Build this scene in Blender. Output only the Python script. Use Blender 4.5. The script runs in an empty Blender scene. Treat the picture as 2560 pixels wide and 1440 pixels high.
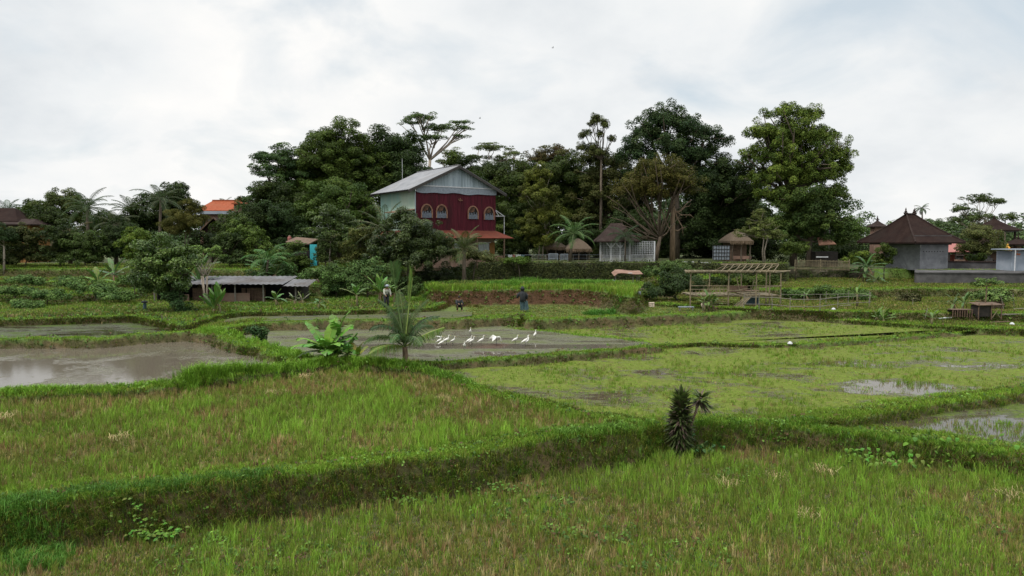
import bpy, math, random
import numpy as np
from mathutils import Vector, Matrix

R = random.Random(7)
NR = np.random.default_rng(11)
sc = bpy.context.scene
COL = sc.collection

# ------------------------------------------------------------------ camera
F, CX, CY, HC = 1730.0, 1280.0, 720.0, 6.5
PIT = math.atan(120.0 / F)
cam_d = bpy.data.cameras.new("camera")
cam_d.sensor_width = 36.0
cam_d.lens = F / 2560.0 * 36.0
cam_d.clip_start = 0.1
cam_d.clip_end = 3000.0
cam = bpy.data.objects.new("camera", cam_d)
COL.objects.link(cam)
cam.location = (0, 0, HC)
cam.rotation_euler = (math.pi / 2 - PIT, 0, 0)
sc.camera = cam

# ------------------------------------------------------------------ sky
SUN_EL, SUN_AZ = math.radians(58), math.radians(-125)      # azimuth from +Y, clockwise
world = bpy.data.worlds.new("World")
sc.world = world
world.use_nodes = True
nt = world.node_tree
nt.nodes.clear()
def N(t, **kw):
    n = nt.nodes.new(t)
    for k, v in kw.items():
        setattr(n, k, v)
    return n
L = lambda a, b: nt.links.new(a, b)
out = N('ShaderNodeOutputWorld'); bg = N('ShaderNodeBackground')
bg.inputs['Strength'].default_value = 0.1
L(bg.outputs[0], out.inputs[0])
sky = N('ShaderNodeTexSky', sky_type='NISHITA', sun_disc=False)
sky.sun_elevation = SUN_EL; sky.sun_rotation = SUN_AZ
sky.air_density = 1.0; sky.dust_density = 1.5
tc = N('ShaderNodeTexCoord')
sep = N('ShaderNodeSeparateXYZ'); L(tc.outputs['Generated'], sep.inputs[0])
def math_(op, a, b=None, clamp=False):
    m = N('ShaderNodeMath', operation=op, use_clamp=clamp)
    for i, v in enumerate((a, b)):
        if v is None: continue
        if isinstance(v, (int, float)): m.inputs[i].default_value = v
        else: L(v, m.inputs[i])
    return m.outputs[0]
zz = math_('ADD', math_('MAXIMUM', sep.outputs[2], 0.0), 0.42)
cx_ = math_('DIVIDE', sep.outputs[0], zz); cy_ = math_('DIVIDE', sep.outputs[1], zz)
comb = N('ShaderNodeCombineXYZ'); L(cx_, comb.inputs[0]); L(cy_, comb.inputs[1])
mp = N('ShaderNodeMapping'); L(comb.outputs[0], mp.inputs[0])
mp.inputs['Location'].default_value = (3.1, 1.7, 0.0)
n1 = N('ShaderNodeTexNoise'); L(mp.outputs[0], n1.inputs['Vector'])
n1.inputs['Scale'].default_value = 2.3; n1.inputs['Detail'].default_value = 7; n1.inputs['Roughness'].default_value = 0.52
n1.inputs['Distortion'].default_value = 0.5
n2 = N('ShaderNodeTexNoise'); L(mp.outputs[0], n2.inputs['Vector'])
n2.inputs['Scale'].default_value = 1.3; n2.inputs['Detail'].default_value = 8; n2.inputs['Roughness'].default_value = 0.55
rc = N('ShaderNodeValToRGB'); L(n1.outputs[0], rc.inputs[0])     # cloud cover
rc.color_ramp.elements[0].position = 0.30; rc.color_ramp.elements[0].color = (0, 0, 0, 1)
rc.color_ramp.elements[1].position = 0.50; rc.color_ramp.elements[1].color = (1, 1, 1, 1)
cc = N('ShaderNodeValToRGB'); L(n2.outputs[0], cc.inputs[0])     # cloud brightness
e = cc.color_ramp.elements
e[0].position = 0.36; e[0].color = (0.67, 0.71, 0.745, 1)
e[1].position = 0.66; e[1].color = (0.97, 0.955, 0.93, 1)
m_ = e.new(0.50); m_.color = (0.83, 0.85, 0.86, 1)
cs = N('ShaderNodeVectorMath', operation='SCALE'); L(cc.outputs[0], cs.inputs[0]); cs.inputs['Scale'].default_value = 10.6
veil = N('ShaderNodeMixRGB'); veil.inputs[0].default_value = 0.72
L(sky.outputs[0], veil.inputs[1]); veil.inputs[2].default_value = (7.9, 8.7, 9.1, 1)
mx = N('ShaderNodeMixRGB'); L(rc.outputs[0], mx.inputs[0]); L(veil.outputs[0], mx.inputs[1]); L(cs.outputs[0], mx.inputs[2])
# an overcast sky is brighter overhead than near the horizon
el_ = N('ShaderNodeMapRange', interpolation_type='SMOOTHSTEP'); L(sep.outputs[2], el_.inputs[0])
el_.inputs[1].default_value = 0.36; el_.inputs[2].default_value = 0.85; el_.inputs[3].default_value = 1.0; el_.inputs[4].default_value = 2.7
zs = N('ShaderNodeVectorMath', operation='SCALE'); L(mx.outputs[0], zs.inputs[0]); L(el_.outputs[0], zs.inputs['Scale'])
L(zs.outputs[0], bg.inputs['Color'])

# ------------------------------------------------------------------ sun
sd = bpy.data.lights.new("sun", 'SUN'); sd.energy = 2.6; sd.angle = math.radians(12); sd.color = (1.0, 0.95, 0.86)
so = bpy.data.objects.new("sun", sd); COL.objects.link(so)
sv = Vector((math.sin(SUN_AZ) * math.cos(SUN_EL), math.cos(SUN_AZ) * math.cos(SUN_EL), math.sin(SUN_EL)))
so.rotation_euler = sv.to_track_quat('Z', 'Y').to_euler(); so.location = (0, -10, 40)

sc.view_settings.view_transform = 'Standard'; sc.view_settings.look = 'None'
sc.view_settings.exposure = 0.0; sc.view_settings.gamma = 1.0
sc.cycles.max_bounces = 5; sc.cycles.diffuse_bounces = 3; sc.cycles.glossy_bounces = 2
sc.cycles.transparent_max_bounces = 4; sc.cycles.caustics_reflective = False
sc.cycles.use_denoising = True

# ------------------------------------------------------------------ photo geometry
CP, SP = math.cos(PIT), math.sin(PIT)
def ray(px, py):
    u, v = px - CX, CY - py
    return (u, F * CP + v * SP, -F * SP + v * CP)
def G(px, py, z):                       # where a line of sight meets height z
    d = ray(px, py); t = (z - HC) / d[2]
    return (d[0] * t, d[1] * t, z)
def D(px, py, y):                       # where it meets distance y
    d = ray(px, py); t = y / d[1]
    return (d[0] * t, y, HC + d[2] * t)
def ppm(y): return F / y

# ------------------------------------------------------------------ noise
def vnoise(x, y, seed=0):
    xi, yi = np.floor(x).astype(np.int64), np.floor(y).astype(np.int64)
    fx, fy = x - xi, y - yi
    fx = fx * fx * (3 - 2 * fx); fy = fy * fy * (3 - 2 * fy)
    def h(a, b):
        n = (a * 374761393 + b * 668265263 + seed * 982451653) & 0xffffffff
        n = ((n ^ (n >> 13)) * 1274126177) & 0xffffffff
        return ((n ^ (n >> 16)) & 0xffff) / 65535.0
    return (h(xi, yi) * (1 - fx) + h(xi + 1, yi) * fx) * (1 - fy) + (h(xi, yi + 1) * (1 - fx) + h(xi + 1, yi + 1) * fx) * fy
def fbm(x, y, seed=0, o=3):
    s = 0; a = 0.5; t = 0
    for i in range(o):
        s = s + a * vnoise(x * 2 ** i, y * 2 ** i, seed + i); t += a; a *= 0.5
    return s / t

# ------------------------------------------------------------------ terraces: (name, level, outline at that level, bank width)
W_ = lambda x, y: ('w', x, y)
REG = [
 ('low_marsh', .50, [(1930,1066),(2100,1075),(2300,1100),(2560,1130),(2900,1172),W_(90,40),W_(90,60),W_(10,60)], .35),
 ('big_marsh', .65, [(1540,1082),(1620,1066),(1700,1062),(1800,1057),(1930,1058),(2010,1056),(2120,1040),(2230,1024),(2400,998),(2560,975),(2900,932),W_(120,50),W_(120,90),W_(-10,90),(1030,960),(1100,1010),(1300,1050)], .30),
 ('left_stubble', .85, [(-700,1360),(-300,1300),(0,1252),(200,1236),(400,1214),(550,1201),(700,1184),(950,1151),(1100,1136),(1300,1097),(1450,1082),(1550,1078),(1640,1060),(1600,1050),(1480,1036),(1370,1010),(1260,990),(1180,965),(1120,940),(1060,905),W_(-5,80),W_(-90,80)], .35),
 ('far_marsh', .84, [(1560,868),(1650,864),(1760,858),(1900,862),(2000,860),(2150,849),(2300,837),(2470,823),(2800,800),W_(120,60),W_(120,90),W_(-8,90),(1230,830)], .22),
 ('egret_pond', .88, [(640,930),(760,905),(900,905),(1040,906),(1180,898),(1300,890),(1500,873),(1640,862),(1610,853),(1440,835),(1260,817),W_(0,80),W_(-30,80),(560,830)], .20),
 ('left_pond', .92, [(-800,990),(-300,985),(0,980),(200,972),(300,966),(450,955),(600,930),(705,912),(600,880),(520,851),(480,845),W_(-20,80),W_(-90,80)], .15),
 ('path_bank', 1.50, [(490,828),(530,822),(600,815),(640,808),(700,800),W_(-10,80),W_(-30,80),(440,800)], .4),
 ('upper_pond', 1.36, [(-900,858),(-300,850),(0,846),(150,845),(250,844),(340,840),(440,829),(500,824),(490,812),(420,803),W_(-20,80),W_(-90,80)], .22),
 ('pen_meadow', 1.10, [(1760,796),(1830,790),(1900,789),(2050,796),(2200,807),(2400,818),(2600,824),(2900,830),W_(120,60),W_(120,90),W_(10,90)], .25),
 ('mud_pond', 1.46, [(560,812),(620,802),(760,799),(900,797),(1140,797),(1150,791),(1270,788),(1292,796),(1300,783),(1318,783),(1322,797),(1420,794),(1550,790),(1700,785),(1810,782),(1890,776),W_(20,80),W_(-30,80)], .2),
 ('left_slope', 1.80, [(-900,812),(-300,803),(0,798),(150,795),(330,789),(400,800),(455,812),(500,802),(540,790),(600,780),(760,778),(900,776),(1080,769),(1110,758),W_(-8,90),W_(-110,90)], .3),
 ('garden', 1.60, [(1600,757),(1800,768),(2000,775),(2300,782),(2560,784),(2900,786),W_(130,60),W_(130,95),W_(10,95)], 1.0),
 ('left_slope', 2.45, [(-900,748),(-300,742),(0,736),(200,734),(330,728),(380,716),(470,700),W_(-20,90),W_(-110,90)], 1.5),
 ('grass_shelf', 2.70, [(1010,690),(1060,712),(1085,724),(1270,722),(1460,722),(1530,730),(1570,740),(1590,715),(1640,700),(1900,690),W_(25,95),W_(-14,95)], 1.2),
 ('shelf_back', 2.25, [W_(-13,58.5),W_(13,59),W_(13,78),W_(-13,78)], 1.5),
 ('left_slope', 3.0, [(-900,706),(-300,702),(0,702),(300,705),(600,706),(800,708),W_(-15,95),W_(-110,95)], .5),
 ('upper_meadow', 2.35, [(1900,722),(1960,722),(2200,723),(2300,720),(2560,721),(2900,722),W_(140,60),W_(140,100),W_(25,100)], .5),
 ('left_slope', 3.9, [(-900,673),(-300,671),(0,670),(340,672),(760,673),(1000,674),W_(-12,110),W_(-130,110)], .6),
 ('yard', 4.1, [(1000,657),(1260,657),(1600,657),(1960,660),(1975,650),W_(60,400),W_(60,2600),W_(-40,2600),W_(-40,70)], .12),
 ('yard', 3.4, [(1955,672),(2100,672),(2290,672),(2300,676),(2560,676),(2900,676),W_(160,400),W_(1500,2600),W_(30,2600)], .12),
 ('yard', 4.0, [(-2600,668),W_(-70,68),W_(-30,68),W_(-12,100),W_(-12,2600),W_(-1500,2600),W_(-1500,140)], .8),
]
REGN = [r[0] for r in REG]
def _poly(r):
    P = []
    for p in r[2]:
        P.append((p[1], p[2]) if p[0] == 'w' else G(p[0], p[1], r[1])[:2])
    return np.array(P)
POLY = [_poly(r) for r in REG]

# bunds: polylines (px, py, top height), half width
BUND = [
 ([(-800,1000,1.12),(-300,996,1.12),(0,987,1.12),(200,977,1.14),(300,970,1.15),(400,960,1.18),(500,942,1.28),(600,935,1.26),(700,922,1.2),(800,908,1.22),(880,902,1.22),(960,908,1.2),(1050,922,1.15),(1110,938,1.05),(1180,965,.98),(1260,992,.95),(1370,1014,.95),(1480,1040,.95),(1560,1056,.95)], .30),
 ([(1040,908,1.02),(1180,900,1.02),(1300,892,1.03),(1500,875,1.04),(1640,864,1.02)], .25),
 ([(500,824,1.52),(560,838,1.5),(640,862,1.38),(700,882,1.28),(760,900,1.22)], .55),
 ([(-800,852,1.47),(0,846,1.47),(250,844,1.48),(440,829,1.5),(500,824,1.52)], .22),
 ([(1980,1056,.74),(2120,1038,.8),(2230,1020,.85),(2400,994,.85),(2560,970,.85),(2900,926,.85)], .30),
 ([(1640,1060,.80),(1800,1055,.76),(1930,1060,.70),(2100,1075,.64),(2300,1100,.62),(2560,1130,.62),(2900,1172,.62)], .30),
 ([(1260,817,1.0),(1440,835,1.0),(1610,853,1.0)], .15),
 ([(2000,860,.92),(2150,849,.92),(2300,837,.92),(2470,823,.92),(2800,800,.92)], .12),
 ([(-700,1360,.95),(0,1252,.95),(400,1214,.95),(700,1184,.93),(950,1151,.93),(1100,1136,.93),(1300,1097,.95),(1450,1082,.95),(1560,1074,.95)], .28),
 ([(620,803,1.55),(900,798,1.55),(1140,798,1.55),(1270,789,1.55)], .2),
 ([(1322,797,1.56),(1550,790,1.58),(1700,785,1.56),(1810,782,1.52)], .2),
]
BW = [np.array([G(*p) for p in b[0]]) for b in BUND]

def seg_dist(x, y, P, closed=True):
    n = len(P); best = np.full(x.shape, 1e9); bz = np.zeros(x.shape)
    rng = range(n if closed else n - 1)
    for i in rng:
        a, b = P[i], P[(i + 1) % n]
        dx, dy = b[0] - a[0], b[1] - a[1]
        l2 = dx * dx + dy * dy + 1e-9
        t = np.clip(((x - a[0]) * dx + (y - a[1]) * dy) / l2, 0, 1)
        d = (x - a[0] - t * dx) ** 2 + (y - a[1] - t * dy) ** 2
        m = d < best
        best = np.where(m, d, best)
        if len(a) > 2: bz = np.where(m, a[2] + t * (b[2] - a[2]), bz)
    return np.sqrt(best), bz
def inside(x, y, P):
    c = np.zeros(x.shape, bool); n = len(P)
    for i in range(n):
        x1, y1 = P[i][:2]; x2, y2 = P[(i + 1) % n][:2]
        if y1 == y2: continue
        m = ((y1 > y) != (y2 > y)) & (x < (x2 - x1) * (y - y1) / (y2 - y1) + x1)
        c ^= m
    return c

def terrain(x, y):
    x = np.asarray(x, float); y = np.asarray(y, float)
    amp = np.clip((y - 2) / 30, .5, 1) * .62
    wx = x + (fbm(x * .8, y * .8, 5) - .5) * amp; wy = y + (fbm(x * .8, y * .8, 9) - .5) * amp
    z = np.zeros(x.shape); reg = np.full(x.shape, -1); bank = np.zeros(x.shape); rim = np.full(x.shape, 9.0)
    for i, r in enumerate(REG):
        P = POLY[i]
        lo, hi = P.min(0) - 3, P.max(0) + 3
        m = (wx > lo[0]) & (wx < hi[0]) & (wy > lo[1]) & (wy < hi[1])
        if not m.any(): continue
        xs, ys = wx[m], wy[m]
        d, _ = seg_dist(xs, ys, P)
        ins = inside(xs, ys, P)
        s = np.where(ins, d, -d)
        w = r[3]
        t = np.clip(s / w + 1.0, 0, 1)      # the bank lies just outside the edge
        t = t * t * (3 - 2 * t)
        zo = z[m]
        z[m] = zo + (r[1] - zo) * t
        b = 4 * t * (1 - t) * np.clip(np.abs(r[1] - zo) * 4, 0, 1)
        bank[m] = np.maximum(bank[m] * (1 - t), b)
        rg = reg[m]; rg[t > .5] = i; reg[m] = rg
        rm = rim[m]; up = (r[1] - zo > -.02) | (t > .5)
        rim[m] = np.where(t > .5, np.where(ins, d, 0), rm)
    for P, b in zip(BW, BUND):
        lo, hi = P.min(0) - 2, P.max(0) + 2
        m = (wx > lo[0]) & (wx < hi[0]) & (wy > lo[1]) & (wy < hi[1])
        if not m.any(): continue
        d, tz = seg_dist(wx[m], wy[m], P, False)
        w = b[1]
        top = tz + (fbm(wx[m] * .9, wy[m] * .9, 13, 2) - .55) * .16 - np.maximum(0, d - w) * 2.0 - (d / w) ** 2 * .03
        f = top > z[m]
        bk = bank[m]; bk = np.where(f & (d > w), np.maximum(bk, .8), np.where(f, 0, bk)); bank[m] = bk
        z[m] = np.maximum(z[m], top)
        rm = rim[m]; rim[m] = np.where(f, np.minimum(rm, d * .5), rm)
    z = z + (fbm(x * 1.3, y * 1.3, 21) - .5) * .07 + (fbm(x * .15, y * .15, 31) - .5) * np.clip((y - 38) / 40, 0, 1) * .25
    return z, reg, bank, rim
def ground(x, y):
    return float(terrain(np.array([x]), np.array([y]))[0][0])

# ------------------------------------------------------------------ materials
def mat(name, build):
    m = bpy.data.materials.new(name); m.use_nodes = True
    m.node_tree.nodes.clear(); build(m.node_tree); return m
def nd(t, ty, **kw):
    n = t.nodes.new(ty)
    for k, v in kw.items():
        if k in n.inputs: n.inputs[k].default_value = v
        else: setattr(n, k, v)
    return n
def obj_noise(t, scale, detail=4, rough=.6, coord='Object', stretch=None, dist=0.0):
    c = nd(t, 'ShaderNodeTexCoord'); src = c.outputs[coord]
    if stretch:
        mpn = nd(t, 'ShaderNodeMapping'); mpn.inputs['Scale'].default_value = stretch
        t.links.new(src, mpn.inputs[0]); src = mpn.outputs[0]
    n = nd(t, 'ShaderNodeTexNoise'); t.links.new(src, n.inputs['Vector'])
    n.inputs['Scale'].default_value = scale; n.inputs['Detail'].default_value = detail; n.inputs['Roughness'].default_value = rough
    n.inputs['Distortion'].default_value = dist
    return n.outputs[0]
def ramp(t, src, stops):
    r = nd(t, 'ShaderNodeValToRGB'); t.links.new(src, r.inputs[0])
    e = r.color_ramp.elements
    while len(e) < len(stops): e.new(.5)
    for el, (p, c) in zip(e, stops):
        el.position = p; el.color = (*c, 1) if len(c) == 3 else c
    return r.outputs[0]
def mixc(t, f, a, b, mode='MIX'):
    m = nd(t, 'ShaderNodeMixRGB'); m.blend_type = mode
    for i, v in enumerate((f, a, b)):
        if isinstance(v, (int, float)): m.inputs[i].default_value = v
        elif isinstance(v, tuple): m.inputs[i].default_value = (*v, 1)
        else: t.links.new(v, m.inputs[i])
    return m.outputs[0]
def surf(name, c1, c2, scale=3.0, rough=.8, bump=0.0, bscale=None, stretch=None, metal=0.0, spec=.3, stain=None):
    def b(t):
        o = nd(t, 'ShaderNodeOutputMaterial'); p = nd(t, 'ShaderNodeBsdfPrincipled')
        n = obj_noise(t, scale, 5, .65, stretch=stretch)
        c = ramp(t, n, [(.35, c1), (.65, c2)])
        if stain:
            n3 = obj_noise(t, scale * .35, 6, .7, stretch=stretch, dist=.6)
            f = ramp(t, n3, [(.48, (0, 0, 0)), (.68, (1, 1, 1))])
            c = mixc(t, f, c, stain)
        t.links.new(c, p.inputs['Base Color'])
        p.inputs['Roughness'].default_value = rough; p.inputs['Metallic'].default_value = metal
        p.inputs['Specular IOR Level'].default_value = spec
        if bump:
            bn = nd(t, 'ShaderNodeBump'); bn.inputs['Strength'].default_value = bump; bn.inputs['Distance'].default_value = .05
            t.links.new(obj_noise(t, bscale or scale * 4, 4, .7), bn.inputs['Height']); t.links.new(bn.outputs[0], p.inputs['Normal'])
        t.links.new(p.outputs[0], o.inputs[0])
    return mat(name, b)
def leafmat(name, trans=.22, rough=.5, spec=.3):
    def b(t):
        o = nd(t, 'ShaderNodeOutputMaterial'); p = nd(t, 'ShaderNodeBsdfPrincipled')
        a = nd(t, 'ShaderNodeAttribute', attribute_name='Col')
        t.links.new(a.outputs['Color'], p.inputs['Base Color'])
        p.inputs['Roughness'].default_value = rough; p.inputs['Specular IOR Level'].default_value = spec
        tr = nd(t, 'ShaderNodeBsdfTranslucent'); t.links.new(mixc(t, .5, a.outputs['Color'], (.1, .2, .01), 'MIX'), tr.inputs['Color'])
        m = nd(t, 'ShaderNodeMixShader'); m.inputs[0].default_value = trans
        t.links.new(p.outputs[0], m.inputs[1]); t.links.new(tr.outputs[0], m.inputs[2]); t.links.new(m.outputs[0], o.inputs[0])
    return mat(name, b)
M = {}
M['leaf'] = leafmat('leaf', .12, .6, .10)
M['glossleaf'] = leafmat('gloss_leaf', .14, .45, .22)
M['grass'] = leafmat('grass_blade', .25, .6, .15)
M['bark'] = surf('bark', (.05, .038, .026), (.12, .095, .07), 2.5, .9, .5, stretch=(4, 4, .7))
M['palebark'] = surf('pale_bark', (.16, .13, .10), (.34, .29, .23), 1.5, .9, .4, stretch=(4, 4, .7))
M['twigbark'] = surf('twig_bark', (.055, .04, .028), (.12, .09, .06), 1.5, .9, .4, stretch=(4, 4, .7))
M['brownbark'] = surf('brown_bark', (.11, .075, .045), (.24, .17, .11), 1.5, .9, .4, stretch=(4, 4, .7))

def ground_mat(t):
    o = nd(t, 'ShaderNodeOutputMaterial'); p = nd(t, 'ShaderNodeBsdfPrincipled')
    a = nd(t, 'ShaderNodeAttribute', attribute_name='Col')
    n = obj_noise(t, 5.0, 6, .7); n2 = obj_noise(t, .9, 4, .6)
    c = mixc(t, 1.0, a.outputs['Color'], ramp(t, n, [(.25, (.45, .45, .42)), (.75, (1.45, 1.4, 1.3))]), 'MULTIPLY')
    c = mixc(t, 1.0, c, ramp(t, n2, [(.3, (.75, .8, .75)), (.7, (1.2, 1.15, 1.1))]), 'MULTIPLY')
    t.links.new(c, p.inputs['Base Color']); p.inputs['Roughness'].default_value = .9; p.inputs['Specular IOR Level'].default_value = .2
    bn = nd(t, 'ShaderNodeBump'); bn.inputs['Strength'].default_value = .8; bn.inputs['Distance'].default_value = .08
    t.links.new(obj_noise(t, 9.0, 5, .75), bn.inputs['Height']); t.links.new(bn.outputs[0], p.inputs['Normal'])
    t.links.new(p.outputs[0], o.inputs[0])
M['ground'] = mat('ground', ground_mat)

def water_mat(mud, scum, lo, hi, scale, stretch=(1, 1, 1), rough=.06, rip=.05, speck=None, opens=()):
    def b(t):
        o = nd(t, 'ShaderNodeOutputMaterial'); p = nd(t, 'ShaderNodeBsdfPrincipled')
        n = obj_noise(t, scale, 8, .68, stretch=stretch, dist=.4)
        n_f = obj_noise(t, scale * 9, 4, .7, stretch=stretch)
        nn = nd(t, 'ShaderNodeMath', operation='ADD'); t.links.new(n, nn.inputs[0])
        ms = nd(t, 'ShaderNodeMath', operation='MULTIPLY'); t.links.new(n_f, ms.inputs[0]); ms.inputs[1].default_value = .25
        t.links.new(ms.outputs[0], nn.inputs[1])
        src = nn.outputs[0]
        for (ox, oy, rx, ry, amt) in opens:      # stretches of the field where the weed has not closed over the water
            cdn = nd(t, 'ShaderNodeTexCoord'); mpp = nd(t, 'ShaderNodeMapping', vector_type='POINT')
            mpp.inputs['Location'].default_value = (-ox / rx, -oy / ry, 0); mpp.inputs['Scale'].default_value = (1 / rx, 1 / ry, 0)
            t.links.new(cdn.outputs['Object'], mpp.inputs[0])
            ln = nd(t, 'ShaderNodeVectorMath', operation='LENGTH'); t.links.new(mpp.outputs[0], ln.inputs[0])
            mr = nd(t, 'ShaderNodeMapRange', interpolation_type='SMOOTHSTEP'); t.links.new(ln.outputs['Value'], mr.inputs[0])
            mr.inputs[1].default_value = .3; mr.inputs[2].default_value = 1.3; mr.inputs[3].default_value = amt; mr.inputs[4].default_value = 0
            sb = nd(t, 'ShaderNodeMath', operation='SUBTRACT'); t.links.new(src, sb.inputs[0]); t.links.new(mr.outputs[0], sb.inputs[1]); src = sb.outputs[0]
        f = ramp(t, src, [(lo, (0, 0, 0)), (hi, (1, 1, 1))])
        sc_c = ramp(t, obj_noise(t, 6.0, 5, .7), [(.3, tuple(v * .55 for v in scum)), (.7, tuple(v * 1.35 for v in scum))])
        if speck:
            sp = ramp(t, obj_noise(t, 2.2, 6, .75, stretch=(1, .6, 1)), [(.56, (0, 0, 0)), (.62, (1, 1, 1))])
            sc_c = mixc(t, sp, sc_c, speck)
        c = mixc(t, f, mud, sc_c)
        t.links.new(c, p.inputs['Base Color'])
        rr = nd(t, 'ShaderNodeMapRange'); t.links.new(f, rr.inputs[0]); rr.inputs[3].default_value = rough; rr.inputs[4].default_value = .75
        t.links.new(rr.outputs[0], p.inputs['Roughness'])
        sp_ = nd(t, 'ShaderNodeMapRange'); t.links.new(f, sp_.inputs[0]); sp_.inputs[3].default_value = .5; sp_.inputs[4].default_value = .08
        t.links.new(sp_.outputs[0], p.inputs['Specular IOR Level'])
        p.inputs['IOR'].default_value = 1.33
        bn = nd(t, 'ShaderNodeBump'); bn.inputs['Strength'].default_value = rip; bn.inputs['Distance'].default_value = .02
        t.links.new(obj_noise(t, 5.0, 4, .6), bn.inputs['Height'])
        bn2 = nd(t, 'ShaderNodeBump'); bn2.inputs['Strength'].default_value = .7; bn2.inputs['Distance'].default_value = .05
        t.links.new(f, bn2.inputs['Height']); t.links.new(bn.outputs[0], bn2.inputs['Normal'])
        t.links.new(bn2.outputs[0], p.inputs['Normal'])
        t.links.new(p.outputs[0], o.inputs[0])
    return b
OPEN = []
for px_, py_, rx, ry, am in ((2270, 972, 3.0, 1.9, .20), (1300, 985, 2.2, 1.3, .13), (1690, 930, 2.5, .9, .10), (2480, 1070, 2.6, 1.6, .16), (2240, 1075, 2.0, .9, .12), (1190, 866, 6.5, 1.1, .22), (1500, 866, 3.0, .8, .2), (900, 850, 3.0, 1.2, .15)):
    g0_ = G(px_, py_, (.955 if py_ < 900 else .672) if py_ < 1000 else .515); OPEN.append((g0_[0], g0_[1], rx, ry, am))
M['pond'] = mat('muddy_water', water_mat((.104, .088, .067), (.085, .092, .05), .66, .95, .35, (1, .8, 1), .07, .04))
M['egretwater'] = mat('weedy_water', water_mat((.090, .078, .062), (.092, .104, .046), .56, .70, .33, (.7, 2.0, 1), .05, .02, opens=OPEN[5:8]))
M['upperwater'] = mat('dark_water', water_mat((.035, .028, .018), (.055, .08, .02), .60, .74, .5, (.6, 1.6, 1), .06, .05))
M['mudwater'] = mat('grey_mud', water_mat((.060, .056, .052), (.075, .085, .034), .50, .64, .55, (.45, 2.2, 1), .20, .25))
M['marsh'] = mat('marsh_scum', water_mat((.06, .048, .03), (.098, .125, .022), .52, .60, .28, (.8, 1.3, 1), .06, .05, speck=(.105, .092, .035), opens=[OPEN[0], OPEN[1], OPEN[2]]))
M['marshlow'] = mat('marsh_scum_low', water_mat((.055, .045, .03), (.07, .095, .022), .60, .69, .45, (.8, 1.2, 1), .05, .05, speck=(.095, .085, .035), opens=[OPEN[3], OPEN[4]]))

# ------------------------------------------------------------------ mesh helpers
def link(name, me, parent=None, loc=None):
    o = bpy.data.objects.new(name, me); COL.objects.link(o)
    if parent is not None: o.parent = parent
    if loc is not None: o.location = loc
    return o
def np_mesh(name, V, faces, m, col=None, smooth=False):
    me = bpy.data.meshes.new(name)
    V = np.ascontiguousarray(V, dtype=np.float32)
    me.vertices.add(len(V)); me.vertices.foreach_set('co', V.ravel())
    loops = np.concatenate([f.ravel() for f in faces]).astype(np.int32)
    tot = np.concatenate([np.full(len(f), f.shape[1]) for f in faces]).astype(np.int32)
    st = np.concatenate([[0], np.cumsum(tot)[:-1]]).astype(np.int32)
    me.loops.add(len(loops)); me.loops.foreach_set('vertex_index', loops)
    me.polygons.add(len(tot)); me.polygons.foreach_set('loop_start', st); me.polygons.foreach_set('loop_total', tot)
    if smooth: me.polygons.foreach_set('use_smooth', np.ones(len(tot), bool))
    if col is not None:
        a = me.color_attributes.new('Col', 'FLOAT_COLOR', 'POINT')
        c = np.ones((len(V), 4), np.float32); c[:, :3] = col
        a.data.foreach_set('color', c.ravel())
    me.materials.append(m); me.update(calc_edges=True)
    return me
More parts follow.
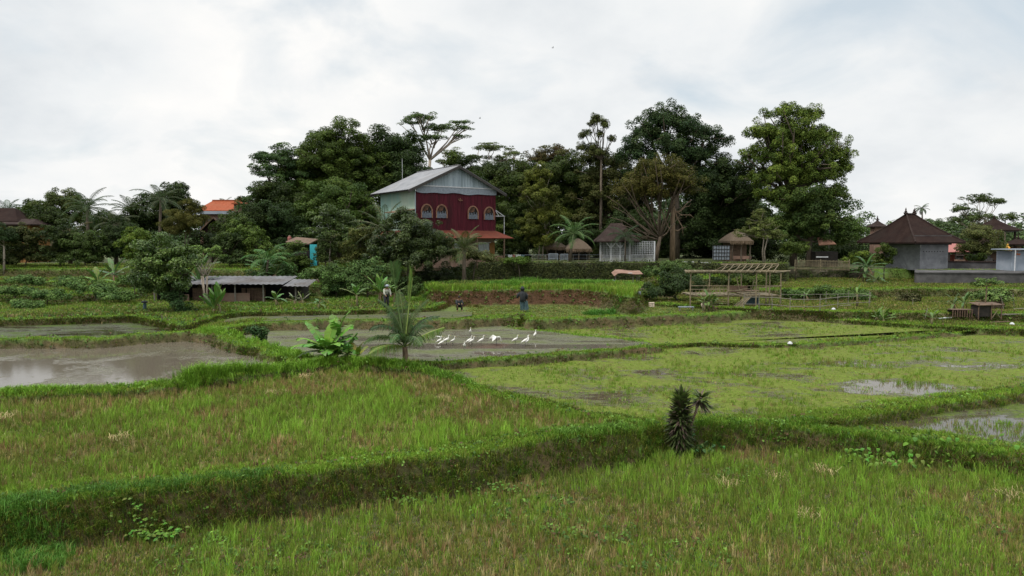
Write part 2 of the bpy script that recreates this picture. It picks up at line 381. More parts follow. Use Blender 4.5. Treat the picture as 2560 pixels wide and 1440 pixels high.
class MB:
    def __init__(s): s.v = []; s.f = []
    def add(s, V, Fs):
        b = len(s.v); s.v += [tuple(p) for p in V]; s.f += [tuple(i + b for i in f) for f in Fs]; return s
    def box(s, c, d, rz=0.0, rot=None):
        hx, hy, hz = d[0] / 2, d[1] / 2, d[2] / 2
        P = [Vector((x, y, z)) for x in (-hx, hx) for y in (-hy, hy) for z in (-hz, hz)]
        mt = rot if rot is not None else Matrix.Rotation(rz, 3, 'Z')
        P = [mt @ p + Vector(c) for p in P]
        return s.add(P, [(0, 1, 3, 2), (4, 6, 7, 5), (0, 4, 5, 1), (2, 3, 7, 6), (0, 2, 6, 4), (1, 5, 7, 3)])
    def bar(s, a, b, w, h=None):
        h = h or w; a = Vector(a); b = Vector(b); d = b - a
        if d.length < 1e-6: return s
        rot = d.to_track_quat('Z', 'Y').to_matrix()
        return s.box((a + b) / 2, (w, h, d.length), rot=rot)
    def tube(s, pts, rad, n=6, cap=True):
        pts = [Vector(p) for p in pts]
        if not isinstance(rad, (list, tuple)): rad = [rad] * len(pts)
        V = []; ref = None
        for i, p in enumerate(pts):
            t = (pts[min(i + 1, len(pts) - 1)] - pts[max(i - 1, 0)])
            t = t.normalized() if t.length > 1e-9 else Vector((0, 0, 1))
            if ref is None:
                ref = Vector((1, 0, 0)) if abs(t.x) < .9 else Vector((0, 1, 0))
            u = (ref - t * ref.dot(t)).normalized(); w = t.cross(u); ref = u
            for k in range(n):
                a = 2 * math.pi * k / n
                V.append(p + (u * math.cos(a) + w * math.sin(a)) * rad[i])
        Fs = []
        for i in range(len(pts) - 1):
            for k in range(n):
                k2 = (k + 1) % n
                Fs.append((i * n + k, i * n + k2, (i + 1) * n + k2, (i + 1) * n + k))
        if cap:
            Fs.append(tuple(range(n))[::-1]); Fs.append(tuple((len(pts) - 1) * n + k for k in range(n)))
        return s.add(V, Fs)
    def lathe(s, c, prof, n=10):
        V = []; c = Vector(c)
        for r, z in prof:
            for k in range(n):
                a = 2 * math.pi * k / n; V.append(c + Vector((r * math.cos(a), r * math.sin(a), z)))
        Fs = [(i * n + k, i * n + (k + 1) % n, (i + 1) * n + (k + 1) % n, (i + 1) * n + k) for i in range(len(prof) - 1) for k in range(n)]
        Fs.append(tuple(range(n))[::-1]); Fs.append(tuple((len(prof) - 1) * n + k for k in range(n)))
        return s.add(V, Fs)
    def sheet(s, V, th=.03):                  # a flat plate with thickness, corners in order
        V = [Vector(v) for v in V]; n = (V[1] - V[0]).cross(V[2] - V[0]).normalized() * th
        k = len(V)
        return s.add([v for v in V] + [v - n for v in V], [tuple(range(k)), tuple(range(2 * k - 1, k - 1, -1))] + [(i, i + k, (i + 1) % k + k, (i + 1) % k) for i in range(k)])
    def corr(s, o, u, v, step=.11, amp=.02, th=.012):   # corrugated plate: origin, full vectors along (ridges run along v)
        o, u, v = Vector(o), Vector(u), Vector(v); n = u.cross(v).normalized()
        k = max(4, int(u.length / step)); k += k % 2
        V = []
        for j in (0, 1):
            for i in range(k + 1):
                V.append(o + u * (i / k) + v * j + n * (amp if i % 2 else -amp))
        for j in (0, 1):
            for i in range(k + 1):
                V.append(o + u * (i / k) + v * j + n * ((amp if i % 2 else -amp) - th))
        K = k + 1
        Fs = [(i, i + 1, K + i + 1, K + i) for i in range(k)] + [(2 * K + i + 1, 2 * K + i, 3 * K + i, 3 * K + i + 1) for i in range(k)]
        Fs += [(0, K, 3 * K, 2 * K), (k, 2 * K + k, 3 * K + k, K + k)]
        Fs += [(i + 1, i, 2 * K + i, 2 * K + i + 1) for i in range(k)] + [(K + i, K + i + 1, 3 * K + i + 1, 3 * K + i) for i in range(k)]
        return s.add(V, Fs)
    def build(s, name, m, parent=None, smooth=False):
        me = bpy.data.meshes.new(name); me.from_pydata(s.v, [], s.f); me.materials.append(m)
        if smooth:
            for p in me.polygons: p.use_smooth = True
        me.update(); return link(name, me, parent)
def tag(o, label=None, cat=None, group=None, kind=None):
    if label: o['label'] = label
    if cat: o['category'] = cat
    if group: o['group'] = group
    if kind: o['kind'] = kind
    return o
def empty(name, loc, rz, label, cat, group=None):
    o = bpy.data.objects.new(name, None); COL.objects.link(o); o.location = loc; o.rotation_euler = (0, 0, rz)
    o.empty_display_size = .3
    return tag(o, label, cat, group)
def copy_tree(o, loc, rz, label, scale=1.0):
    c = o.copy(); COL.objects.link(c); c.location = loc; c.rotation_euler = (0, 0, rz); c['label'] = label; c.scale = (scale,) * 3
    def rec(a, b):
        for ch in a.children:
            k = ch.copy(); COL.objects.link(k); k.parent = b; rec(ch, k)
    rec(o, c); return c

# ------------------------------------------------------------------ ground sheet
ys = [7.0]
while ys[-1] < 110: ys.append(ys[-1] * 1.0034 + .010)
while ys[-1] < 2500: ys.append(ys[-1] * 1.12)
ys = np.array(ys); us = np.concatenate([np.linspace(-1.9, -.86, 18), np.linspace(-.85, .85, 430), np.linspace(.86, 1.9, 18)])
Y, U = np.meshgrid(ys, us, indexing='ij'); X = U * (Y + 2)
gz, greg, gbank, grim = terrain(X.ravel(), Y.ravel())
gx, gy = X.ravel(), Y.ravel()
BASEC = {'left_stubble': (.085, .09, .03), 'low_marsh': (.07, .07, .035), 'big_marsh': (.08, .085, .035), 'far_marsh': (.075, .10, .028),
 'egret_pond': (.09, .08, .05), 'left_pond': (.10, .08, .06), 'upper_pond': (.06, .05, .03), 'path_bank': (.085, .15, .028), 'pen_meadow': (.075, .13, .025),
 'mud_pond': (.085, .12, .03), 'left_slope': (.055, .105, .022), 'garden': (.085, .105, .04), 'grass_shelf': (.05, .10, .02), 'shelf_back': (.04, .06, .02), 'upper_meadow': (.08, .12, .03), 'yard': (.06, .075, .03)}
gc = np.tile(np.array((.065, .07, .03)), (len(gx), 1))
for i, r in enumerate(REG):
    gc[greg == i] = BASEC[r[0]]
rimf = np.clip(1 - grim / .55, 0, 1)[:, None]
gc = gc * (1 - rimf) + np.array((.07, .14, .022)) * rimf
nb = fbm(gx * .6, gy * .6, 77)[:, None]
bcol = np.array((.095, .066, .038)) * nb + np.array((.06, .068, .025)) * (1 - nb)
bf = np.clip(gbank * 1.6, 0, 1)[:, None]
gc = gc * (1 - bf) + bcol * bf
rb_ = ((gbank > .25) & (gy > 48) & (gy < 56) & (CX + F * gx / gy > 1080) & (CX + F * gx / gy < 1500))
gc[rb_] = (.078, .042, .025)
# bare trampled yard and garden soil patches
spt = (np.clip((fbm(gx * .35, gy * .35, 99) - .5) * 6, 0, 1) * (gy > 44) * (gx > 18) * (gy < 62))[:, None]
gc = gc * (1 - .6 * spt) + np.array((.12, .10, .06)) * .6 * spt
nr, nc = len(ys), len(us)
idx = np.arange(nr * nc).reshape(nr, nc)
q = np.stack([idx[:-1, :-1], idx[:-1, 1:], idx[1:, 1:], idx[1:, :-1]], -1).reshape(-1, 4)
me = np_mesh('ground', np.stack([gx, gy, gz], 1), [q], M['ground'], gc, smooth=True)
tag(link('ground', me), kind='structure')

# water sheets (top at the water line; the terraces' banks rise out of them)
def water(name, z, pts, m):
    P = [((p[1], p[2]) if p[0] == 'w' else G(p[0], p[1], z)[:2]) for p in pts]
    b = MB().sheet([(x, y, z) for x, y in P], .02)
    tag(b.build(name, m), kind='structure')
water('pond_water', 1.0, [(-500,990),(0,984),(300,972),(450,958),(600,935),(712,912),(600,875),(505,842),(0,856),(-500,860)], M['pond'])
water('egret_pond_water', .955, [(640,915),(900,908),(1040,909),(1180,901),(1300,893),(1500,876),(1640,866),(1612,854),(1440,836),(1262,816),(1000,812),(600,816),(560,825),(700,890)], M['egretwater'])
water('upper_pond_water', 1.41, [(-500,852),(0,849),(250,847),(440,832),(490,826),(490,812),(420,803),(330,797),(0,800),(-500,803)], M['upperwater'])
water('mud_pond_water', 1.52, [(560,806),(620,804),(900,799),(1120,799),(1180,789),(1180,781),(1000,776),(600,778),(560,786)], M['mudwater'])
water('marsh_water', .672, [(1060,918),(1110,932),(1180,962),(1370,1012),(1560,1056),(1640,1063),(1800,1059),(2010,1056),(2230,1022),(2560,972),(2900,930),W_(60,34),(2500,825),(2300,839),(2150,851),(2000,863),(1760,862),(1560,872),(1300,895)], M['marsh'])
water('low_marsh_water', .515, [(1950,1064),(2100,1078),(2300,1103),(2560,1133),(2900,1175),W_(40,22),(2900,930),(2560,978),(2230,1026)], M['marshlow'])
water('far_marsh_water', .862, [(1260,819),(1440,838),(1620,862),(1760,857),(2000,858),(2150,847),(2300,835),(2600,812),(2600,824),(2400,819),(2200,808),(1900,790),(1760,797),(1320,812)], M['marsh'])

# ------------------------------------------------------------------ foliage primitives
def leaf_quads(P, Nn, size, aspect=.55, droop=0.0, rg=NR):
    n = len(P)
    a = rg.normal(size=(n, 3)); a -= (a * Nn).sum(1, keepdims=True) * Nn
    a[:, 2] -= droop
    a /= np.linalg.norm(a, axis=1, keepdims=True) + 1e-9
    b = np.cross(Nn, a); b /= np.linalg.norm(b, axis=1, keepdims=True) + 1e-9
    s = size[:, None] if np.ndim(size) else size
    l, w = a * s * .5, b * s * aspect * .5
    fold = Nn * s * .06
    V = np.stack([P - l, P + w + fold - l * .1, P + l, P - w + fold - l * .1], 1).reshape(-1, 3)
    return V, np.arange(4 * n).reshape(n, 4)
def unit(v): return v / (np.linalg.norm(v, axis=-1, keepdims=True) + 1e-9)
def crown_cloud(blobs, cr, leaf, cov=.6, flat=.75, c1=(.03, .06, .015), c2=(.07, .12, .025), aspect=.55, shell=.6, dens=1.0, seed=1, low=-.45, droop=0.0, upb=.55):
    """blobs: (center, rx, ry, rz). Leaves gathered in clumps over and inside each blob."""
    rg = np.random.default_rng(seed)
    PP, NN, CC, SS, clumps = [], [], [], [], []
    for c, rx, ry, rz in blobs:
        ra = (rx * ry + rx * rz + ry * rz) / 3
        k = max(5, int(dens * 4 * ra / (cr * cr) * 1.15))
        u = unit(rg.normal(size=(k * 2, 3))); u = u[u[:, 2] > low][:k]
        rad = np.where(rg.random(len(u)) < .3, .15 + .6 * rg.random(len(u)), shell + (1.04 - shell) * rg.random(len(u)) ** .55)
        lump = 1 + .26 * np.sin(u[:, 0] * 5 + seed) * np.cos(u[:, 2] * 6 + seed * 2) + .15 * rg.normal(size=len(u))
        sprig = rg.random(len(u)) < .16; lump = np.where(sprig, lump * (1.0 + .12 * rg.random(len(u))), lump); lump = np.minimum(lump, 1.2)
        C = np.array(c) + u * (rad * lump)[:, None] * np.array([rx, ry, rz])
        for j in range(len(C)):
            r = cr * (.6 + .75 * rg.random()) * (.55 if sprig[j] else 1)
            nl = max(8, int(cov * 1.25 * 4 * math.pi * r * r * flat / (leaf * leaf * aspect * .5)))
            d = unit(rg.normal(size=(nl, 3)) + np.array([0, 0, .35]))
            rr = (.35 + .65 * rg.random(nl) ** .5)
            p = C[j] + d * (r * rr)[:, None] * np.array([1, 1, flat])
            nn = unit(d * .6 + u[j] * .4 + np.array([0, 0, upb]) + rg.normal(size=(nl, 3)) * .55)
            t = np.clip(.5 + .33 * rg.normal(), 0, 1)
            col = np.array(c1) * (1 - t) + np.array(c2) * t
            cl = col[None] * (1 + .26 * rg.normal(size=(nl, 1))) * (1 + .06 * rg.normal(size=(nl, 3)))
            PP.append(p); NN.append(nn); CC.append(np.clip(cl, .004, .6)); SS.append(leaf * (.65 + .6 * rg.random(nl)))
            clumps.append(C[j])
    P, Nn, Cc, S = map(np.concatenate, (PP, NN, CC, SS))
    a0 = NR
    V, Q = leaf_quads(P, Nn, S, aspect, droop, rg)
    return V, Q, np.repeat(Cc, 4, axis=0), clumps
NAME2 = {}
SEED = [100]
LEAF_N = [0]
def woody(name, label, cat, d, bx, blobs, c1, c2, group=None, cr=.9, leaf=.26, cov=.5, flat=.75, tr=.22, bark='bark', limbs=14, fork=None,
          depth=1.0, shell=.6, dens=1.0, aspect=.55, gloss=False, stems=1, low=-.45, droop=0.0, upb=.55, parts=('crown', 'trunk'), bz=None, limb_r=.35, blow=1.0, twigs=(), twig_low=.8):
    SEED[0] += 1; sd_ = SEED[0]; r = random.Random(sd_)
    s = ppm(d)
    x0, y0, _ = D(bx, 640, d); z0 = (ground(x0, y0) if bz is None else bz) - .1
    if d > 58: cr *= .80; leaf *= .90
    B = []
    for b in blobs:
        cx, cy, rx, ry = b[:4]; dd = b[4] if len(b) > 4 else r.uniform(-.35, .35) * rx / s * .6
        p = D(cx, cy, d); k = math.sqrt(1 + ((cx - CX) / F) ** 2 * 0)
        B.append(((p[0], d + dd, p[2]), rx / s, rx / s * .85 * depth, ry / s))
    if cr >= .7 and flat >= .5 and len(B) >= 2 and 'umbrella' not in name and 'thin' not in name and low > -.8:
        lo_ = [min(b[0][k] - b[1 + k] for b in B) for k in range(3)]; hi_ = [max(b[0][k] + b[1 + k] for b in B) for k in range(3)]
        B.append((tuple((a + b) / 2 for a, b in zip(lo_, hi_)), (hi_[0] - lo_[0]) * .34, (hi_[1] - lo_[1]) * .3, (hi_[2] - lo_[2]) * .36))
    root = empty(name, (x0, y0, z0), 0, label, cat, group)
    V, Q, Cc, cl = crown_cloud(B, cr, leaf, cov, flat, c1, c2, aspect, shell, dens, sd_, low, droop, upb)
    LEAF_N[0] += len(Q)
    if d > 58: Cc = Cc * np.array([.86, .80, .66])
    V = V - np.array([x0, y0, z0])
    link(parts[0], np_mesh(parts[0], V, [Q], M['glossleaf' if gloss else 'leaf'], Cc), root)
    mb = MB()
    top = max(B, key=lambda b: b[3] * b[1])[0]
    zc = sum(b[0][2] for b in B) / len(B); xc = sum(b[0][0] for b in B) / len(B)
    zl = min(b[0][2] - b[3] for b in B)
    fk = Vector((x0 + (xc - x0) * .5, d, max(z0 + .4, zl + (zc - zl) * .35))) if fork is None else Vector(D(fork[0], fork[1], d))
    o = Vector((x0, y0, z0))
    for q in range(stems):
        off = Vector((r.uniform(-.3, .3), r.uniform(-.3, .3), 0)) * (stems > 1)
        mid = (o + fk) / 2 + Vector((r.uniform(-.2, .2), r.uniform(-.2, .2), 0)) * (fk - o).length * .12
        fq = fk + off * 2
        mb.tube([off, off * .9 + (mid - o), fq - o], [tr * 1.25, tr, tr * .8], 8)
        for b in B:
            cb = Vector(b[0]) - o
            m2 = (fq - o) * .5 + cb * .5 + Vector((r.uniform(-.3, .3), r.uniform(-.3, .3), -.2)) * b[1] * .5
            mb.tube([fq - o, m2, cb], [tr * .6, tr * .36, tr * .15], 6)
    # finer limbs reach into the clumps
    far_cl = sorted(cl, key=lambda q: -min((Vector(b[0]) - Vector(q)).length / b[1] for b in B))
    for j in range(limbs):
        c = Vector(far_cl[j] if j < limbs * .6 and j < len(far_cl) else r.choice(cl)) - o
        nb = min(B, key=lambda b: (Vector(b[0]) - o - c).length)
        s0 = (fk - o).lerp(Vector(nb[0]) - o, r.uniform(.3, 1.0))
        m3 = (s0 + c) / 2 + Vector((r.uniform(-1, 1), r.uniform(-1, 1), r.uniform(-.6, .3))) * (c - s0).length * .12
        mb.tube([s0, m3, c], [tr * limb_r, tr * limb_r * .65, tr * .1], 5)
    for (tx_, ty_) in twigs:          # bare branches without leaves
        e_ = Vector(D(tx_, ty_, d + r.uniform(-1.5, 1.5))) - o; st_ = (fk - o) * r.uniform(twig_low, 1.0)
        m1 = st_.lerp(e_, .4) + Vector((0, 0, -.25)); m2 = st_.lerp(e_, .75) + Vector((r.uniform(-.2, .2), 0, .1))
        mb.tube([st_, m1, m2, e_], [tr * .4, tr * .28, tr * .18, tr * .06], 5)
        for _ in range(4):
            q = m1.lerp(e_, r.random()); mb.tube([q, q + Vector((r.uniform(-.5, .5), r.uniform(-.5, .5), r.uniform(-.2, .6)))], [tr * .13, tr * .04], 4)
    mb.build(parts[1], M[bark], root, True)
    return root

# colours (albedo)
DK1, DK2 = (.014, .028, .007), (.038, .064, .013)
MD1, MD2 = (.026, .048, .009), (.070, .108, .018)
BR1, BR2 = (.050, .090, .014), (.12, .18, .026)
OL1, OL2 = (.050, .062, .016), (.115, .125, .028)
RD1, RD2 = (.060, .035, .020), (.120, .085, .040)
GT = 'tall trees behind the yard'
# ---- trees left of the red house
woody('broadleaf_tree', 'tall dark green tree with a high rounded layered top, left of the metal-roofed house', 'tree', 92, 850, [(845,378,84,62),(792,415,76,56),(900,412,66,64),(850,460,112,60),(765,470,66,52),(930,450,50,56)], MD1, (.075,.118,.024), GT, cr=1.1, flat=.65, leaf=.28, tr=.35, limbs=20, shell=.7, cov=.6)
woody('broadleaf_tree', 'leaning tree with spiky side branches sticking out to the left over the orange roof', 'tree', 90, 700, [(692,430,58,52),(660,395,32,16),(706,378,24,26),(730,440,50,50),(720,490,70,50),(655,470,34,18),(655,520,54,52)], (.022,.05,.018), (.06,.11,.035), GT, cr=.95, flat=.45, leaf=.26, tr=.3, limbs=20)
woody('broadleaf_tree', 'rounded green tree half way down the slope, in front of the tall layered tree', 'tree', 80, 835, [(830,495,88,52),(790,540,60,45),(880,540,50,50)], (.030,.062,.014), (.075,.125,.025), GT, cr=1.1, flat=.55, leaf=.27, tr=.3)
woody('broadleaf_tree', 'mid green tree with feathery flat sprays above the turquoise panel', 'tree', 70, 835, [(835,560,62,46),(800,595,55,35),(870,600,48,40),(835,625,60,32)], MD1, (.085,.14,.035), GT, cr=.7, flat=.4, leaf=.2, tr=.15, limbs=10, gloss=True)
woody('broadleaf_tree', 'very dark tree with shadowed crown just left of the turquoise panel', 'tree', 76, 700, [(705,560,55,50),(660,560,50,45),(720,600,55,40)], DK1, (.03,.06,.02), GT, cr=.9, leaf=.24, tr=.22)
woody('broadleaf_tree', 'dense blackish green tree rising directly behind the metal roof ridge on the left', 'tree', 96, 985, [(960,380,48,50),(1010,385,55,52),(985,440,85,60),(1040,440,50,55),(945,460,50,60)], DK1, (.034,.062,.018), GT, cr=1.3, leaf=.30, tr=.35)
woody('umbrella_tree', 'pale-trunked umbrella tree with flat airy layers standing highest above the house roof', 'tree', 110, 1065, [(1050,293,46,13),(1030,308,32,8),(1100,318,48,14),(1150,308,26,10),(1165,322,22,6),(1082,345,35,8),(1150,340,18,6)], (.045,.08,.03), (.09,.15,.05), GT, cr=.85, flat=.28, leaf=.24, cov=.5, tr=.28, bark='palebark', limbs=26, fork=(1075,400), limb_r=.42, depth=1.1, shell=.15)
for i, (x, y, w) in enumerate([(1225, 372, 60), (1130, 385, 38), (1285, 385, 34)]):
    lab = ['widest flat-topped umbrella tree in the row behind the house gable', 'small umbrella tree seen right above the peak of the metal roof', 'low umbrella tree at the right end of the airy row beside the reddish tree'][i]
    woody('umbrella_tree', lab, 'tree', 120 + i * 4, x, [(x, y, w, 11), (x - w * .6, y + 22, w * .6, 9), (x + w * .5, y + 26, w * .7, 10), (x, y + 50, w * .8, 12)], (.06,.085,.03), (.10,.14,.045), 'umbrella trees behind the house', cr=.9, flat=.3, leaf=.27, cov=.38, tr=.2, bark='palebark', limbs=22, shell=.1, limb_r=.4)
woody('vine_covered_tree', 'narrow tree wrapped in bright green creeper behind the metal roof peak', 'tree', 104, 1140, [(1135,405,22,28),(1138,440,26,30)], MD1, MD2, GT, cr=.8, leaf=.26, tr=.2)
woody('broadleaf_tree', 'tree with reddish brown young leaves above the thatched huts', 'tree', 104, 1370, [(1385,375,36,16),(1345,398,40,22),(1400,400,38,22),(1330,425,26,22)], RD1, (.09,.10,.035), GT, cr=.9, flat=.5, leaf=.25, cov=.4, tr=.25, limbs=24, shell=.3)
woody('broadleaf_tree', 'dark green tree filling the gap between the yellow-green tree and the thin-topped tree', 'tree', 98, 1420, [(1400,440,60,42),(1445,480,60,60),(1400,540,60,60),(1290,470,50,50),(1270,540,45,60),(1310,600,50,40)], MD1, (.06,.085,.022), GT, cr=1.1, leaf=.28, tr=.3)
woody('slender_tree', 'yellow-green slender tree with feathery foliage right of the red wall', 'tree', 84, 1350, [(1350,440,34,28),(1345,490,46,32),(1370,535,52,40),(1330,570,40,40),(1350,600,42,30)], OL1, (.13,.16,.03), GT, cr=.65, flat=.7, leaf=.18, cov=.5, tr=.10, bark='palebark', limbs=14, fork=(1355,590), stems=2)
woody('thin_tree', 'thin-topped tree with small sparse leaf tufts between the reddish tree and the broad dark tree', 'tree', 92, 1500, [(1494,298,17,16),(1512,312,15,13),(1478,310,13,11),(1462,338,16,13),(1500,335,12,12),(1455,368,15,14),(1528,350,12,12),(1480,372,18,14),(1500,385,26,16)], (.045,.055,.02), (.09,.115,.035), GT, cr=.42, flat=.95, leaf=.18, cov=.36, tr=.17, bark='bark', limbs=34, fork=(1503,400), limb_r=.3, shell=.2)
woody('broadleaf_tree', 'brownish green tree beneath the thin sparse treetop', 'tree', 94, 1500, [(1490,400,50,34),(1530,440,50,40),(1480,470,46,50),(1520,520,50,60),(1480,560,50,50)], (.035,.05,.016), (.075,.085,.028), GT, cr=.95, leaf=.26, cov=.42, tr=.25, limbs=22, shell=.4)
woody('broadleaf_tree', 'tallest broad dark tree in the middle of the yard, spreading above the bare-branched tree', 'tree', 90, 1690, [(1655,300,56,36),(1615,335,55,40),(1700,325,60,38),(1765,345,48,26),(1590,385,50,38),(1680,385,75,45),(1760,390,50,40),(1640,440,75,42),(1725,440,70,42)], (.020,.045,.020), (.055,.09,.035), GT, cr=.85, flat=.85, leaf=.26, cov=.40, tr=.40, limbs=50, shell=.40, fork=(1690,470))
woody('pruned_tree', 'low-forking tree with many bare twisting branches beside the white lattice', 'tree', 77, 1638, [(1600,455,52,40),(1650,430,52,44),(1695,455,44,40),(1560,475,40,24),(1630,485,56,26)], (.05,.048,.014), (.10,.098,.024), GT, cr=.6, flat=.85, leaf=.17, cov=.24, tr=.24, bark='twigbark', limbs=50, fork=(1650,590), limb_r=.30, shell=.15, twigs=[(1515,490),(1530,515),(1522,542),(1545,560),(1580,565),(1570,540),(1600,600),(1560,590),(1690,560),(1705,530),(1610,520),(1585,500),(1640,500),(1665,500),(1690,520)])
woody('tall_trunk_tree', 'tree with one straight pale brown trunk and wiry side twigs next to the bare-branched tree', 'tree', 78, 1681, [(1690,430,48,40),(1725,470,44,34),(1680,480,44,26)], (.035,.04,.012), (.075,.08,.02), GT, cr=.7, flat=.55, leaf=.2, cov=.35, tr=.27, bark='brownbark', limbs=26, fork=(1682,480), limb_r=.25, shell=.3, twigs=[(1735,545),(1725,515),(1715,570),(1650,520),(1708,590),(1730,500)], twig_low=.35)
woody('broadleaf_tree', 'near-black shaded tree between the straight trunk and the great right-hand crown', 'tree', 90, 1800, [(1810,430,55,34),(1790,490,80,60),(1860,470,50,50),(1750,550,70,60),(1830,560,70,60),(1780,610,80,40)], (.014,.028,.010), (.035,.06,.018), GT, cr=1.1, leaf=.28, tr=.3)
woody('broadleaf_tree', 'great free-standing tree with a tall lumpy bright crown, sky showing through it', 'tree', 84, 1985, [(1960,285,48,24),(2020,290,40,22),(1905,335,48,30),(1975,335,60,34),(2055,340,46,30),(1885,390,40,32),(1950,395,60,36),(2030,395,55,36),(2100,385,40,34),(1910,445,48,28),(1980,450,55,30),(2060,440,56,32),(2110,420,26,26),(1985,350,88,60),(1990,430,96,60),(1925,490,50,36),(2075,485,44,32)], (.05,.090,.018), (.145,.21,.040), GT, cr=.62, flat=.9, leaf=.22, cov=.40, tr=.4, limbs=80, shell=.30, dens=.85, fork=(1975,480), limb_r=.3)
woody('broadleaf_tree', 'dark leafy lower tree growing round the foot of the great free-standing tree', 'tree', 82, 2020, [(2000,510,75,42),(2040,550,75,50),(1975,580,60,48),(2060,595,55,38),(2085,505,25,30)], (.022,.045,.012), (.075,.12,.026), GT, cr=.95, leaf=.26, tr=.3)
woody('small_tree', 'light green twiggy tree with bare upper twigs in front of the thatched house', 'tree', 72, 1905, [(1900,565,38,20),(1875,585,32,16),(1925,590,38,20),(1895,540,22,20)], (.07,.085,.03), (.13,.17,.05), GT, cr=.45, flat=.45, leaf=.15, cov=.35, tr=.07, bark='palebark', limbs=40, shell=.2, limb_r=.5, stems=2)
woody('round_shrub', 'small round dark bush under the great tree, left of the bamboo panel', 'bush', 71, 1990, [(1990,625,32,26)], DK2, MD2, None, cr=.45, leaf=.17, tr=.06, limbs=4, parts=('foliage', 'stem'))
woody('round_tree', 'dense round dark tree with glossy leaves in front of the red house', 'tree', 60, 1020, [(1030,590,76,56),(975,625,50,42),(1075,625,50,44),(1020,650,85,44)], (.018,.036,.010), (.065,.098,.028), None, cr=.62, flat=.8, leaf=.185, cov=.55, tr=.2, gloss=True, shell=.75)
# right side background
woody('broadleaf_tree', 'bright rounded small tree showing left of the big dark hip roof', 'tree', 105, 2122, [(2122,565,32,22),(2130,590,30,20)], (.05,.10,.025), (.10,.17,.045), None, cr=.9, leaf=.25, tr=.15)
woody('open_tree', 'open-crowned tree with white bare limbs rising behind the temple courtyard', 'tree', 120, 2440, [(2400,525,32,15),(2450,500,38,15),(2500,505,26,10),(2430,545,40,14),(2390,550,22,10)], (.04,.06,.025), (.08,.12,.045), None, cr=.8, flat=.5, leaf=.27, cov=.4, tr=.2, bark='palebark', limbs=30, shell=.3, fork=(2440,580))
woody('broadleaf_tree', 'far bluish green treetop right behind the hip roof slope, under the distant palm', 'tree', 150, 2340, [(2330,565,44,14),(2370,580,50,18)], (.05,.085,.04), (.09,.14,.065), None, cr=1.1, leaf=.34, tr=.2)
woody('olive_shrub', 'olive feathery bush in front of the temple buildings', 'bush', 78, 2450, [(2448,590,42,26),(2440,625,48,20),(2475,625,36,18)], (.06,.075,.025), (.12,.14,.05), None, cr=.55, leaf=.17, cov=.4, tr=.08, parts=('foliage', 'stem'))
woody('broadleaf_tree', 'tiny dark tree behind the farthest temple roof near the right edge', 'tree', 130, 2510, [(2512,545,22,9)], MD1, MD2, None, cr=.8, leaf=.3, tr=.12, limbs=8)
woody('tall_shrub', 'upright rounded shrub leaning on the grey concrete house wall', 'bush', 70, 2212, [(2212,630,22,20),(2212,655,24,20)], MD1, MD2, None, cr=.4, leaf=.16, tr=.06, limbs=4, parts=('foliage', 'stem'))
woody('low_shrub', 'low spreading bush behind the bamboo panel, beside the bananas', 'bush', 73, 2150, [(2150,650,40,22)], MD1, BR2, None, cr=.4, leaf=.16, tr=.05, limbs=4, parts=('foliage', 'stem'))
# left side
BL = 'bushes and small trees along the left slope'
woody('bushy_tree', 'olive bushy tree left of the middle coconut palm on the left skyline', 'tree', 84, 165, [(160,510,48,34),(125,535,40,34),(185,545,45,36)], (.04,.06,.018), (.09,.12,.035), BL, cr=.8, leaf=.22, tr=.2)
woody('bushy_tree', 'dark bushy tree beneath the palm nearest the orange roof', 'tree', 82, 430, [(440,490,36,34),(400,520,50,40),(440,540,50,40),(370,560,50,40)], DK1, (.045,.07,.022), BL, cr=.85, leaf=.24, tr=.2)
woody('bamboo_clump', 'soft olive bamboo clump hanging before the orange-roofed house', 'bamboo', 74, 460, [(465,550,42,28),(440,575,40,24),(480,520,25,25)], (.06,.065,.016), (.11,.11,.028), BL, cr=.55, leaf=.15, cov=.5, tr=.05, stems=3, aspect=.3, droop=.6)
woody('bushy_tree', 'small bushy tree with a dark crown between the two left edge palms', 'tree', 86, 75, [(78,520,26,18),(60,545,40,24)], DK1, MD2, BL, cr=.8, leaf=.24, tr=.15)
woody('frangipani_tree', 'dark round-headed little tree with forked white trunk at the far left edge', 'tree', 64, 8, [(8,590,30,24),(-30,600,30,24)], DK1, (.045,.085,.035), BL, cr=.5, leaf=.17, tr=.09, bark='palebark', fork=(10,615), limbs=8)
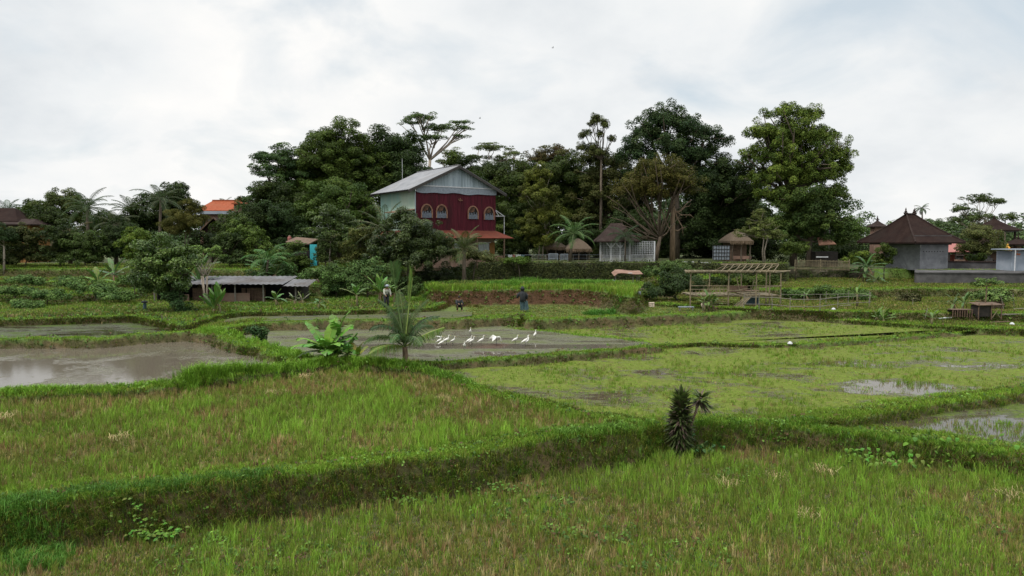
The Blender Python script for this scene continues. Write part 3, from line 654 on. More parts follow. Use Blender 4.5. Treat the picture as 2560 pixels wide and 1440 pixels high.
bush_rows = [
 (66, 60, [(60,600,50,34),(80,640,60,30)], (.03,.045,.014), (.075,.085,.03), 'brownish green thicket right of the white-trunked little tree'),
 (67, 150, [(150,590,50,36),(150,635,60,32)], DK1, (.05,.075,.025), 'dark thicket under the olive bushy tree'),
 (66, 215, [(215,610,55,34),(200,645,50,24)], DK2, (.06,.10,.03), 'green thicket under the tallest left palm'),
 (68, 290, [(300,585,50,36),(270,630,60,34)], DK1, (.035,.06,.02), 'blackish thicket behind the leaning banana plants'),
 (64, 335, [(335,600,38,30),(350,640,44,30)], BR1, (.13,.20,.03), 'fresh yellow-green bush left of the vine-clad small tree'),
 (70, 590, [(590,560,40,28),(600,600,50,30)], (.03,.055,.016), (.07,.11,.03), 'bush beside the orange-roofed house wall'),
 (66, 610, [(615,590,48,32),(640,630,50,30)], BR1, (.10,.16,.035), 'bright leafy bush beneath the leaning spiky tree'),
 (64, 570, [(570,615,40,36),(590,650,50,20)], DK1, (.05,.08,.025), 'shaded bush behind the pale-stemmed tree'),
 (62, 700, [(690,650,45,24),(735,660,40,20)], MD1, (.09,.14,.035), 'bush behind the shed roof left of the turquoise panel'),
 (58, 700, [(700,685,42,24),(660,690,36,18)], (.035,.07,.022), (.085,.15,.04), 'leafy bush right above the grey shed roof'),
 (66, 750, [(745,640,30,26),(740,660,40,20)], DK1, (.05,.075,.022), 'dark bush at the foot of the turquoise panel'),
 (63, 905, [(905,600,42,34),(930,640,44,36),(880,640,36,36)], OL1, (.10,.12,.035), 'olive bush with dry brown fronds left of the dense round tree'),
 (56, 840, [(850,690,52,30),(830,720,48,22)], MD1, (.08,.14,.035), 'big leafy bush right of the shed end'),
 (55, 915, [(920,680,48,26),(950,710,42,22),(900,715,50,22)], (.035,.07,.02), (.10,.16,.045), 'light-tipped bush below the dense round tree'),
 (58, 790, [(790,690,36,22),(770,720,30,14)], (.04,.075,.02), (.09,.15,.04), 'bush between the thin dead stem and the shed roof'),
 (62, 1110, [(1110,690,60,24),(1060,700,50,20)], DK1, (.035,.05,.02), 'deeply shaded undergrowth bush between the round tree and the mossy wall'),
 (66, 1180, [(1175,640,45,22),(1220,648,34,14)], (.05,.06,.02), (.10,.115,.04), 'grey-green bush against the lower floor of the red house'),
 (72, 1300, [(1290,652,40,9)], BR1, (.09,.17,.03), 'low bright green mound on top of the mossy wall'),
 (88, 1260, [(1255,560,40,50),(1265,610,40,36)], MD1, (.075,.11,.03), 'green bush mass right behind the corner of the red house'),
 (84, 1580, [(1575,560,50,40),(1600,600,46,34),(1540,590,40,40)], DK1, (.04,.065,.022), 'dark thicket behind the gazebo roof'),
 (86, 1470, [(1450,600,50,30),(1490,610,40,30)], DK1, (.03,.05,.018), 'dark thicket left of the gazebo'),
 (62, 1670, [(1690,672,54,20),(1640,680,36,18),(1720,690,40,22)], (.03,.06,.018), (.075,.125,.035), 'feathery leafy shrub growing out before the wall, left of the bamboo hut frame'),
 (56, 1700, [(1700,715,56,30),(1650,730,44,26)], DK1, (.035,.055,.018), 'deep shaded shrub mass left of the bamboo hut posts'),
 (54, 1600, [(1590,735,34,18),(1630,730,24,16)], DK1, MD2, 'dark bush at the right end of the grassy bank'),
 (57, 1500, [(1490,735,50,16),(1450,735,34,13),(1540,742,34,13)], MD1, (.07,.13,.025), 'creeping green bush spilling down the bank left of the dark bush'),
 (62, 1960, [(1880,700,60,14),(1830,705,50,14)], DK1, MD2, 'low bush seen through the bamboo hut'),
 (57, 2100, [(2060,735,50,12),(2130,738,46,10),(1990,738,40,12)], (.03,.06,.015), (.07,.12,.025), 'low vine-covered bush row behind the bamboo pen fence'),
 (55, 2270, [(2265,748,34,14)], (.05,.045,.02), (.08,.085,.03), 'brownish scrub heap right of the bamboo pen'),
 (77, 2440, [(2440,650,34,9)], DK1, MD2, 'plants peeping over the temple courtyard wall'),
 (57, 800, [(800,735,40,16),(770,728,26,12)], MD1, (.08, .13, .03), 'low dark bush right of the shed roof end'),
 (57, 1000, [(1000,715,50,22),(1040,728,36,14)], DK1, (.05,.08,.022), 'shaded bush at the left foot of the grassy shelf'),
 (57, 860, [(865,742,46,14)], (.035,.06,.018), (.08,.13,.03), 'bush behind the banana plants right of the shed'),
 (62, 812, [(812,640,22,34),(818,610,18,24)], DK1, (.045,.07,.018), 'narrow dark bush overlapping the right side of the turquoise panel'),
 (60.5, 735, [(735,625,26,18),(745,655,26,20)], MD1, (.07,.115,.025), 'bush just left of the turquoise panel'),
 (50, 2460, [(2470,745,44,16),(2500,740,24,14)], MD1, (.10,.15,.04), 'loose bush behind the little wooden coop'),
]
for k, (d, bx, bl, a, b, lab) in enumerate(bush_rows):
    woody('bush', lab, 'bush', d, bx, bl, a, b, 'bushes around the terraces', cr=.5 if d < 75 else .8, leaf=.165 if d < 62 else .2, cov=.5, tr=.06, limbs=5, flat=.65, parts=('foliage', 'stem'), shell=.55)
low_rows = [(50,(30,728,40,14)),(49,(110,738,44,14)),(51,(230,720,46,18)),(50,(290,738,40,16)),(54,(170,705,44,12)),(53,(330,700,40,16)),(47,(60,762,40,10)),(56,(60,700,40,9))]
for k, (d, b) in enumerate(low_rows):
    lab = ['low weedy bush by the left frame edge, second terrace up', 'low weedy bush in the middle of the left slope', 'larger light bush on the left slope under the bananas', 'light bush left of the vine-clad tree foot', 'small bush on the upper left terrace edge', 'bush touching the left side of the vine-clad tree', 'lowest small bush above the upper left pond bank', 'flat bush along the hedge line at far left'][k]
    woody('bush', lab, 'bush', d, b[0], [b, (b[0] + b[2] * .6, b[1] + 5, b[2] * .6, b[3] * .8)], (.04,.08,.02), (.10,.165,.04), 'weedy bushes on the left slope', cr=.35, leaf=.14, cov=.5, tr=.04, limbs=4, flat=.6, parts=('foliage', 'stem'))
# far-off wood closing the view behind everything
B_ = []
for k in range(64):
    yy = R.uniform(118, 175); xx = (-.86 + 1.72 * (k + R.random()) / 64) * yy; rr_ = R.uniform(4, 7)
    pxx = CX + F * xx / yy
    top = 552 if pxx < 640 or pxx > 2130 else 470
    hgt_ = HC + (600 - top - R.uniform(0, 30)) * yy / F
    B_.append(((xx, yy, (hgt_ + 3) / 2), rr_, rr_ * .8, (hgt_ - 2) / 2))
V, Q, Cc, _c = crown_cloud(B_, 1.8, .55, .42, .7, (.028, .05, .018), (.07, .105, .035), .6, .7, 1.0, 5, -.9)
tag(link('distant_woods', np_mesh('distant_woods', V, [Q], M['leaf'], Cc)), 'far-off dark wood closing the horizon behind the yard and houses', 'woods', None, 'stuff')
# small vine-clad tree on the terrace at left
woody('vine_clad_tree', 'small round-crowned tree with a creeper-covered trunk on the terrace corner left of the shed', 'tree', 44.5, 452, [(418,640,66,40),(385,665,45,34),(450,660,44,38),(400,700,66,28),(440,715,44,24),(385,720,40,18)], (.030,.058,.012), (.095,.15,.028), None, cr=.42, leaf=.15, cov=.6, tr=.14, limbs=16, fork=(440,730), gloss=True, shell=.7)
woody('creeper_shrub', 'dark creeper bush wrapped round the foot of the small left tree', 'bush', 44.2, 450, [(445,750,26,30),(462,780,24,22),(440,790,16,14)], (.020,.045,.014), (.05,.09,.028), None, cr=.35, leaf=.13, cov=.6, tr=.05, limbs=4, parts=('foliage', 'stem'))
woody('round_shrub', 'tiny clipped dark bush on the grass beside the upper left pond', 'bush', 40.5, 402, [(402,806,9,9)], DK1, (.03,.05,.02), None, cr=.12, leaf=.08, cov=.7, tr=.03, limbs=2, parts=('foliage', 'stem'))
woody('creeping_shrub', 'dark leafy bush on the bund between the brown pond and the egret pond', 'bush', 36.5, 640, [(640,838,24,18),(655,850,15,14)], (.02,.05,.016), (.05,.10,.03), None, cr=.28, leaf=.11, cov=.6, tr=.04, limbs=3, parts=('foliage', 'stem'))
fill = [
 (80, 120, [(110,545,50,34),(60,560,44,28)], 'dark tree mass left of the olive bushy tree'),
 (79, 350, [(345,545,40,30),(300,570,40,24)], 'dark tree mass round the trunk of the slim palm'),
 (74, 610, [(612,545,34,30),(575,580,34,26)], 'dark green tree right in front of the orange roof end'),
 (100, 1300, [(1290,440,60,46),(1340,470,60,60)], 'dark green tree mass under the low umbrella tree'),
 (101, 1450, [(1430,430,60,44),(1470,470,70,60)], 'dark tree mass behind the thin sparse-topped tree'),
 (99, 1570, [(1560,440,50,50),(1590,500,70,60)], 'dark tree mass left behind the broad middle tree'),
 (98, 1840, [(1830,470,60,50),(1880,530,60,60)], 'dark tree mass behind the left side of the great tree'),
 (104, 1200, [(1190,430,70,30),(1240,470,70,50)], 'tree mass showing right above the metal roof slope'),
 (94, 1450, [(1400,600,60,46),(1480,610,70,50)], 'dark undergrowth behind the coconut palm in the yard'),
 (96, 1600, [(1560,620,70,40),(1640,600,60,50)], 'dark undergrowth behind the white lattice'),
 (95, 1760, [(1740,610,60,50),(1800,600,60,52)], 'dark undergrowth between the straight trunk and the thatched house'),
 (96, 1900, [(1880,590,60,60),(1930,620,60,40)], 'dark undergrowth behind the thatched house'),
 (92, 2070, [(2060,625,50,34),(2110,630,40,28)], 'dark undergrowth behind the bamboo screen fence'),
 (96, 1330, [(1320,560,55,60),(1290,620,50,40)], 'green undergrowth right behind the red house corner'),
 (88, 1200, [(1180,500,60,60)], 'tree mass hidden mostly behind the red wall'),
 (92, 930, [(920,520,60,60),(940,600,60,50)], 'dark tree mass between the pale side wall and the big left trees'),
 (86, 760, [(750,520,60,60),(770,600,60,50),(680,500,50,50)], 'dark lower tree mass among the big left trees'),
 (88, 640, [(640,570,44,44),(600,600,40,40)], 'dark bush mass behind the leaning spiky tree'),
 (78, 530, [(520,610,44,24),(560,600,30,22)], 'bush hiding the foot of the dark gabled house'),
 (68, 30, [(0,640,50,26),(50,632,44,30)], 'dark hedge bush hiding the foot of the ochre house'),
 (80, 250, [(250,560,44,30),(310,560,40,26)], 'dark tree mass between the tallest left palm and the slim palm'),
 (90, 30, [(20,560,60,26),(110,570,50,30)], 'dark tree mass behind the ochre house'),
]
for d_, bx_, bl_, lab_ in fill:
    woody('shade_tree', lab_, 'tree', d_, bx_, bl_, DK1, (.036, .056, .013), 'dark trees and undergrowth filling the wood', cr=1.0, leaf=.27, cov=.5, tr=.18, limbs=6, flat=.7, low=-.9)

# ------------------------------------------------------------------ grass (nobody could count it)
def blades(P, h, w, lean, col, droop=0.12, rg=NR):
    """P (n,3) roots, h heights, w widths, lean (n,2) horizontal tip offsets, col (n,3)."""
    n = len(P)
    th = rg.random(n) * math.pi
    wd = np.stack([np.cos(th), np.sin(th) * .5, np.zeros(n)], 1) * (w[:, None] * .5)
    ld = np.concatenate([lean, np.zeros((n, 1))], 1)
    z = np.array([0, 0, 1.0])
    mid = P + ld * .38 + z * (h * .62)[:, None]
    tip = P + ld + z * (h * (1 - droop))[:, None]
    V = np.stack([P - wd, P + wd, mid - wd * .8, mid + wd * .8, tip], 1).reshape(-1, 3)
    i = np.arange(n)[:, None] * 5
    q = i + np.array([[0, 1, 3, 2]]); t = i + np.array([[2, 3, 4]])
    c = np.repeat(col, 5, axis=0)
    return V, q, t, c
def merge(parts):
    Vs, Q, T, C = [], [], [], []; o = 0
    for V, q, t, c in parts:
        Vs.append(V); Q.append(q + o); T.append(t + o); C.append(c); o += len(V)
    return np.concatenate(Vs), [np.concatenate(Q), np.concatenate(T)], np.concatenate(C)
def clumps_of(x, y, z, k, spread, h, w, leanr, col, bias=(0, 0), cv=.16, droop=.12, rg=NR):
    n = len(x); r = np.repeat(np.arange(n), k)
    sp = spread[r] if np.ndim(spread) else spread
    P = np.stack([x[r] + rg.normal(size=len(r)) * sp, y[r] + rg.normal(size=len(r)) * sp, z[r] - .015], 1)
    H = h[r] * (.55 + .6 * rg.random(len(r)))
    ln = rg.normal(size=(len(r), 2)) * (H * leanr)[:, None] + np.array(bias) * H[:, None]
    cc = np.clip(col[r] * (1 + cv * rg.normal(size=(len(r), 1))) * (1 + .05 * rg.normal(size=(len(r), 3))), .003, .6)
    return blades(P, H, w[r], ln, cc, droop, rg)
def mixcol(n, *cw):
    """pick per element from weighted colours; weights are arrays or numbers"""
    W = np.stack([np.broadcast_to(np.asarray(c[1], float), (n,)) for c in cw], 1); W = W / W.sum(1, keepdims=True)
    u = NR.random((n, 1)); k = (u > np.cumsum(W, 1)).sum(1).clip(0, len(cw) - 1)
    return np.array([c[0] for c in cw])[k]

NC = 420000
d = np.exp(NR.uniform(math.log(11.5), math.log(80), NC)); x = NR.uniform(-.83, .83, NC) * (d + 1)
# extra points along the terrace edges, so the far banks are as well covered as the near ones
ex, ed_ = [], []
for P, r in zip(POLY, REG):
    for i, p in enumerate(r[2]):
        q = r[2][(i + 1) % len(r[2])]
        if p[0] == 'w' or q[0] == 'w': continue
        a, b = P[i], P[(i + 1) % len(P)]; dm = max(8, (a[1] + b[1]) / 2)
        if dm > 80 or abs(a[0]) > 1.2 * a[1] + 10: continue
        k = int(math.dist(a, b) / dm * 9000)
        t = NR.random(k); ex.append(a[0] + (b[0] - a[0]) * t + NR.normal(size=k) * r[3] * .6); ed_.append(a[1] + (b[1] - a[1]) * t - NR.random(k) * r[3] * 1.6 + .2)
x = np.concatenate([x] + ex); d = np.concatenate([d] + ed_); EXTRA = np.arange(len(x)) >= NC; NC = len(x)
z, reg, bank, rim = terrain(x, d)
names = np.array(REGN + ['none'])[reg]
stub = (reg == -1) | (names == 'left_stubble')
wet = np.isin(names, ['low_marsh', 'big_marsh', 'far_marsh'])
pool = np.isin(names, ['left_pond', 'egret_pond', 'upper_pond', 'mud_pond']) & (bank < .3) & (rim > .3)
# the mud field's far right half is dry yellow-green meadow
meadow_half = (names == 'mud_pond') & (x > -3.2) & (d > 44)
pool &= ~meadow_half
bnk = bank > .35
rm = (rim < np.where(d < 26, .95, .6)) & ~bnk
pn = fbm(x * .5, d * .5, 41); pn2 = fbm(x * 1.6, d * 1.6, 47); pn3 = fbm(x * .18, d * .18, 53)
n = NC
GRN, LGR, DGR, OLV, BRN, STR, DRK = (.112,.195,.018), (.18,.315,.030), (.050,.092,.014), (.18,.19,.036), (.115,.064,.030), (.38,.29,.14), (.04,.030,.015)
px_of = CX + F * x / d
brownish = np.clip((fbm(x * .25 + 3, d * .25, 61) - .30) * 5, 0, 1)
brownish = np.where(d < 26, np.clip((fbm(x * .35, d * .35, 63) - .52) * 5, 0, .4) + .9 * ((px_of > 480) & (px_of < 1030)), brownish + .5)
brownish = np.where((names == 'grass_shelf') & (px_of > 1075) & (px_of < 1500), 3.0, brownish)
brownish = np.where(np.isin(names, ['left_slope']) & (d > 48), .1, brownish)
farpatch = np.clip((fbm(x * .35 + 9, d * .9, 111) - .48) * 6, 0, 1)
colr = mixcol(n, (GRN, .5), (LGR, .35), (OLV, .25 * pn + .05))
nearb = 1.0 * (d < 26)
colb = mixcol(n, (BRN, brownish * .75 + .05), (DGR, .55), (GRN, .30 + .35 * nearb), (OLV, .40 + .45 * nearb), (DRK, (.25 * pn2 + brownish * .3) * (1 - .6 * nearb)))
ns_ = ((reg == -1) | (names == 'left_stubble')) * 1.0
cols = mixcol(n, (GRN, .5), (LGR, .30 * pn + .05), (DGR, .35), (OLV, .45 + .9 * ns_), (STR, .05 + .30 * ns_), (BRN, .25 * ns_))
colm = mixcol(n, (LGR, .8), (GRN, .3), (OLV, .6), (STR, .12))
yard = np.isin(names, ['yard'])
sel_ = (d > 40) & (NR.random(n) < farpatch * .8)
cols = np.where(sel_[:, None], mixcol(n, (DGR, .6), (BRN, .35), (STR, .15), (OLV, .3)), cols)
slope = np.isin(names, ['left_slope', 'grass_shelf', 'path_bank', 'garden', 'pen_meadow', 'upper_meadow', 'yard']) | meadow_half
tall = np.isin(names, ['grass_shelf']) & (px_of > 1060);
redbank = bnk & (names == 'grass_shelf') | (bnk & (px_of > 1075) & (px_of < 1500) & (d > 49) & (d < 55))
rbm = redbank & (px_of > 1075) & (px_of < 1500)
colb = np.where(((d > 26) & (NR.random(n) < .45))[:, None], mixcol(n, (DRK, .6), (DGR, .5), ((.065,.05,.022), .5)), colb)
colb = np.where(rbm[:, None], mixcol(n, ((.13,.066,.034), .6), ((.09,.046,.025), .5), ((.07,.075,.022), .4)), colb)
far_ = np.clip((d - 24) / 12, 0, 1)
h = np.where(bnk, (.20 + .14 * pn2) * (1 - .45 * far_), np.where(rm, (.10 + .10 * pn2) * (1 - .3 * far_), np.where(stub, .05 + .08 * pn, np.where(wet, .06 + .10 * pn2, .12 + .28 * pn))))
h = np.where(tall & ~bnk, .15 + .75 * pn, h); h = np.where(names == 'shelf_back', .15, h); h = np.where(meadow_half, .08, h); h = np.where(np.isin(names, ['garden', 'pen_meadow', 'upper_meadow']) & ~bnk, .08 + .16 * pn, h)
h = np.where(yard, .10, h)
col = np.where(bnk[:, None], colb, np.where(rm[:, None], colr, np.where(wet[:, None], colm, cols)))
ylw = mixcol(n, (OLV, .6), (GRN, .45), ((.15, .125, .035), .5), (DGR, .4), (BRN, .2))
col0 = cols
col = np.where((meadow_half | np.isin(names, ['upper_meadow', 'garden']))[:, None] & ~bnk[:, None] & ~rm[:, None], ylw, col)
col = np.where((sel_ & ~bnk & ~rm)[:, None], cols, col)
col = col * (1 + .5 * (pn3 - .5))[:, None]
keep = ~pool & ~(wet & ~bnk & ~rm & (NR.random(n) > .30 * np.clip((pn - .3) * 3, .1, 1)))
keep &= ~(yard & (d > 73) & (NR.random(n) > .5)) & ~(d > 75) | (tall & (d < 78))
keep &= (x < .83 * d + 2)
keep &= ~(EXTRA & ~bnk)
keep &= ~(stub & ~bnk & ~rm & (NR.random(n) < .35))
def tag_stuff(o, label, cat): return tag(o, label, cat, None, 'stuff')
parts = []
for msk, k, lr, bias, dr in ((keep & bnk, 6, .35, (0, -.45), .35), (keep & rm & ~bnk, 6, .35, (0, 0), .15), (keep & ~bnk & ~rm, 4, .3, (0, 0), .12)):
    xs, dsn, zs = x[msk], d[msk], z[msk]
    parts.append(clumps_of(xs, dsn, zs, k, .02 + .0016 * dsn, h[msk], .0075 + .00052 * dsn, lr, col[msk], bias, .2, dr))
V, Fc, C = merge(parts)
print('grass verts', len(V))
tag_stuff(link('terrace_grass', np_mesh('terrace_grass', V, Fc, M['grass'], C)), 'short green grass and weeds covering the rice terrace banks and meadows', 'grass')

# rice stubble in hills
def hills(x0, x1, y0, y1, sx, sy, rot, jit=.05):
    a = np.arange(x0, x1, sx); b = np.arange(y0, y1, sy)
    A, B = np.meshgrid(a, b); A = A.ravel() + NR.normal(size=A.size) * jit; B = B.ravel() + NR.normal(size=B.size) * jit
    c, s_ = math.cos(rot), math.sin(rot); mx_, my_ = (x0 + x1) / 2, (y0 + y1) / 2
    X_ = (A - mx_) * c - (B - my_) * s_ + mx_; Y_ = (A - mx_) * s_ + (B - my_) * c + my_
    m = (np.abs(X_) < .83 * (Y_ + 1)) & (Y_ > 11.5)
    return X_[m], Y_[m]
hx, hy = hills(-34, 34, 8, 40, .20, .31, .22, .028)
hz, hreg, hb, hr = terrain(hx, hy)
hn = np.array(REGN + ['none'])[hreg]
ok = ((hreg == -1) | (hn == 'left_stubble')) & (hb < .25) & (hr > .35)
hx, hy, hz = hx[ok], hy[ok], hz[ok]
g = fbm(hx * .22, hy * .22, 71); g2 = fbm(hx * .9, hy * .9, 73)
ok = NR.random(len(hx)) < np.clip(.55 + g2 * .8, 0, 1)
hx, hy, hz, g, g2 = hx[ok], hy[ok], hz[ok], g[ok], g2[ok]
nh = len(hx)
fresh = np.clip((g - .50) * 4, 0, 1) + np.clip((hx + 1) * .12, 0, .5) * (hy > 21) * (hx > -4)     # greener re-growth
hh = .21 + .10 * NR.random(nh) + .08 * g2
straw = mixcol(nh, ((.27,.195,.085), .34), ((.19,.115,.055), .34), ((.35,.28,.13), .12), ((.17,.17,.04), .6))
green = mixcol(nh, ((.145,.225,.028), .6), ((.165,.29,.032), .34), ((.115,.16,.026), .34))
g3 = fbm(hx * .55 + 7, hy * .45, 79)
gness = np.clip(.43 - .13 * (hy < 22) + (g - .5) * 1.8 + (g3 - .5) * 2.2 + fresh * .6, .08, .95)          # how far a hill has grown green again
lively = .72 + .75 * fbm(hx * .7, hy * .7, 87)
ks = NR.random(nh) < 1.25 - gness; kg = NR.random(nh) < gness + .25
wv_ = .0085 + hy * .00030
K1 = clumps_of(hx[ks], hy[ks], hz[ks], 15, .034, (hh * (1.05 - .25 * gness))[ks], wv_[ks], .17, (straw * lively[:, None])[ks], (0, 0), .30, .05)
K2 = clumps_of(hx[kg], hy[kg], hz[kg], 20, .048, (hh * (.72 + .40 * gness) * lively)[kg], wv_[kg], .20, (green * lively[:, None])[kg], (0, 0), .22, .08)
# a few fallen straw bundles, loose and pale
kb = NR.random(nh) < .0035 * (g3 > .5); K3 = clumps_of(hx[kb], hy[kb], hz[kb] + .05, 60, .16, hh[kb] * .9, wv_[kb], .9, np.tile((.48, .37, .19), (kb.sum(), 1)), (0, 0), .25, .5)
# drop some blades so patches go straw or green
V, Fc, C = merge([K1, K2, K3])
tag_stuff(link('rice_stubble', np_mesh('rice_stubble', V, Fc, M['grass'], C)), 'cut rice stubble with straw stalks and green regrowth on the two nearest fields', 'rice stubble')
print('stubble hills', nh)

# sprouting tufts standing in the marsh fields
nm = 30000
md = np.exp(NR.uniform(math.log(20), math.log(46), nm)); mx_ = NR.uniform(-.3, .83, nm) * md
mz, mr, mb_, mri = terrain(mx_, md); mn = np.array(REGN + ['none'])[mr]
mp_ = fbm(mx_ * .5, md * .5, 83)
ok = np.isin(mn, ['low_marsh', 'big_marsh', 'far_marsh']) & (mb_ < .2) & (NR.random(nm) < np.clip((mp_ - .36) * 3.0, .06, 1) * .5)
mx_, md, mz, mp_ = mx_[ok], md[ok], mz[ok], mp_[ok]
cm = mixcol(len(mx_), ((.13,.23,.024), .6), ((.16,.20,.034), .4), ((.2,.17,.06), .18))
pp = [clumps_of(mx_, md, mz, 9, .05, .12 + .16 * mp_, .007 + .0004 * md, .22, cm, (0, 0), .2, .05)]
V, Fc, C = merge(pp)
tag_stuff(link('marsh_tufts', np_mesh('marsh_tufts', V, Fc, M['grass'], C)), 'thin tufts of young rice and rushes standing in the flooded green fields', 'rice sprouts')

# floating weed pads on the marsh water
nf = 60000
fd = np.exp(NR.uniform(math.log(20), math.log(50), nf)); fx = NR.uniform(-.35, .83, nf) * fd
fz, fr, fb, fri = terrain(fx, fd); fn = np.array(REGN + ['none'])[fr]
lev = {'low_marsh': .520, 'big_marsh': .677, 'far_marsh': .867, 'egret_pond': .960}
lz = np.array([lev.get(q, -1) for q in fn])
fp = fbm(fx * .45, fd * .8, 91)
opn = np.zeros(len(fx))
for (ox, oy, rx, ry, am) in OPEN: opn = np.maximum(opn, 1 - np.clip(((fx - ox) / rx) ** 2 + ((fd - oy) / ry) ** 2, 0, 1))
ok = (lz > 0) & (NR.random(nf) > opn * .95) & (fb < .1) & (fz < lz + .05) & (NR.random(nf) < np.where(fn == 'egret_pond', .08, np.clip((fp - .35) * 4, .1, 1)))
fx, fd, lz = fx[ok], fd[ok], lz[ok]
P = np.stack([fx, fd, lz + NR.random(len(fx)) * .012], 1)
Nn = unit(np.array([0, 0, 1.0]) + NR.normal(size=P.shape) * .10)
cp = mixcol(len(fx), ((.095,.135,.026), .5), ((.065,.09,.022), .35), ((.13,.125,.05), .3), ((.06,.045,.022), .3))
V, Q = leaf_quads(P, Nn, (.05 + .10 * NR.random(len(fx))) * (fd / 30) , .8)
tag_stuff(link('floating_weeds', np_mesh('floating_weeds', V, [Q], M['leaf'], np.repeat(cp, 4, axis=0))), 'yellow-green floating weeds and algae flecks on the flooded fields', 'water weeds')

# long arching tussock grass on the bund between stubble field and ponds, and tall grass patches
tx, ty, th_, tc = [], [], [], []
def tuss(pts, n, hgt, colr, jit=.35):
    for _ in range(n):
        i = R.randrange(len(pts) - 1); t = R.random()
        a, b = G(*pts[i]), G(*pts[i + 1])
        tx.append(a[0] + (b[0] - a[0]) * t + R.gauss(0, jit)); ty.append(a[1] + (b[1] - a[1]) * t + R.gauss(0, jit * .7)); th_.append(hgt * R.uniform(.6, 1.15)); tc.append(colr)
LG2, LG3 = (.15, .28, .028), (.095, .19, .02)
tuss([(470,952,1.25),(520,940,1.28),(640,930,1.25)], 170, .75, LG2, .28)
tuss([(640,930,1.25),(760,912,1.2),(900,905,1.2),(1000,915,1.15)], 340, .46, LG2)
tuss([(1000,915,1.15),(1100,935,1.05),(1180,962,1.0)], 130, .38, LG3)
tuss([(0,985,1.1),(200,977,1.1),(470,950,1.2)], 260, .36, LG2, .25)
tuss([(520,825,1.5),(600,840,1.4),(720,880,1.3),(760,895,1.2)], 260, .42, LG2, .4)
tuss([(0,1380,0),(120,1370,0),(60,1420,0)], 260, .30, (.085,.20,.03), .3)
tuss([(1380,1095,.8),(1500,1085,.85),(1640,1090,.6)], 240, .28, (.10,.20,.026), .4)
tuss([(1740,1090,.4),(1900,1095,.3),(2050,1100,.2)], 150, .24, (.10,.20,.022), .3)
tuss([(2050,1100,.3),(2300,1130,.3),(2560,1170,.3)], 170, .24, (.10,.20,.022), .3)
tuss([(700,1190,.9),(400,1222,.9),(0,1262,.9)], 170, .30, (.06,.14,.022), .2)
tuss([(860,750,1.9),(1000,750,1.9),(1080,740,2.2)], 160, .5, LG3, .6)
tuss([(1250,718,2.7),(1400,714,2.7),(1540,718,2.7)], 900, .75, (.095,.215,.026), .9)
tuss([(1070,716,2.7),(1180,714,2.7),(1280,716,2.7)], 420, .62, (.045,.10,.018), .9)
tuss([(1300,714,2.7),(1360,712,2.7)], 160, 1.0, (.085,.19,.024), .5)
tuss([(1090,728,2.6),(1200,730,2.6)], 20, .4, (.13,.12,.03), .3)
tuss([(1470,785,1.5),(1530,783,1.5)], 50, .5, (.07,.19,.03), .3)
tuss([(560,760,1.85),(760,765,1.85)], 60, .35, LG3, .4)
tx, ty, th_, tc = map(np.array, (tx, ty, th_, tc))
tz = terrain(tx, ty)[0]
cc = tc * (1 + .2 * NR.normal(size=(len(tx), 1)))
P_ = clumps_of(tx, ty, tz, 26, .07, th_, .009 + .00035 * ty, .42, np.clip(cc, .01, .5), (0, -.12), .22, .28)
V, Fc, C = merge([P_])
tag_stuff(link('tussock_grass', np_mesh('tussock_grass', V, Fc, M['grass'], C)), 'long arching tussock grass along the bunds and the shelf below the mossy wall', 'tall grass')
# leafy creeping weeds on banks: small broad leaves
nl = 130000
ld = np.exp(NR.uniform(math.log(13), math.log(60), nl)); lx = NR.uniform(-.83, .83, nl) * (ld + 1)
lz_, lr, lb, lri = terrain(lx, ld); ln_ = np.array(REGN + ['none'])[lr]
lp = fbm(lx * .5, ld * .5, 101)
ok = ((lb > .35) & (NR.random(nl) < .34 * np.clip((lp - .50) * 7, .03, 1))) | ((lri < .5) & (NR.random(nl) < .05)) | (((lr == -1)) & (lp > .62) & (NR.random(nl) < .08)) | (np.isin(ln_, ['left_slope', 'grass_shelf']) & (NR.random(nl) < .22))
lx, ld, lz_, lb = lx[ok], ld[ok], lz_[ok], lb[ok]
rep = 5; r_ = np.repeat(np.arange(len(lx)), rep)
P = np.stack([lx[r_] + NR.normal(size=len(r_)) * .06, ld[r_] + NR.normal(size=len(r_)) * .05, lz_[r_] + .03 + NR.random(len(r_)) * .14], 1)
Nn = unit(np.array([0, -.5, .9]) + NR.normal(size=P.shape) * .5)
cl = mixcol(len(lx), ((.04,.08,.016), .5), ((.075,.14,.024), .4), ((.11,.20,.034), .2), ((.08,.05,.026), .2))[r_] * (1 + .2 * NR.normal(size=(len(r_), 1)))
V, Q = leaf_quads(P, Nn, (.035 + .03 * NR.random(len(r_))) * (1 + ld[r_] / 28), .7)
tag_stuff(link('creeping_weeds', np_mesh('creeping_weeds', V, [Q], M['leaf'], np.repeat(np.clip(cl, .004, .5), 4, axis=0))), 'small-leaved creeping weeds on the terrace banks', 'weeds')

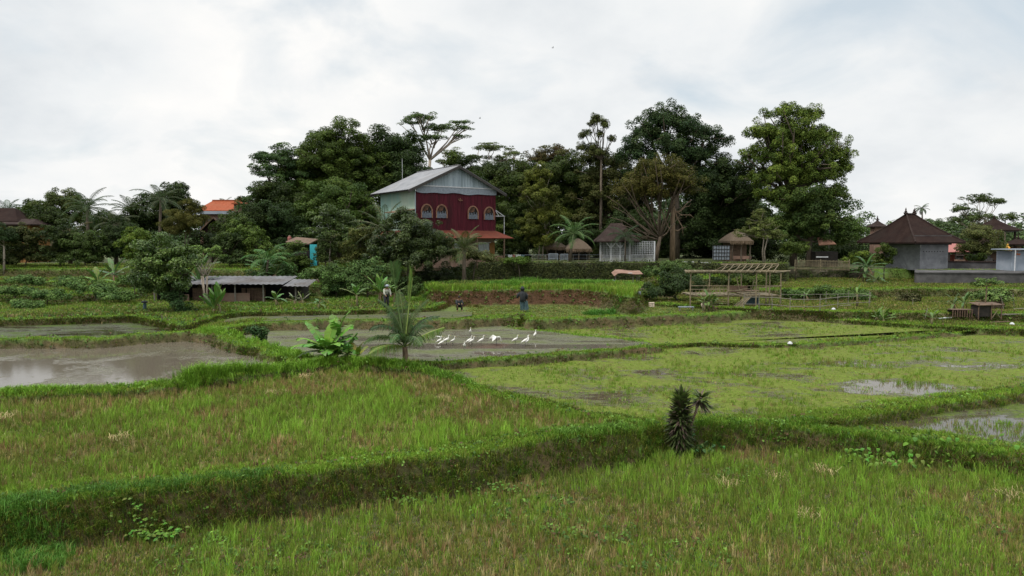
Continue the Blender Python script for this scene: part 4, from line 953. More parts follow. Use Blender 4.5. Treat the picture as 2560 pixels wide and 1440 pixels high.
# ------------------------------------------------------------------ materials of built things
M['redmetal'] = surf('red_corrugated_metal', (.046, .007, .012), (.086, .013, .021), 1.6, .7, .15, stretch=(1.5, 1.5, .18), stain=(.036, .010, .012), spec=.12)
M['greymetal'] = surf('grey_corrugated_metal', (.20, .24, .27), (.30, .35, .38), 1.4, .55, .1, stretch=(2.5, 2.5, .2), stain=(.15, .19, .20))
M['roofmetal'] = surf('zinc_roof', (.15, .155, .165), (.215, .215, .225), .7, .65, .1, stain=(.15, .14, .135), spec=.15)
M['shedroof'] = surf('dull_zinc_roof', (.095, .095, .10), (.15, .15, .155), .8, .7, .1, stain=(.08, .07, .065), spec=.1)
M['mint'] = surf('pale_mint_metal', (.30, .40, .32), (.40, .48, .39), .6, .6, .1, stretch=(1, 1, .5), stain=(.24, .40, .36), spec=.15)
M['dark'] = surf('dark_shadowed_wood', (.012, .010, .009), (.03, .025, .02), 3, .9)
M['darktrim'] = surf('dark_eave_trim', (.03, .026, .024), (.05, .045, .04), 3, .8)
M['orange'] = surf('orange_clay_roof', (.095, .028, .020), (.135, .044, .029), 1.5, .9, .3, stain=(.09, .04, .028), spec=.05)
M['orange2'] = surf('terracotta_tiles', (.20, .05, .022), (.27, .075, .035), 2.5, .85, .5, stain=(.22, .07, .035), spec=.1)
M['beige'] = surf('beige_plaster', (.20, .15, .10), (.28, .21, .15), 1.5, .85, .1, stain=(.22, .15, .10))
M['pinkwall'] = surf('dusty_pink_plaster', (.16, .095, .07), (.22, .135, .10), 1.5, .85, .1, stain=(.2, .15, .11))
M['ochre'] = surf('ochre_plaster', (.17, .08, .02), (.22, .11, .035), 1.5, .85, .1)
M['glass'] = surf('dusky_window_glass', (.05, .06, .065), (.10, .12, .13), 2, .15, spec=.6)
M['paleglass'] = surf('curtained_window', (.18, .21, .20), (.32, .36, .34), 4, .3, spec=.5, stretch=(6, 6, .5))
M['white'] = surf('white_paint', (.42, .43, .44), (.52, .52, .53), 3, .7, stain=(.33, .33, .31))
M['paleslat'] = surf('pale_slats', (.15, .17, .20), (.23, .26, .29), 6, .7)
M['dullslat'] = surf('dull_grey_slats', (.085, .095, .115), (.15, .17, .20), 6, .7)
M['arch'] = surf('weathered_arch_frame', (.15, .075, .045), (.24, .13, .085), 5, .85)
M['tile'] = surf('dark_brown_roof_tiles', (.016, .009, .008), (.026, .016, .013), 1.2, .9, .5, 8, stain=(.020, .015, .013), spec=.05)
M['tile2'] = surf('grey_brown_roof_tiles', (.026, .018, .016), (.045, .033, .029), 2.0, .9, .5, 8, spec=.05)
M['concrete'] = surf('grey_concrete', (.16, .165, .175), (.25, .255, .265), .8, .9, .2, stretch=(1, 1, 1.6), stain=(.095, .10, .105), spec=.1)
M['oldconcrete'] = surf('blackened_concrete', (.05, .048, .048), (.105, .10, .10), 1.0, .9, .3, stain=(.03, .03, .028), spec=.1)
M['stone'] = surf('mossy_stone', (.045, .042, .028), (.13, .105, .075), 1.6, .9, .8, 3, stain=(.03, .042, .016))
M['bamboo'] = surf('weathered_bamboo', (.13, .105, .065), (.21, .17, .105), 3, .85, .1, stain=(.08, .07, .045))
M['greybamboo'] = surf('grey_old_bamboo', (.12, .11, .09), (.19, .175, .145), 4, .8)
M['thatch'] = surf('brown_thatch', (.06, .042, .028), (.115, .085, .058), 3, .95, .9, 20, stretch=(6, 6, 1))
M['wood'] = surf('brown_boards', (.07, .045, .03), (.14, .09, .06), 3, .85, .2, stretch=(1, 1, 5))
M['rustsheet'] = surf('rusty_roof_sheet', (.16, .085, .06), (.24, .15, .11), 1.5, .85, .2, stain=(.11, .06, .04))
M['turquoise'] = surf('turquoise_paint', (.03, .30, .34), (.05, .38, .42), 1, .6)
M['pink'] = surf('faded_pink', (.22, .075, .065), (.28, .10, .085), 2, .7)
M['gold'] = surf('gold_and_orange_cloth', (.55, .26, .03), (.65, .36, .06), 5, .7)
M['redcloth'] = surf('red_orange_cloth', (.45, .10, .03), (.55, .16, .05), 5, .8)
M['lightbox'] = surf('pale_crate', (.45, .36, .28), (.56, .46, .36), 2, .8)
M['bluegrey'] = surf('blue_grey_container', (.20, .235, .275), (.27, .30, .345), 1, .7)
M['cloth_dark'] = surf('dark_cloth', (.014, .016, .018), (.03, .033, .036), 4, .95)
M['cloth_teal'] = surf('faded_teal_cloth', (.04, .075, .085), (.08, .125, .135), 3, .95)
M['cloth_pale'] = surf('pale_work_clothes', (.24, .25, .20), (.34, .34, .28), 3, .95)
M['skin'] = surf('brown_skin', (.16, .085, .05), (.20, .11, .065), 4, .6)
M['feather'] = surf('white_feathers', (.54, .53, .48), (.66, .65, .61), 8, .8)
M['bill'] = surf('orange_yellow_bill', (.50, .30, .05), (.58, .36, .08), 5, .5)
M['blackleg'] = surf('dark_legs', (.02, .02, .018), (.04, .04, .035), 5, .6)
M['stem'] = surf('green_brown_stem', (.09, .085, .035), (.16, .14, .07), 3, .8, .3, stretch=(3, 3, .6), stain=(.07, .045, .025))

def at(px, py, d): return Vector(D(px, py, d))
def hip_roof(mb, x0, x1, y0, y1, ze, zr, inx, iny=None, th=.12, n=3, sag=.0):
    """hip roof; ridge runs along x, inset by inx at both ends"""
    iny = (y1 - y0) / 2 if iny is None else iny
    rings = []
    for k in range(n + 1):
        t = k / n; zt = ze + (zr - ze) * (t - sag * math.sin(math.pi * t))
        rings.append([(x0 + inx * t, y0 + iny * t, zt), (x1 - inx * t, y0 + iny * t, zt), (x1 - inx * t, y1 - iny * t, zt), (x0 + inx * t, y1 - iny * t, zt)])
    V = [p for r in rings for p in r]
    Fs = []
    for k in range(n):
        for i in range(4):
            j = (i + 1) % 4; Fs.append((k * 4 + i, k * 4 + j, (k + 1) * 4 + j, (k + 1) * 4 + i))
    b = [(p[0], p[1], p[2] - th) for p in rings[0]]
    o = len(V); V += b
    for i in range(4):
        j = (i + 1) % 4; Fs.append((o + i, o + j, j, i))
    Fs.append((o + 3, o + 2, o + 1, o))
    Fs.append((n * 4, n * 4 + 1, n * 4 + 2, n * 4 + 3))
    return mb.add(V, Fs)

# ---------------------------------------------------------------- red house
dC = 70.0; c0 = D(1040, 640, dC); TH = math.radians(35); z0 = 3.9
house = empty('red_house', (c0[0], dC, z0), TH, 'tall house clad in dark red corrugated metal under a pale gabled metal roof', 'house')
W, Lh = 9.7, 8.4
def hz_(py, d=dC): return HC + (600 - py) * d / F - z0
def upx(p):      # local x on the front face for an image column
    k = (p - CX) / F
    return (k * dC - c0[0]) / (math.cos(TH) - k * math.sin(TH))
zsk, zred, zg = 3.55, hz_(478), hz_(466)
MB().corr((0, 0, zsk), (W, 0, 0), (0, 0, zred - zsk), .17, .028).build('wall', M['redmetal'], house)
MB().corr((0, Lh, zsk), (0, -Lh, 0), (0, 0, zg - zsk - .1), .17, .022).build('side_wall', M['mint'], house)
MB().corr((W, 0, zsk), (0, Lh, 0), (0, 0, zg - zsk - .1), .17, .022).build('side_wall', M['redmetal'], house)
MB().box((W / 2, Lh - .1, (zsk + zg) / 2), (W - .1, .06, zg - zsk)).build('rear_wall', M['mint'], house)
b = MB()      # band with a sagging lower edge
for i in range(24):
    t0, t1 = i / 24, (i + 1) / 24
    s0, s1 = [(.05 + .10 * abs(math.sin(t * 6.5 + .5)) + .05 * math.sin(t * 23)) for t in (t0, t1)]
    b.sheet([(t0 * W + .1, -.09, zred - .02 - s0), (t1 * W + .1 if t1 < 1 else W, -.09, zred - .02 - s1), (t1 * W if t1 < 1 else W, -.09, zg + .05), (t0 * W, -.09, zg + .05)], -.04)
b.build('tarpaulin_band', M['paleslat'], house)
zp = zg + 2.25; sl = (zp - zg) / (W / 2)
g_ = MB(); kk = 58
for i in range(kk):
    x0, x1 = W * i / kk, W * (i + 1) / kk; am = .02 if i % 2 else -.02
    h0, h1 = [zg + .02 + sl * min(x_, W - x_) - .06 for x_ in (x0, x1)]
    g_.sheet([(x0, am - .03, zg + .05), (x1, -am - .03, zg + .05), (x1, -am - .03, max(h1, zg + .06)), (x0, am - .03, max(h0, zg + .06))], -.02)
g_.build('gable', M['greymetal'], house)
MB().box((W / 2, -.14, zg + .06), (W, .06, .10)).build('gable_beam', M['white'], house)
roof = MB(); ov = 1.05; fo = .55
for sgn in (0, 1):
    xe = -ov if sgn == 0 else W + ov; ze_ = zg - sl * ov
    o_ = (xe, Lh + .4, ze_ + .08) if sgn == 0 else (xe, -fo, ze_ + .08)
    u_ = (0, -(Lh + .4 + fo), 0) if sgn == 0 else (0, Lh + .4 + fo, 0)
    roof.corr(o_, u_, (W / 2 - xe, 0, zp + .08 - (ze_ + .08)), .18, .02, .03)
rf = roof.build('roof', M['roofmetal'], house)
for yy in (-fo + .02, Lh + .3):
    tr_ = MB(); tr_.bar((-ov, yy, zg - sl * ov - .12), (W / 2, yy, zp - .12), .07, .26); tr_.bar((W + ov, yy, zg - sl * ov - .12), (W / 2, yy, zp - .12), .07, .26)
    tr_.build('fascia', M['darktrim'], rf)
sf = MB(); sf.sheet([(-ov + .05, Lh + .3, zg - sl * ov - .02), (-ov + .05, -fo + .05, zg - sl * ov - .02), (0, -fo + .05, zg - .06), (0, Lh + .3, zg - .06)], .06)
sf.sheet([(W, Lh + .3, zg - .06), (W, -fo + .05, zg - .06), (W + ov - .05, -fo + .05, zg - sl * ov - .02), (W + ov - .05, Lh + .3, zg - sl * ov - .02)], .06)
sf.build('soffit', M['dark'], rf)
ridge = MB().bar((W / 2, -fo, zp + .1), (W / 2, Lh + .4, zp + .1), .3, .06); ridge.build('ridge_cap', M['roofmetal'], rf)
MB().tube([(W * .15, Lh * .7, zp - 1.2), (W * .15, Lh * .7, zp + 1.1)], .02, 5).build('antenna', M['white'], house)
def arch_pts(cx, zb, w, h, n=12):
    P = [(cx - w / 2, zb), (cx + w / 2, zb)]
    for k in range(n + 1):
        a = math.pi * k / n
        P.append((cx + w / 2 * math.cos(a), zb + h - w * .62 + w * .62 * math.sin(a)))
    return P
for px_, py_ in ((1067, 527), (1104, 528), (1182, 531), (1222, 533)):
    u = upx(px_); zc = hz_(py_, dC + u * math.sin(TH)); w, h = 1.22, 1.35
    A = arch_pts(u, zc - h / 2 - .05, w, h)
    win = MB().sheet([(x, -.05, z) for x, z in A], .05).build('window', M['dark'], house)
    fr = MB()
    for i in range(1, len(A) - 1):
        fr.bar((A[i][0], -.09, A[i][1]), (A[i + 1][0], -.09, A[i + 1][1]), .13, .13)
    fr.bar((A[0][0], -.09, A[0][1]), (A[-1][0], -.09, A[-1][1]), .1, .1)
    fr.build('frame', M['arch'], win)
    sl_ = MB()
    for k in range(11):
        hh_ = h * (.42 + .10 * math.sin(k * 2.3)); xx = u - w / 2 + .08 + k * (w - .16) / 10
        sl_.box((xx, -.12, A[0][1] + hh_ / 2), (.085, .02, hh_))
    sl_.build('slats', M['dullslat'], win)
    th_w = MB(); 
    for k in range(7):
        a = math.radians(70 + k * 15); th_w.bar((u + .18 * math.cos(a), -.13, A[0][1] + h - .75 + .18 * math.sin(a)), (u + .56 * math.cos(a), -.13, A[0][1] + h - .75 + .64 * math.sin(a)), .05, .02)
    th_w.build('thatch_trim', M['arch'], win)
sg = MB(); ue = upx(1151); ze2 = hz_(501, 74)
sg.tube([(ue - .22, -.08, ze2 + .05), (ue - .15, -.1, ze2 - .12), (ue, -.1, ze2 - .16), (ue + .05, -.1, ze2 - .02)], .05, 5).tube([(ue - .05, -.1, ze2 + .12), (ue + .08, -.1, ze2 - .08), (ue + .25, -.1, ze2 - .1)], .05, 5)
sg.build('emblem', M['arch'], house)
# skirt roof round the lower floor
sk = MB(); e = 1.4
a0, a1, a2, a3 = (-e, -e, zsk - .75), (W + e, -e, zsk - .75), (W, 0, zsk + .05), (0, 0, zsk + .05)
sk.sheet([a0, a1, a2, a3], .06)
sk.sheet([a1, (W + e, Lh, zsk - .75), (W, Lh, zsk + .05), a2], .06); sk.sheet([(-e, Lh, zsk - .75), a0, a3, (0, Lh, zsk + .05)], .06)
sk.build('skirt_roof', M['orange'], house)
lo = MB().box((W / 2, Lh / 2, zsk / 2 - .3), (W - .3, Lh - .3, zsk + .5)); lo.build('lower_wall', M['beige'], house)
ver = MB().box((W / 2 + .4, -.75, .35), (W - .1, .14, 1.1)).box((W - .0, .3, .35), (.14, 2.0, 1.1)); ver.build('veranda_wall', M['pinkwall'], house)
for u in (.1, W / 3, 2 * W / 3, W + .2): MB().box((u, -1.3, 1.2), (.12, .12, 3.2)).build('veranda_post', M['wood'], house)
for u, w in ((upx(1212), 1.5), (upx(1150), 1.2)):
    wn = MB().box((u, .12, 1.75), (w, .06, 1.1)).build('lower_window', M['paleglass'], house)
    MB().box((u, .06, 1.15), (w + .1, .1, .08)).box((u, .06, 2.33), (w + .1, .1, .08)).box((u, .07, 1.75), (.05, .09, 1.1)).build('frame', M['white'], wn)
MB().box((upx(1231), .1, 1.7), (.7, .06, 1.3)).build('door_panel', M['ochre'], house)
# small side balcony hanging on the right-hand wall
bk = MB()
zb_ = hz_(545, 76)
for a_, b_ in (((W + .05, .3, zb_ + .9), (W + 1.3, .3, zb_ + .2)), ((W + .05, .3, zb_ + .2), (W + 1.4, .3, zb_ + .2)), ((W + .05, .3, zb_ + .9), (W + .6, .3, zb_ + .2)), ((W + .05, 2.0, zb_ + .2), (W + 1.4, 2.0, zb_ + .2)), ((W + 1.3, .3, zb_ + .2), (W + 1.3, .3, zb_ - 2.3)), ((W + 1.4, .3, zb_ + .2), (W + 1.4, 2, zb_ + .2))):
    bk.bar(a_, b_, .06)
bk.build('awning_frame', M['white'], house)
lt = MB().sheet([(-1.9, 3.4, hz_(530)), (-1.9, -.1, hz_(532)), (-.02, -.1, hz_(522)), (-.02, 3.4, hz_(522))], .07); lt.build('side_canopy', M['rustsheet'], house)
MB().tube([(-.06, -.07, 0), (-.06, -.07, zg)], .05, 6).build('downpipe', M['greymetal'], house)

# ---------------------------------------------------------------- long shed
ds = 51.5; A = at(392, 706, ds); Bq = at(768, 706, ds + .5)
shed = empty('livestock_shed', (A.x, ds, 1.75), 0, 'long low shed with a flat grey corrugated roof among banana plants', 'shed')
Ls = Bq.x - A.x; zr_ = A.z - 1.75
MB().corr((-.3, -.6, zr_ - .10), (Ls - 1.2, 0, 0), (0, 3.6, .42), .2, .025).build('roof', M['shedroof'], shed)
MB().corr((Ls - 1.45, -.7, zr_ - .22), (1.8, 0, -.04), (0, 2.4, .38), .2, .025).build('roof_extension', M['shedroof'], shed)
MB().box((Ls / 2 - .6, 3.0, .7), (Ls - .8, .08, 1.7)).box((.0, 1.5, .7), (.08, 3, 1.5)).box((Ls - .6, 1.4, .7), (.08, 2.8, 1.4)).build('back_wall', M['dark'], shed)
for x0, x1 in ((2.4, 3.8), (4.6, 4.8), (6.1, 6.4), (6.5, 7.9)):
    MB().corr((x0, .5, -.1), (x1 - x0, 0, 0), (0, 0, 1.25), .12, .012).build('front_boards', M['wood'], shed)
MB().box((5.4, .04, .35), (3.0, .1, .9)).build('low_wall', M['pinkwall'], shed); MB().box((2.0, .04, .3), (.7, .1, .8)).build('low_wall', M['pinkwall'], shed)
for x in (-.1, 1.9, 4.2, 5.9, 8.0, 10.4): MB().tube([(x, -.2, -.2), (x, -.22, zr_ - .1)], .06, 6).build('post', M['greybamboo'], shed)

# ---------------------------------------------------------------- orange-roofed house, left
def simple_house(name, label, d, pxl, pxr, pyr, pye, pyb, rz, roofm, wallm, depth=6.0, inset=None, oh=.6, zb=None, sag=.04):
    a = at(pxl, pye, d); b = at(pxr, pye, d); r = at(pxl, pyr, d + depth / 2); zb = ground(a.x, d) if zb is None else zb
    o = empty(name, (a.x, d, zb), rz, label, 'house')
    w = (b.x - a.x) / max(.3, math.cos(rz)); ze = a.z - zb; zr = r.z - zb
    rr = hip_roof(MB(), 0, w, 0, depth, ze, zr, depth / 2 if inset is None else inset, sag=sag).build('roof', roofm, o)
    MB().box((w / 2, depth / 2, ze / 2 - .1), (w - 2 * oh, depth - 2 * oh, ze)).build('wall', wallm, o)
    return o, w, ze, zr, rr
o, w, ze, zr, rr = simple_house('orange_roofed_house', 'pale house with a long orange tiled roof seen over the left trees', 98, 484, 612, 502, 526, 640, 0, M['orange2'], M['pinkwall'], 7, 1.2)
MB().box((w / 2, .02, ze - .30), (w - .2, .12, .42)).build('fascia', M['bluegrey'], rr)
MB().bar((1.2, 3.5, zr + .06), (w - 1.2, 3.5, zr + .06), .25, .18).build('ridge_tiles', M['orange2'], rr)
for u in (.9, 2.1, 4.6, 5.6):
    wn = MB().box((u, .56, ze - 1.9), (.8, .06, 1.3)).build('window', M['dark'], o)
    MB().box((u - .2, .5, ze - 1.9), (.05, .06, 1.3)).box((u + .2, .5, ze - 1.9), (.05, .06, 1.3)).box((u, .5, ze - 2.58), (.9, .08, .07)).build('frame', M['paleslat'], wn)
o2 = empty('orange_hip_roof_tower', at(590, 600, 93), 0, 'small orange roof peak poking out beside the leaning spiky tree', 'house')
r2 = hip_roof(MB(), -.5, 1.1, 0, 2, 4.9, 5.9, .75, sag=.05).build('roof', M['orange2'], o2); MB().box((.3, 1.0, 2.4), (1.2, 1.3, 4.9)).build('wall', M['pinkwall'], o2)
g0 = at(508, 577, 92); g1 = at(566, 577, 92); gp = at(537, 545, 92)
o3 = empty('dark_gabled_house', (g0.x, 92, 4.0), 0, 'small house with a dark pointed gable in front of the orange-roofed house', 'house')
wg = g1.x - g0.x; zr3 = gp.z - 4; ze3 = g0.z - 4
gb = MB(); gb.sheet([(-.2, -.3, ze3), (wg / 2, -.3, zr3), (wg / 2, 6, zr3), (-.2, 6, ze3)], -.1); gb.sheet([(wg / 2, -.3, zr3), (wg + .2, -.3, ze3), (wg + .2, 6, ze3), (wg / 2, 6, zr3)], -.1)
rg3 = gb.build('roof', M['tile2'], o3)
MB().bar((-.3, -.34, ze3), (wg / 2, -.34, zr3 + .05), .12, .14).bar((wg + .3, -.34, ze3), (wg / 2, -.34, zr3 + .05), .12, .14).build('barge_board', M['wood'], rg3)
MB().sheet([(0, 0, -.1), (wg, 0, -.1), (wg, 0, ze3), (wg / 2, 0, zr3 - .1), (0, 0, ze3)], .1).box((wg / 2, 3, ze3 / 2), (wg - .1, 5.5, ze3)).build('wall', M['tile'], o3)

# far left house
o, w, ze, zr, rr = simple_house('ochre_walled_house', 'ochre-walled house with a dark two-tier roof at the left frame edge', 76, -75, 78, 547, 560, 600, 0, M['tile2'], M['ochre'], 4.5, 1.0)
hip_roof(MB(), -1.2, w - 2.2, 1.0, 6.0, ze + .35, ze + 1.9, 2.0, sag=.05).build('upper_roof', M['tile'], o)
MB().box((w / 2 - 2.4, 3.4, ze + .1), (w - 3.2, 3.4, 1.2)).build('upper_wall', M['dark'], o)
MB().box((w * .62, .56, ze - .9), (1.4, .06, 1.5)).build('doorway', M['dark'], o)

# little buildings below the big left trees
pn_ = at(775, 611, 63.5); o = empty('turquoise_panel_hut', (pn_.x, 63.5, 3.9), 0, 'hut end with a bright turquoise panel showing between the trees', 'hut')
MB().box((.30, 0, (pn_.z - 3.9) / 2 - .1), (.60, .12, pn_.z - 3.9 + .2)).build('panel', M['turquoise'], o)
MB().box((-1.1, 1.6, .8), (2.0, 3.0, 1.7)).build('wall', M['dark'], o); MB().sheet([(-2.2, -.1, pn_.z - 3.9 + .25), (-.1, -.1, pn_.z - 3.9 + .05), (-.1, 3, pn_.z - 3.9 + .5), (-2.2, 3, pn_.z - 3.9 + .7)], .1).build('roof', M['wood'], o)
pp_ = at(724, 604, 70); o = empty('pink_water_tank', pp_, 0, 'faded pink tank standing among dark leaves left of the turquoise panel', 'tank')
MB().lathe((0, 0, -.1), [(.16, 0), (.20, .08), (.20, .50), (.16, .58), (.10, .62)], 12).build('tank_body', M['pink'], o, True)
MB().lathe((0, 0, .525), [(.11, 0), (.11, .08), (.02, .10)], 10).build('lid', M['beige'], o, True)
MB().box((0, 0, -2.0), (.6, .6, 3.3)).build('stand', M['dark'], o)

# ---------------------------------------------------------------- mossy retaining wall, stone wall, concrete walls
def wall_line(name, label, pts, z0, z1, th, m, cap=None, cat='wall', cap_m=None, rough=0.0):
    o = empty(name, (0, 0, 0), 0, label, cat); mb = MB()
    P = [Vector((p[0], p[1], 0)) for p in pts]
    for a, b in zip(P[:-1], P[1:]):
        n = max(1, int((b - a).length / .5)) if rough else 1
        nv = Vector((b.y - a.y, -(b.x - a.x), 0)).normalized()
        rows = 5 if rough else 1; V = []
        for i in range(n + 1):
            for j in range(rows + 1):
                q = a.lerp(b, i / n) + nv * R.uniform(-rough, rough); V.append((q.x, q.y, z0 + (z1 - z0) * j / rows + (R.uniform(-rough, rough) * .5 if 0 < j else 0)))
        for i in range(n + 1):
            for j in (0, rows):
                q = a.lerp(b, i / n) - nv * th; V.append((q.x, q.y, z0 if j == 0 else z1))
        K = rows + 1; Bn = (n + 1) * K; Fs = []
        for i in range(n):
            for j in range(rows): Fs.append((i * K + j, (i + 1) * K + j, (i + 1) * K + j + 1, i * K + j + 1))
            Fs.append((i * K + rows, (i + 1) * K + rows, Bn + (i + 1) * 2 + 1, Bn + i * 2 + 1))
            Fs.append((Bn + i * 2, Bn + i * 2 + 1, Bn + (i + 1) * 2 + 1, Bn + (i + 1) * 2))
        Fs.append(tuple([j for j in range(K)] + [Bn + 1, Bn])); Fs.append(tuple([n * K + j for j in range(K)][::-1] + [Bn + n * 2, Bn + n * 2 + 1]))
        mb.add(V, Fs)
    mb.build('masonry', m, o)
    if cap:
        cb = MB()
        for a, b in zip(P[:-1], P[1:]):
            dv = (b - a).normalized(); nv = Vector((b.y - a.y, -(b.x - a.x), 0)).normalized()
            cb.box((a + b) / 2 - nv * (th / 2) + Vector((0, 0, z1 + cap / 2 + .003)), ((b - a).length + .1, th + .16, cap), rz=math.atan2(dv.y, dv.x))
        cb.build('coping', cap_m or m, o)
    return o
def gp(px, py, z): g = G(px, py, z); return (g[0], g[1])
wl = [gp(985, 657, 4.1), gp(1262, 657, 4.1), gp(1600, 657.5, 4.1), gp(1965, 660, 4.1)]
wl = [(x, y - .25) for x, y in wl]
mw = wall_line('mossy_retaining_wall', 'long retaining wall overgrown with hanging dark plants below the yard', wl, 2.2, 4.12, .6, M['stone'], rough=.10)
wl2 = [(gp(1945, 672, 3.4)[0], gp(1945, 672, 3.4)[1] - .25), (gp(2120, 672, 3.4)[0], gp(2120, 672, 3.4)[1] - .3), (gp(2292, 671, 3.4)[0], gp(2292, 671, 3.4)[1] - .3)]
sw = wall_line('stone_wall', 'dark rough stone wall with bare patches under the bamboo panel', wl2, 1.9, 3.42, .6, M['stone'], rough=.14)
def wall_plants(root, name, pts, z0, z1, n, c1, c2, leaf, seed, drop=.6, holes=None):
    rg = np.random.default_rng(seed); P, Cc = [], []
    L_ = [math.dist(a, b) for a, b in zip(pts[:-1], pts[1:])]
    for _ in range(n):
        i = rg.choice(len(L_), p=np.array(L_) / sum(L_)); t = rg.random(); a, b = pts[i], pts[i + 1]
        x_, y_ = a[0] + (b[0] - a[0]) * t, a[1] + (b[1] - a[1]) * t
        zz_ = z0 + (z1 - z0) * rg.random() ** .8
        if holes is not None and float(vnoise(np.array([x_ * .7]), np.array([zz_ * 1.6]), 5)[0]) < holes: continue
        k = 14; cen = np.array([x_, y_ - .1, zz_])
        P.append(cen + rg.normal(size=(k, 3)) * np.array([.22, .10, .16])); tt = rg.random()
        Cc.append(np.tile(np.clip((np.array(c1) * (1 - tt) + np.array(c2) * tt) * (1 + .2 * rg.normal()), .004, .5), (k, 1)))
    P = np.concatenate(P); Cc = np.concatenate(Cc)
    Nn = unit(np.array([0, -.8, .6]) + rg.normal(size=P.shape) * .45)
    V, Q = leaf_quads(P, Nn, leaf * (.6 + .7 * rg.random(len(P))), .5, drop, rg)
    o = link(name, np_mesh(name, V, [Q], M['leaf'], np.repeat(Cc, 4, axis=0)), root); o['kind'] = 'stuff'
wall_plants(mw, 'hanging_plants', wl, 2.4, 4.15, 2600, (.02,.03,.012), (.075,.085,.025), .16, 5)
wall_plants(sw, 'hanging_plants', wl2, 2.1, 3.4, 420, (.02,.03,.012), (.06,.07,.022), .15, 6, holes=.5)
cw = [gp(2292, 708, 2.35), gp(2560, 710, 2.35), gp(2900, 712, 2.35)]
wall_line('concrete_wall', 'long blackened concrete wall along the fields at the right edge', cw, 1.9, 3.32, .4, M['oldconcrete'], .10)
tr2 = MB().sheet([(cw[0][0], cw[0][1] + .45, 3.42), (cw[1][0], cw[1][1] + .45, 3.42), (cw[2][0], cw[2][1] + .4, 3.42), (cw[2][0] + 3, cw[2][1] + 9, 3.46), (cw[0][0] + 5.3, cw[0][1] + 9.5, 3.46)], 1.3)
tag(tr2.build('terrace_pavement', M['oldconcrete']), kind='structure')
y1_ = 73.5
wall_line('courtyard_wall', 'lower grey wall joined to the concrete house, in front of the temple yard', [(D(2368, 650, y1_ + 1)[0], y1_ + 1), (D(2540, 650, y1_)[0], y1_), (D(2700, 650, y1_)[0], y1_)], 3.0, HC - 56 * y1_ / F, .3, M['oldconcrete'], .12, cap_m=M['tile2'])

# ---------------------------------------------------------------- concrete house with big hip roof
hc = D(2300, 640, 73.2); yw = math.radians(15)
hs = empty('hip_roofed_house', (hc[0], 73.2, 3.3), yw, 'grey concrete house under the big dark brown hip roof', 'house')
zt = HC - 12 * 73.2 / F - 3.3
MB().box((1.85, 2.4, zt / 2), (3.7, 4.8, zt)).build('wall', M['concrete'], hs)
MB().box((1.85, 2.4, zt + .08), (4.1, 5.2, .16)).build('eave_slab', M['oldconcrete'], hs)
vt = MB()
for k in range(8): vt.box((.45 + k * .36, -.005, zt - .72), (.11, .02, .11))
vt.build('vent_holes', M['dark'], hs)
MB().bar((-.02, -.05, zt - .04), (-.02, -.05, zt - .28), .06).build('spout', M['white'], hs)
rc0 = D(2268, 605, 72.6); lx_ = (rc0[0] - hc[0]) * math.cos(yw) + (72.6 - 73.2) * math.sin(yw)
rfm = MB(); ze_ = HC - 6 * 72.6 / F - 3.3; zr_ = ze_ + 3.05
hip_roof(rfm, lx_, lx_ + 6.5, -1.2, 7.0, ze_ + .02, zr_, 2.75, 4.1, .14, 8, .05)
rfo = rfm.build('roof', M['tile'], hs)
MB().box((lx_ + 3.3, 2.9, zt + .5), (4.9, 6.2, 1.0)).build('upper_wall', M['oldconcrete'], hs)
hipm = MB()
def hipt(t, xr): return (xr * 1.0, 0, 0)
for (xa, ya, xb, yb) in ((lx_, -1.2, lx_ + 2.75, 2.9), (lx_ + 6.5, -1.2, lx_ + 3.75, 2.9), (lx_, 7.0, lx_ + 2.75, 2.9)):
    pts_ = []
    for k in range(9):
        t = k / 8; pts_.append((xa + (xb - xa) * t, ya + (yb - ya) * t, ze_ + (zr_ - ze_) * (t - .05 * math.sin(math.pi * t)) + .06))
    hipm.tube(pts_, .075, 6)
hipm.tube([(lx_ + 2.75, 2.9, zr_ + .06), (lx_ + 3.75, 2.9, zr_ + .06)], .1, 6)
hipm.build('hip_ridge', M['tile2'], rfo)
def finial(parent, x, y, z, s=1.0):
    MB().lathe((x, y, z), [(.16 * s, 0), (.22 * s, .12 * s), (.10 * s, .22 * s), (.17 * s, .34 * s), (.06 * s, .5 * s), (.09 * s, .58 * s), (.01, .85 * s)], 8).box((x, y, z + .18 * s), (.6 * s, .08, .12 * s)).build('finial', M['tile2'], parent)
for x in (lx_ + 2.65, lx_ + 3.85): finial(rfo, x, 2.9, zr_, .9)
finial(rfo, lx_ + 3.7, 2.9, zr_, .7)
# roof peaking up behind on the left
o = empty('rear_temple_roof', (D(2202, 600, 90)[0], 90, 3.4), 0, 'small terracotta roof peak standing behind the left slope of the big hip roof', 'shrine')
zz1 = HC + 36 * 90 / F - 3.4
hip_roof(MB(), -.9, .9, 0, 2, zz1 - .1, zz1 + .7, .85, sag=.06).build('roof', M['tile2'], o)
MB().box((0, 1.0, zz1 / 2), (1.2, 1.2, zz1)).build('wall', M['pinkwall'], o); finial(o, 0, 1.0, zz1 + .65, .8)
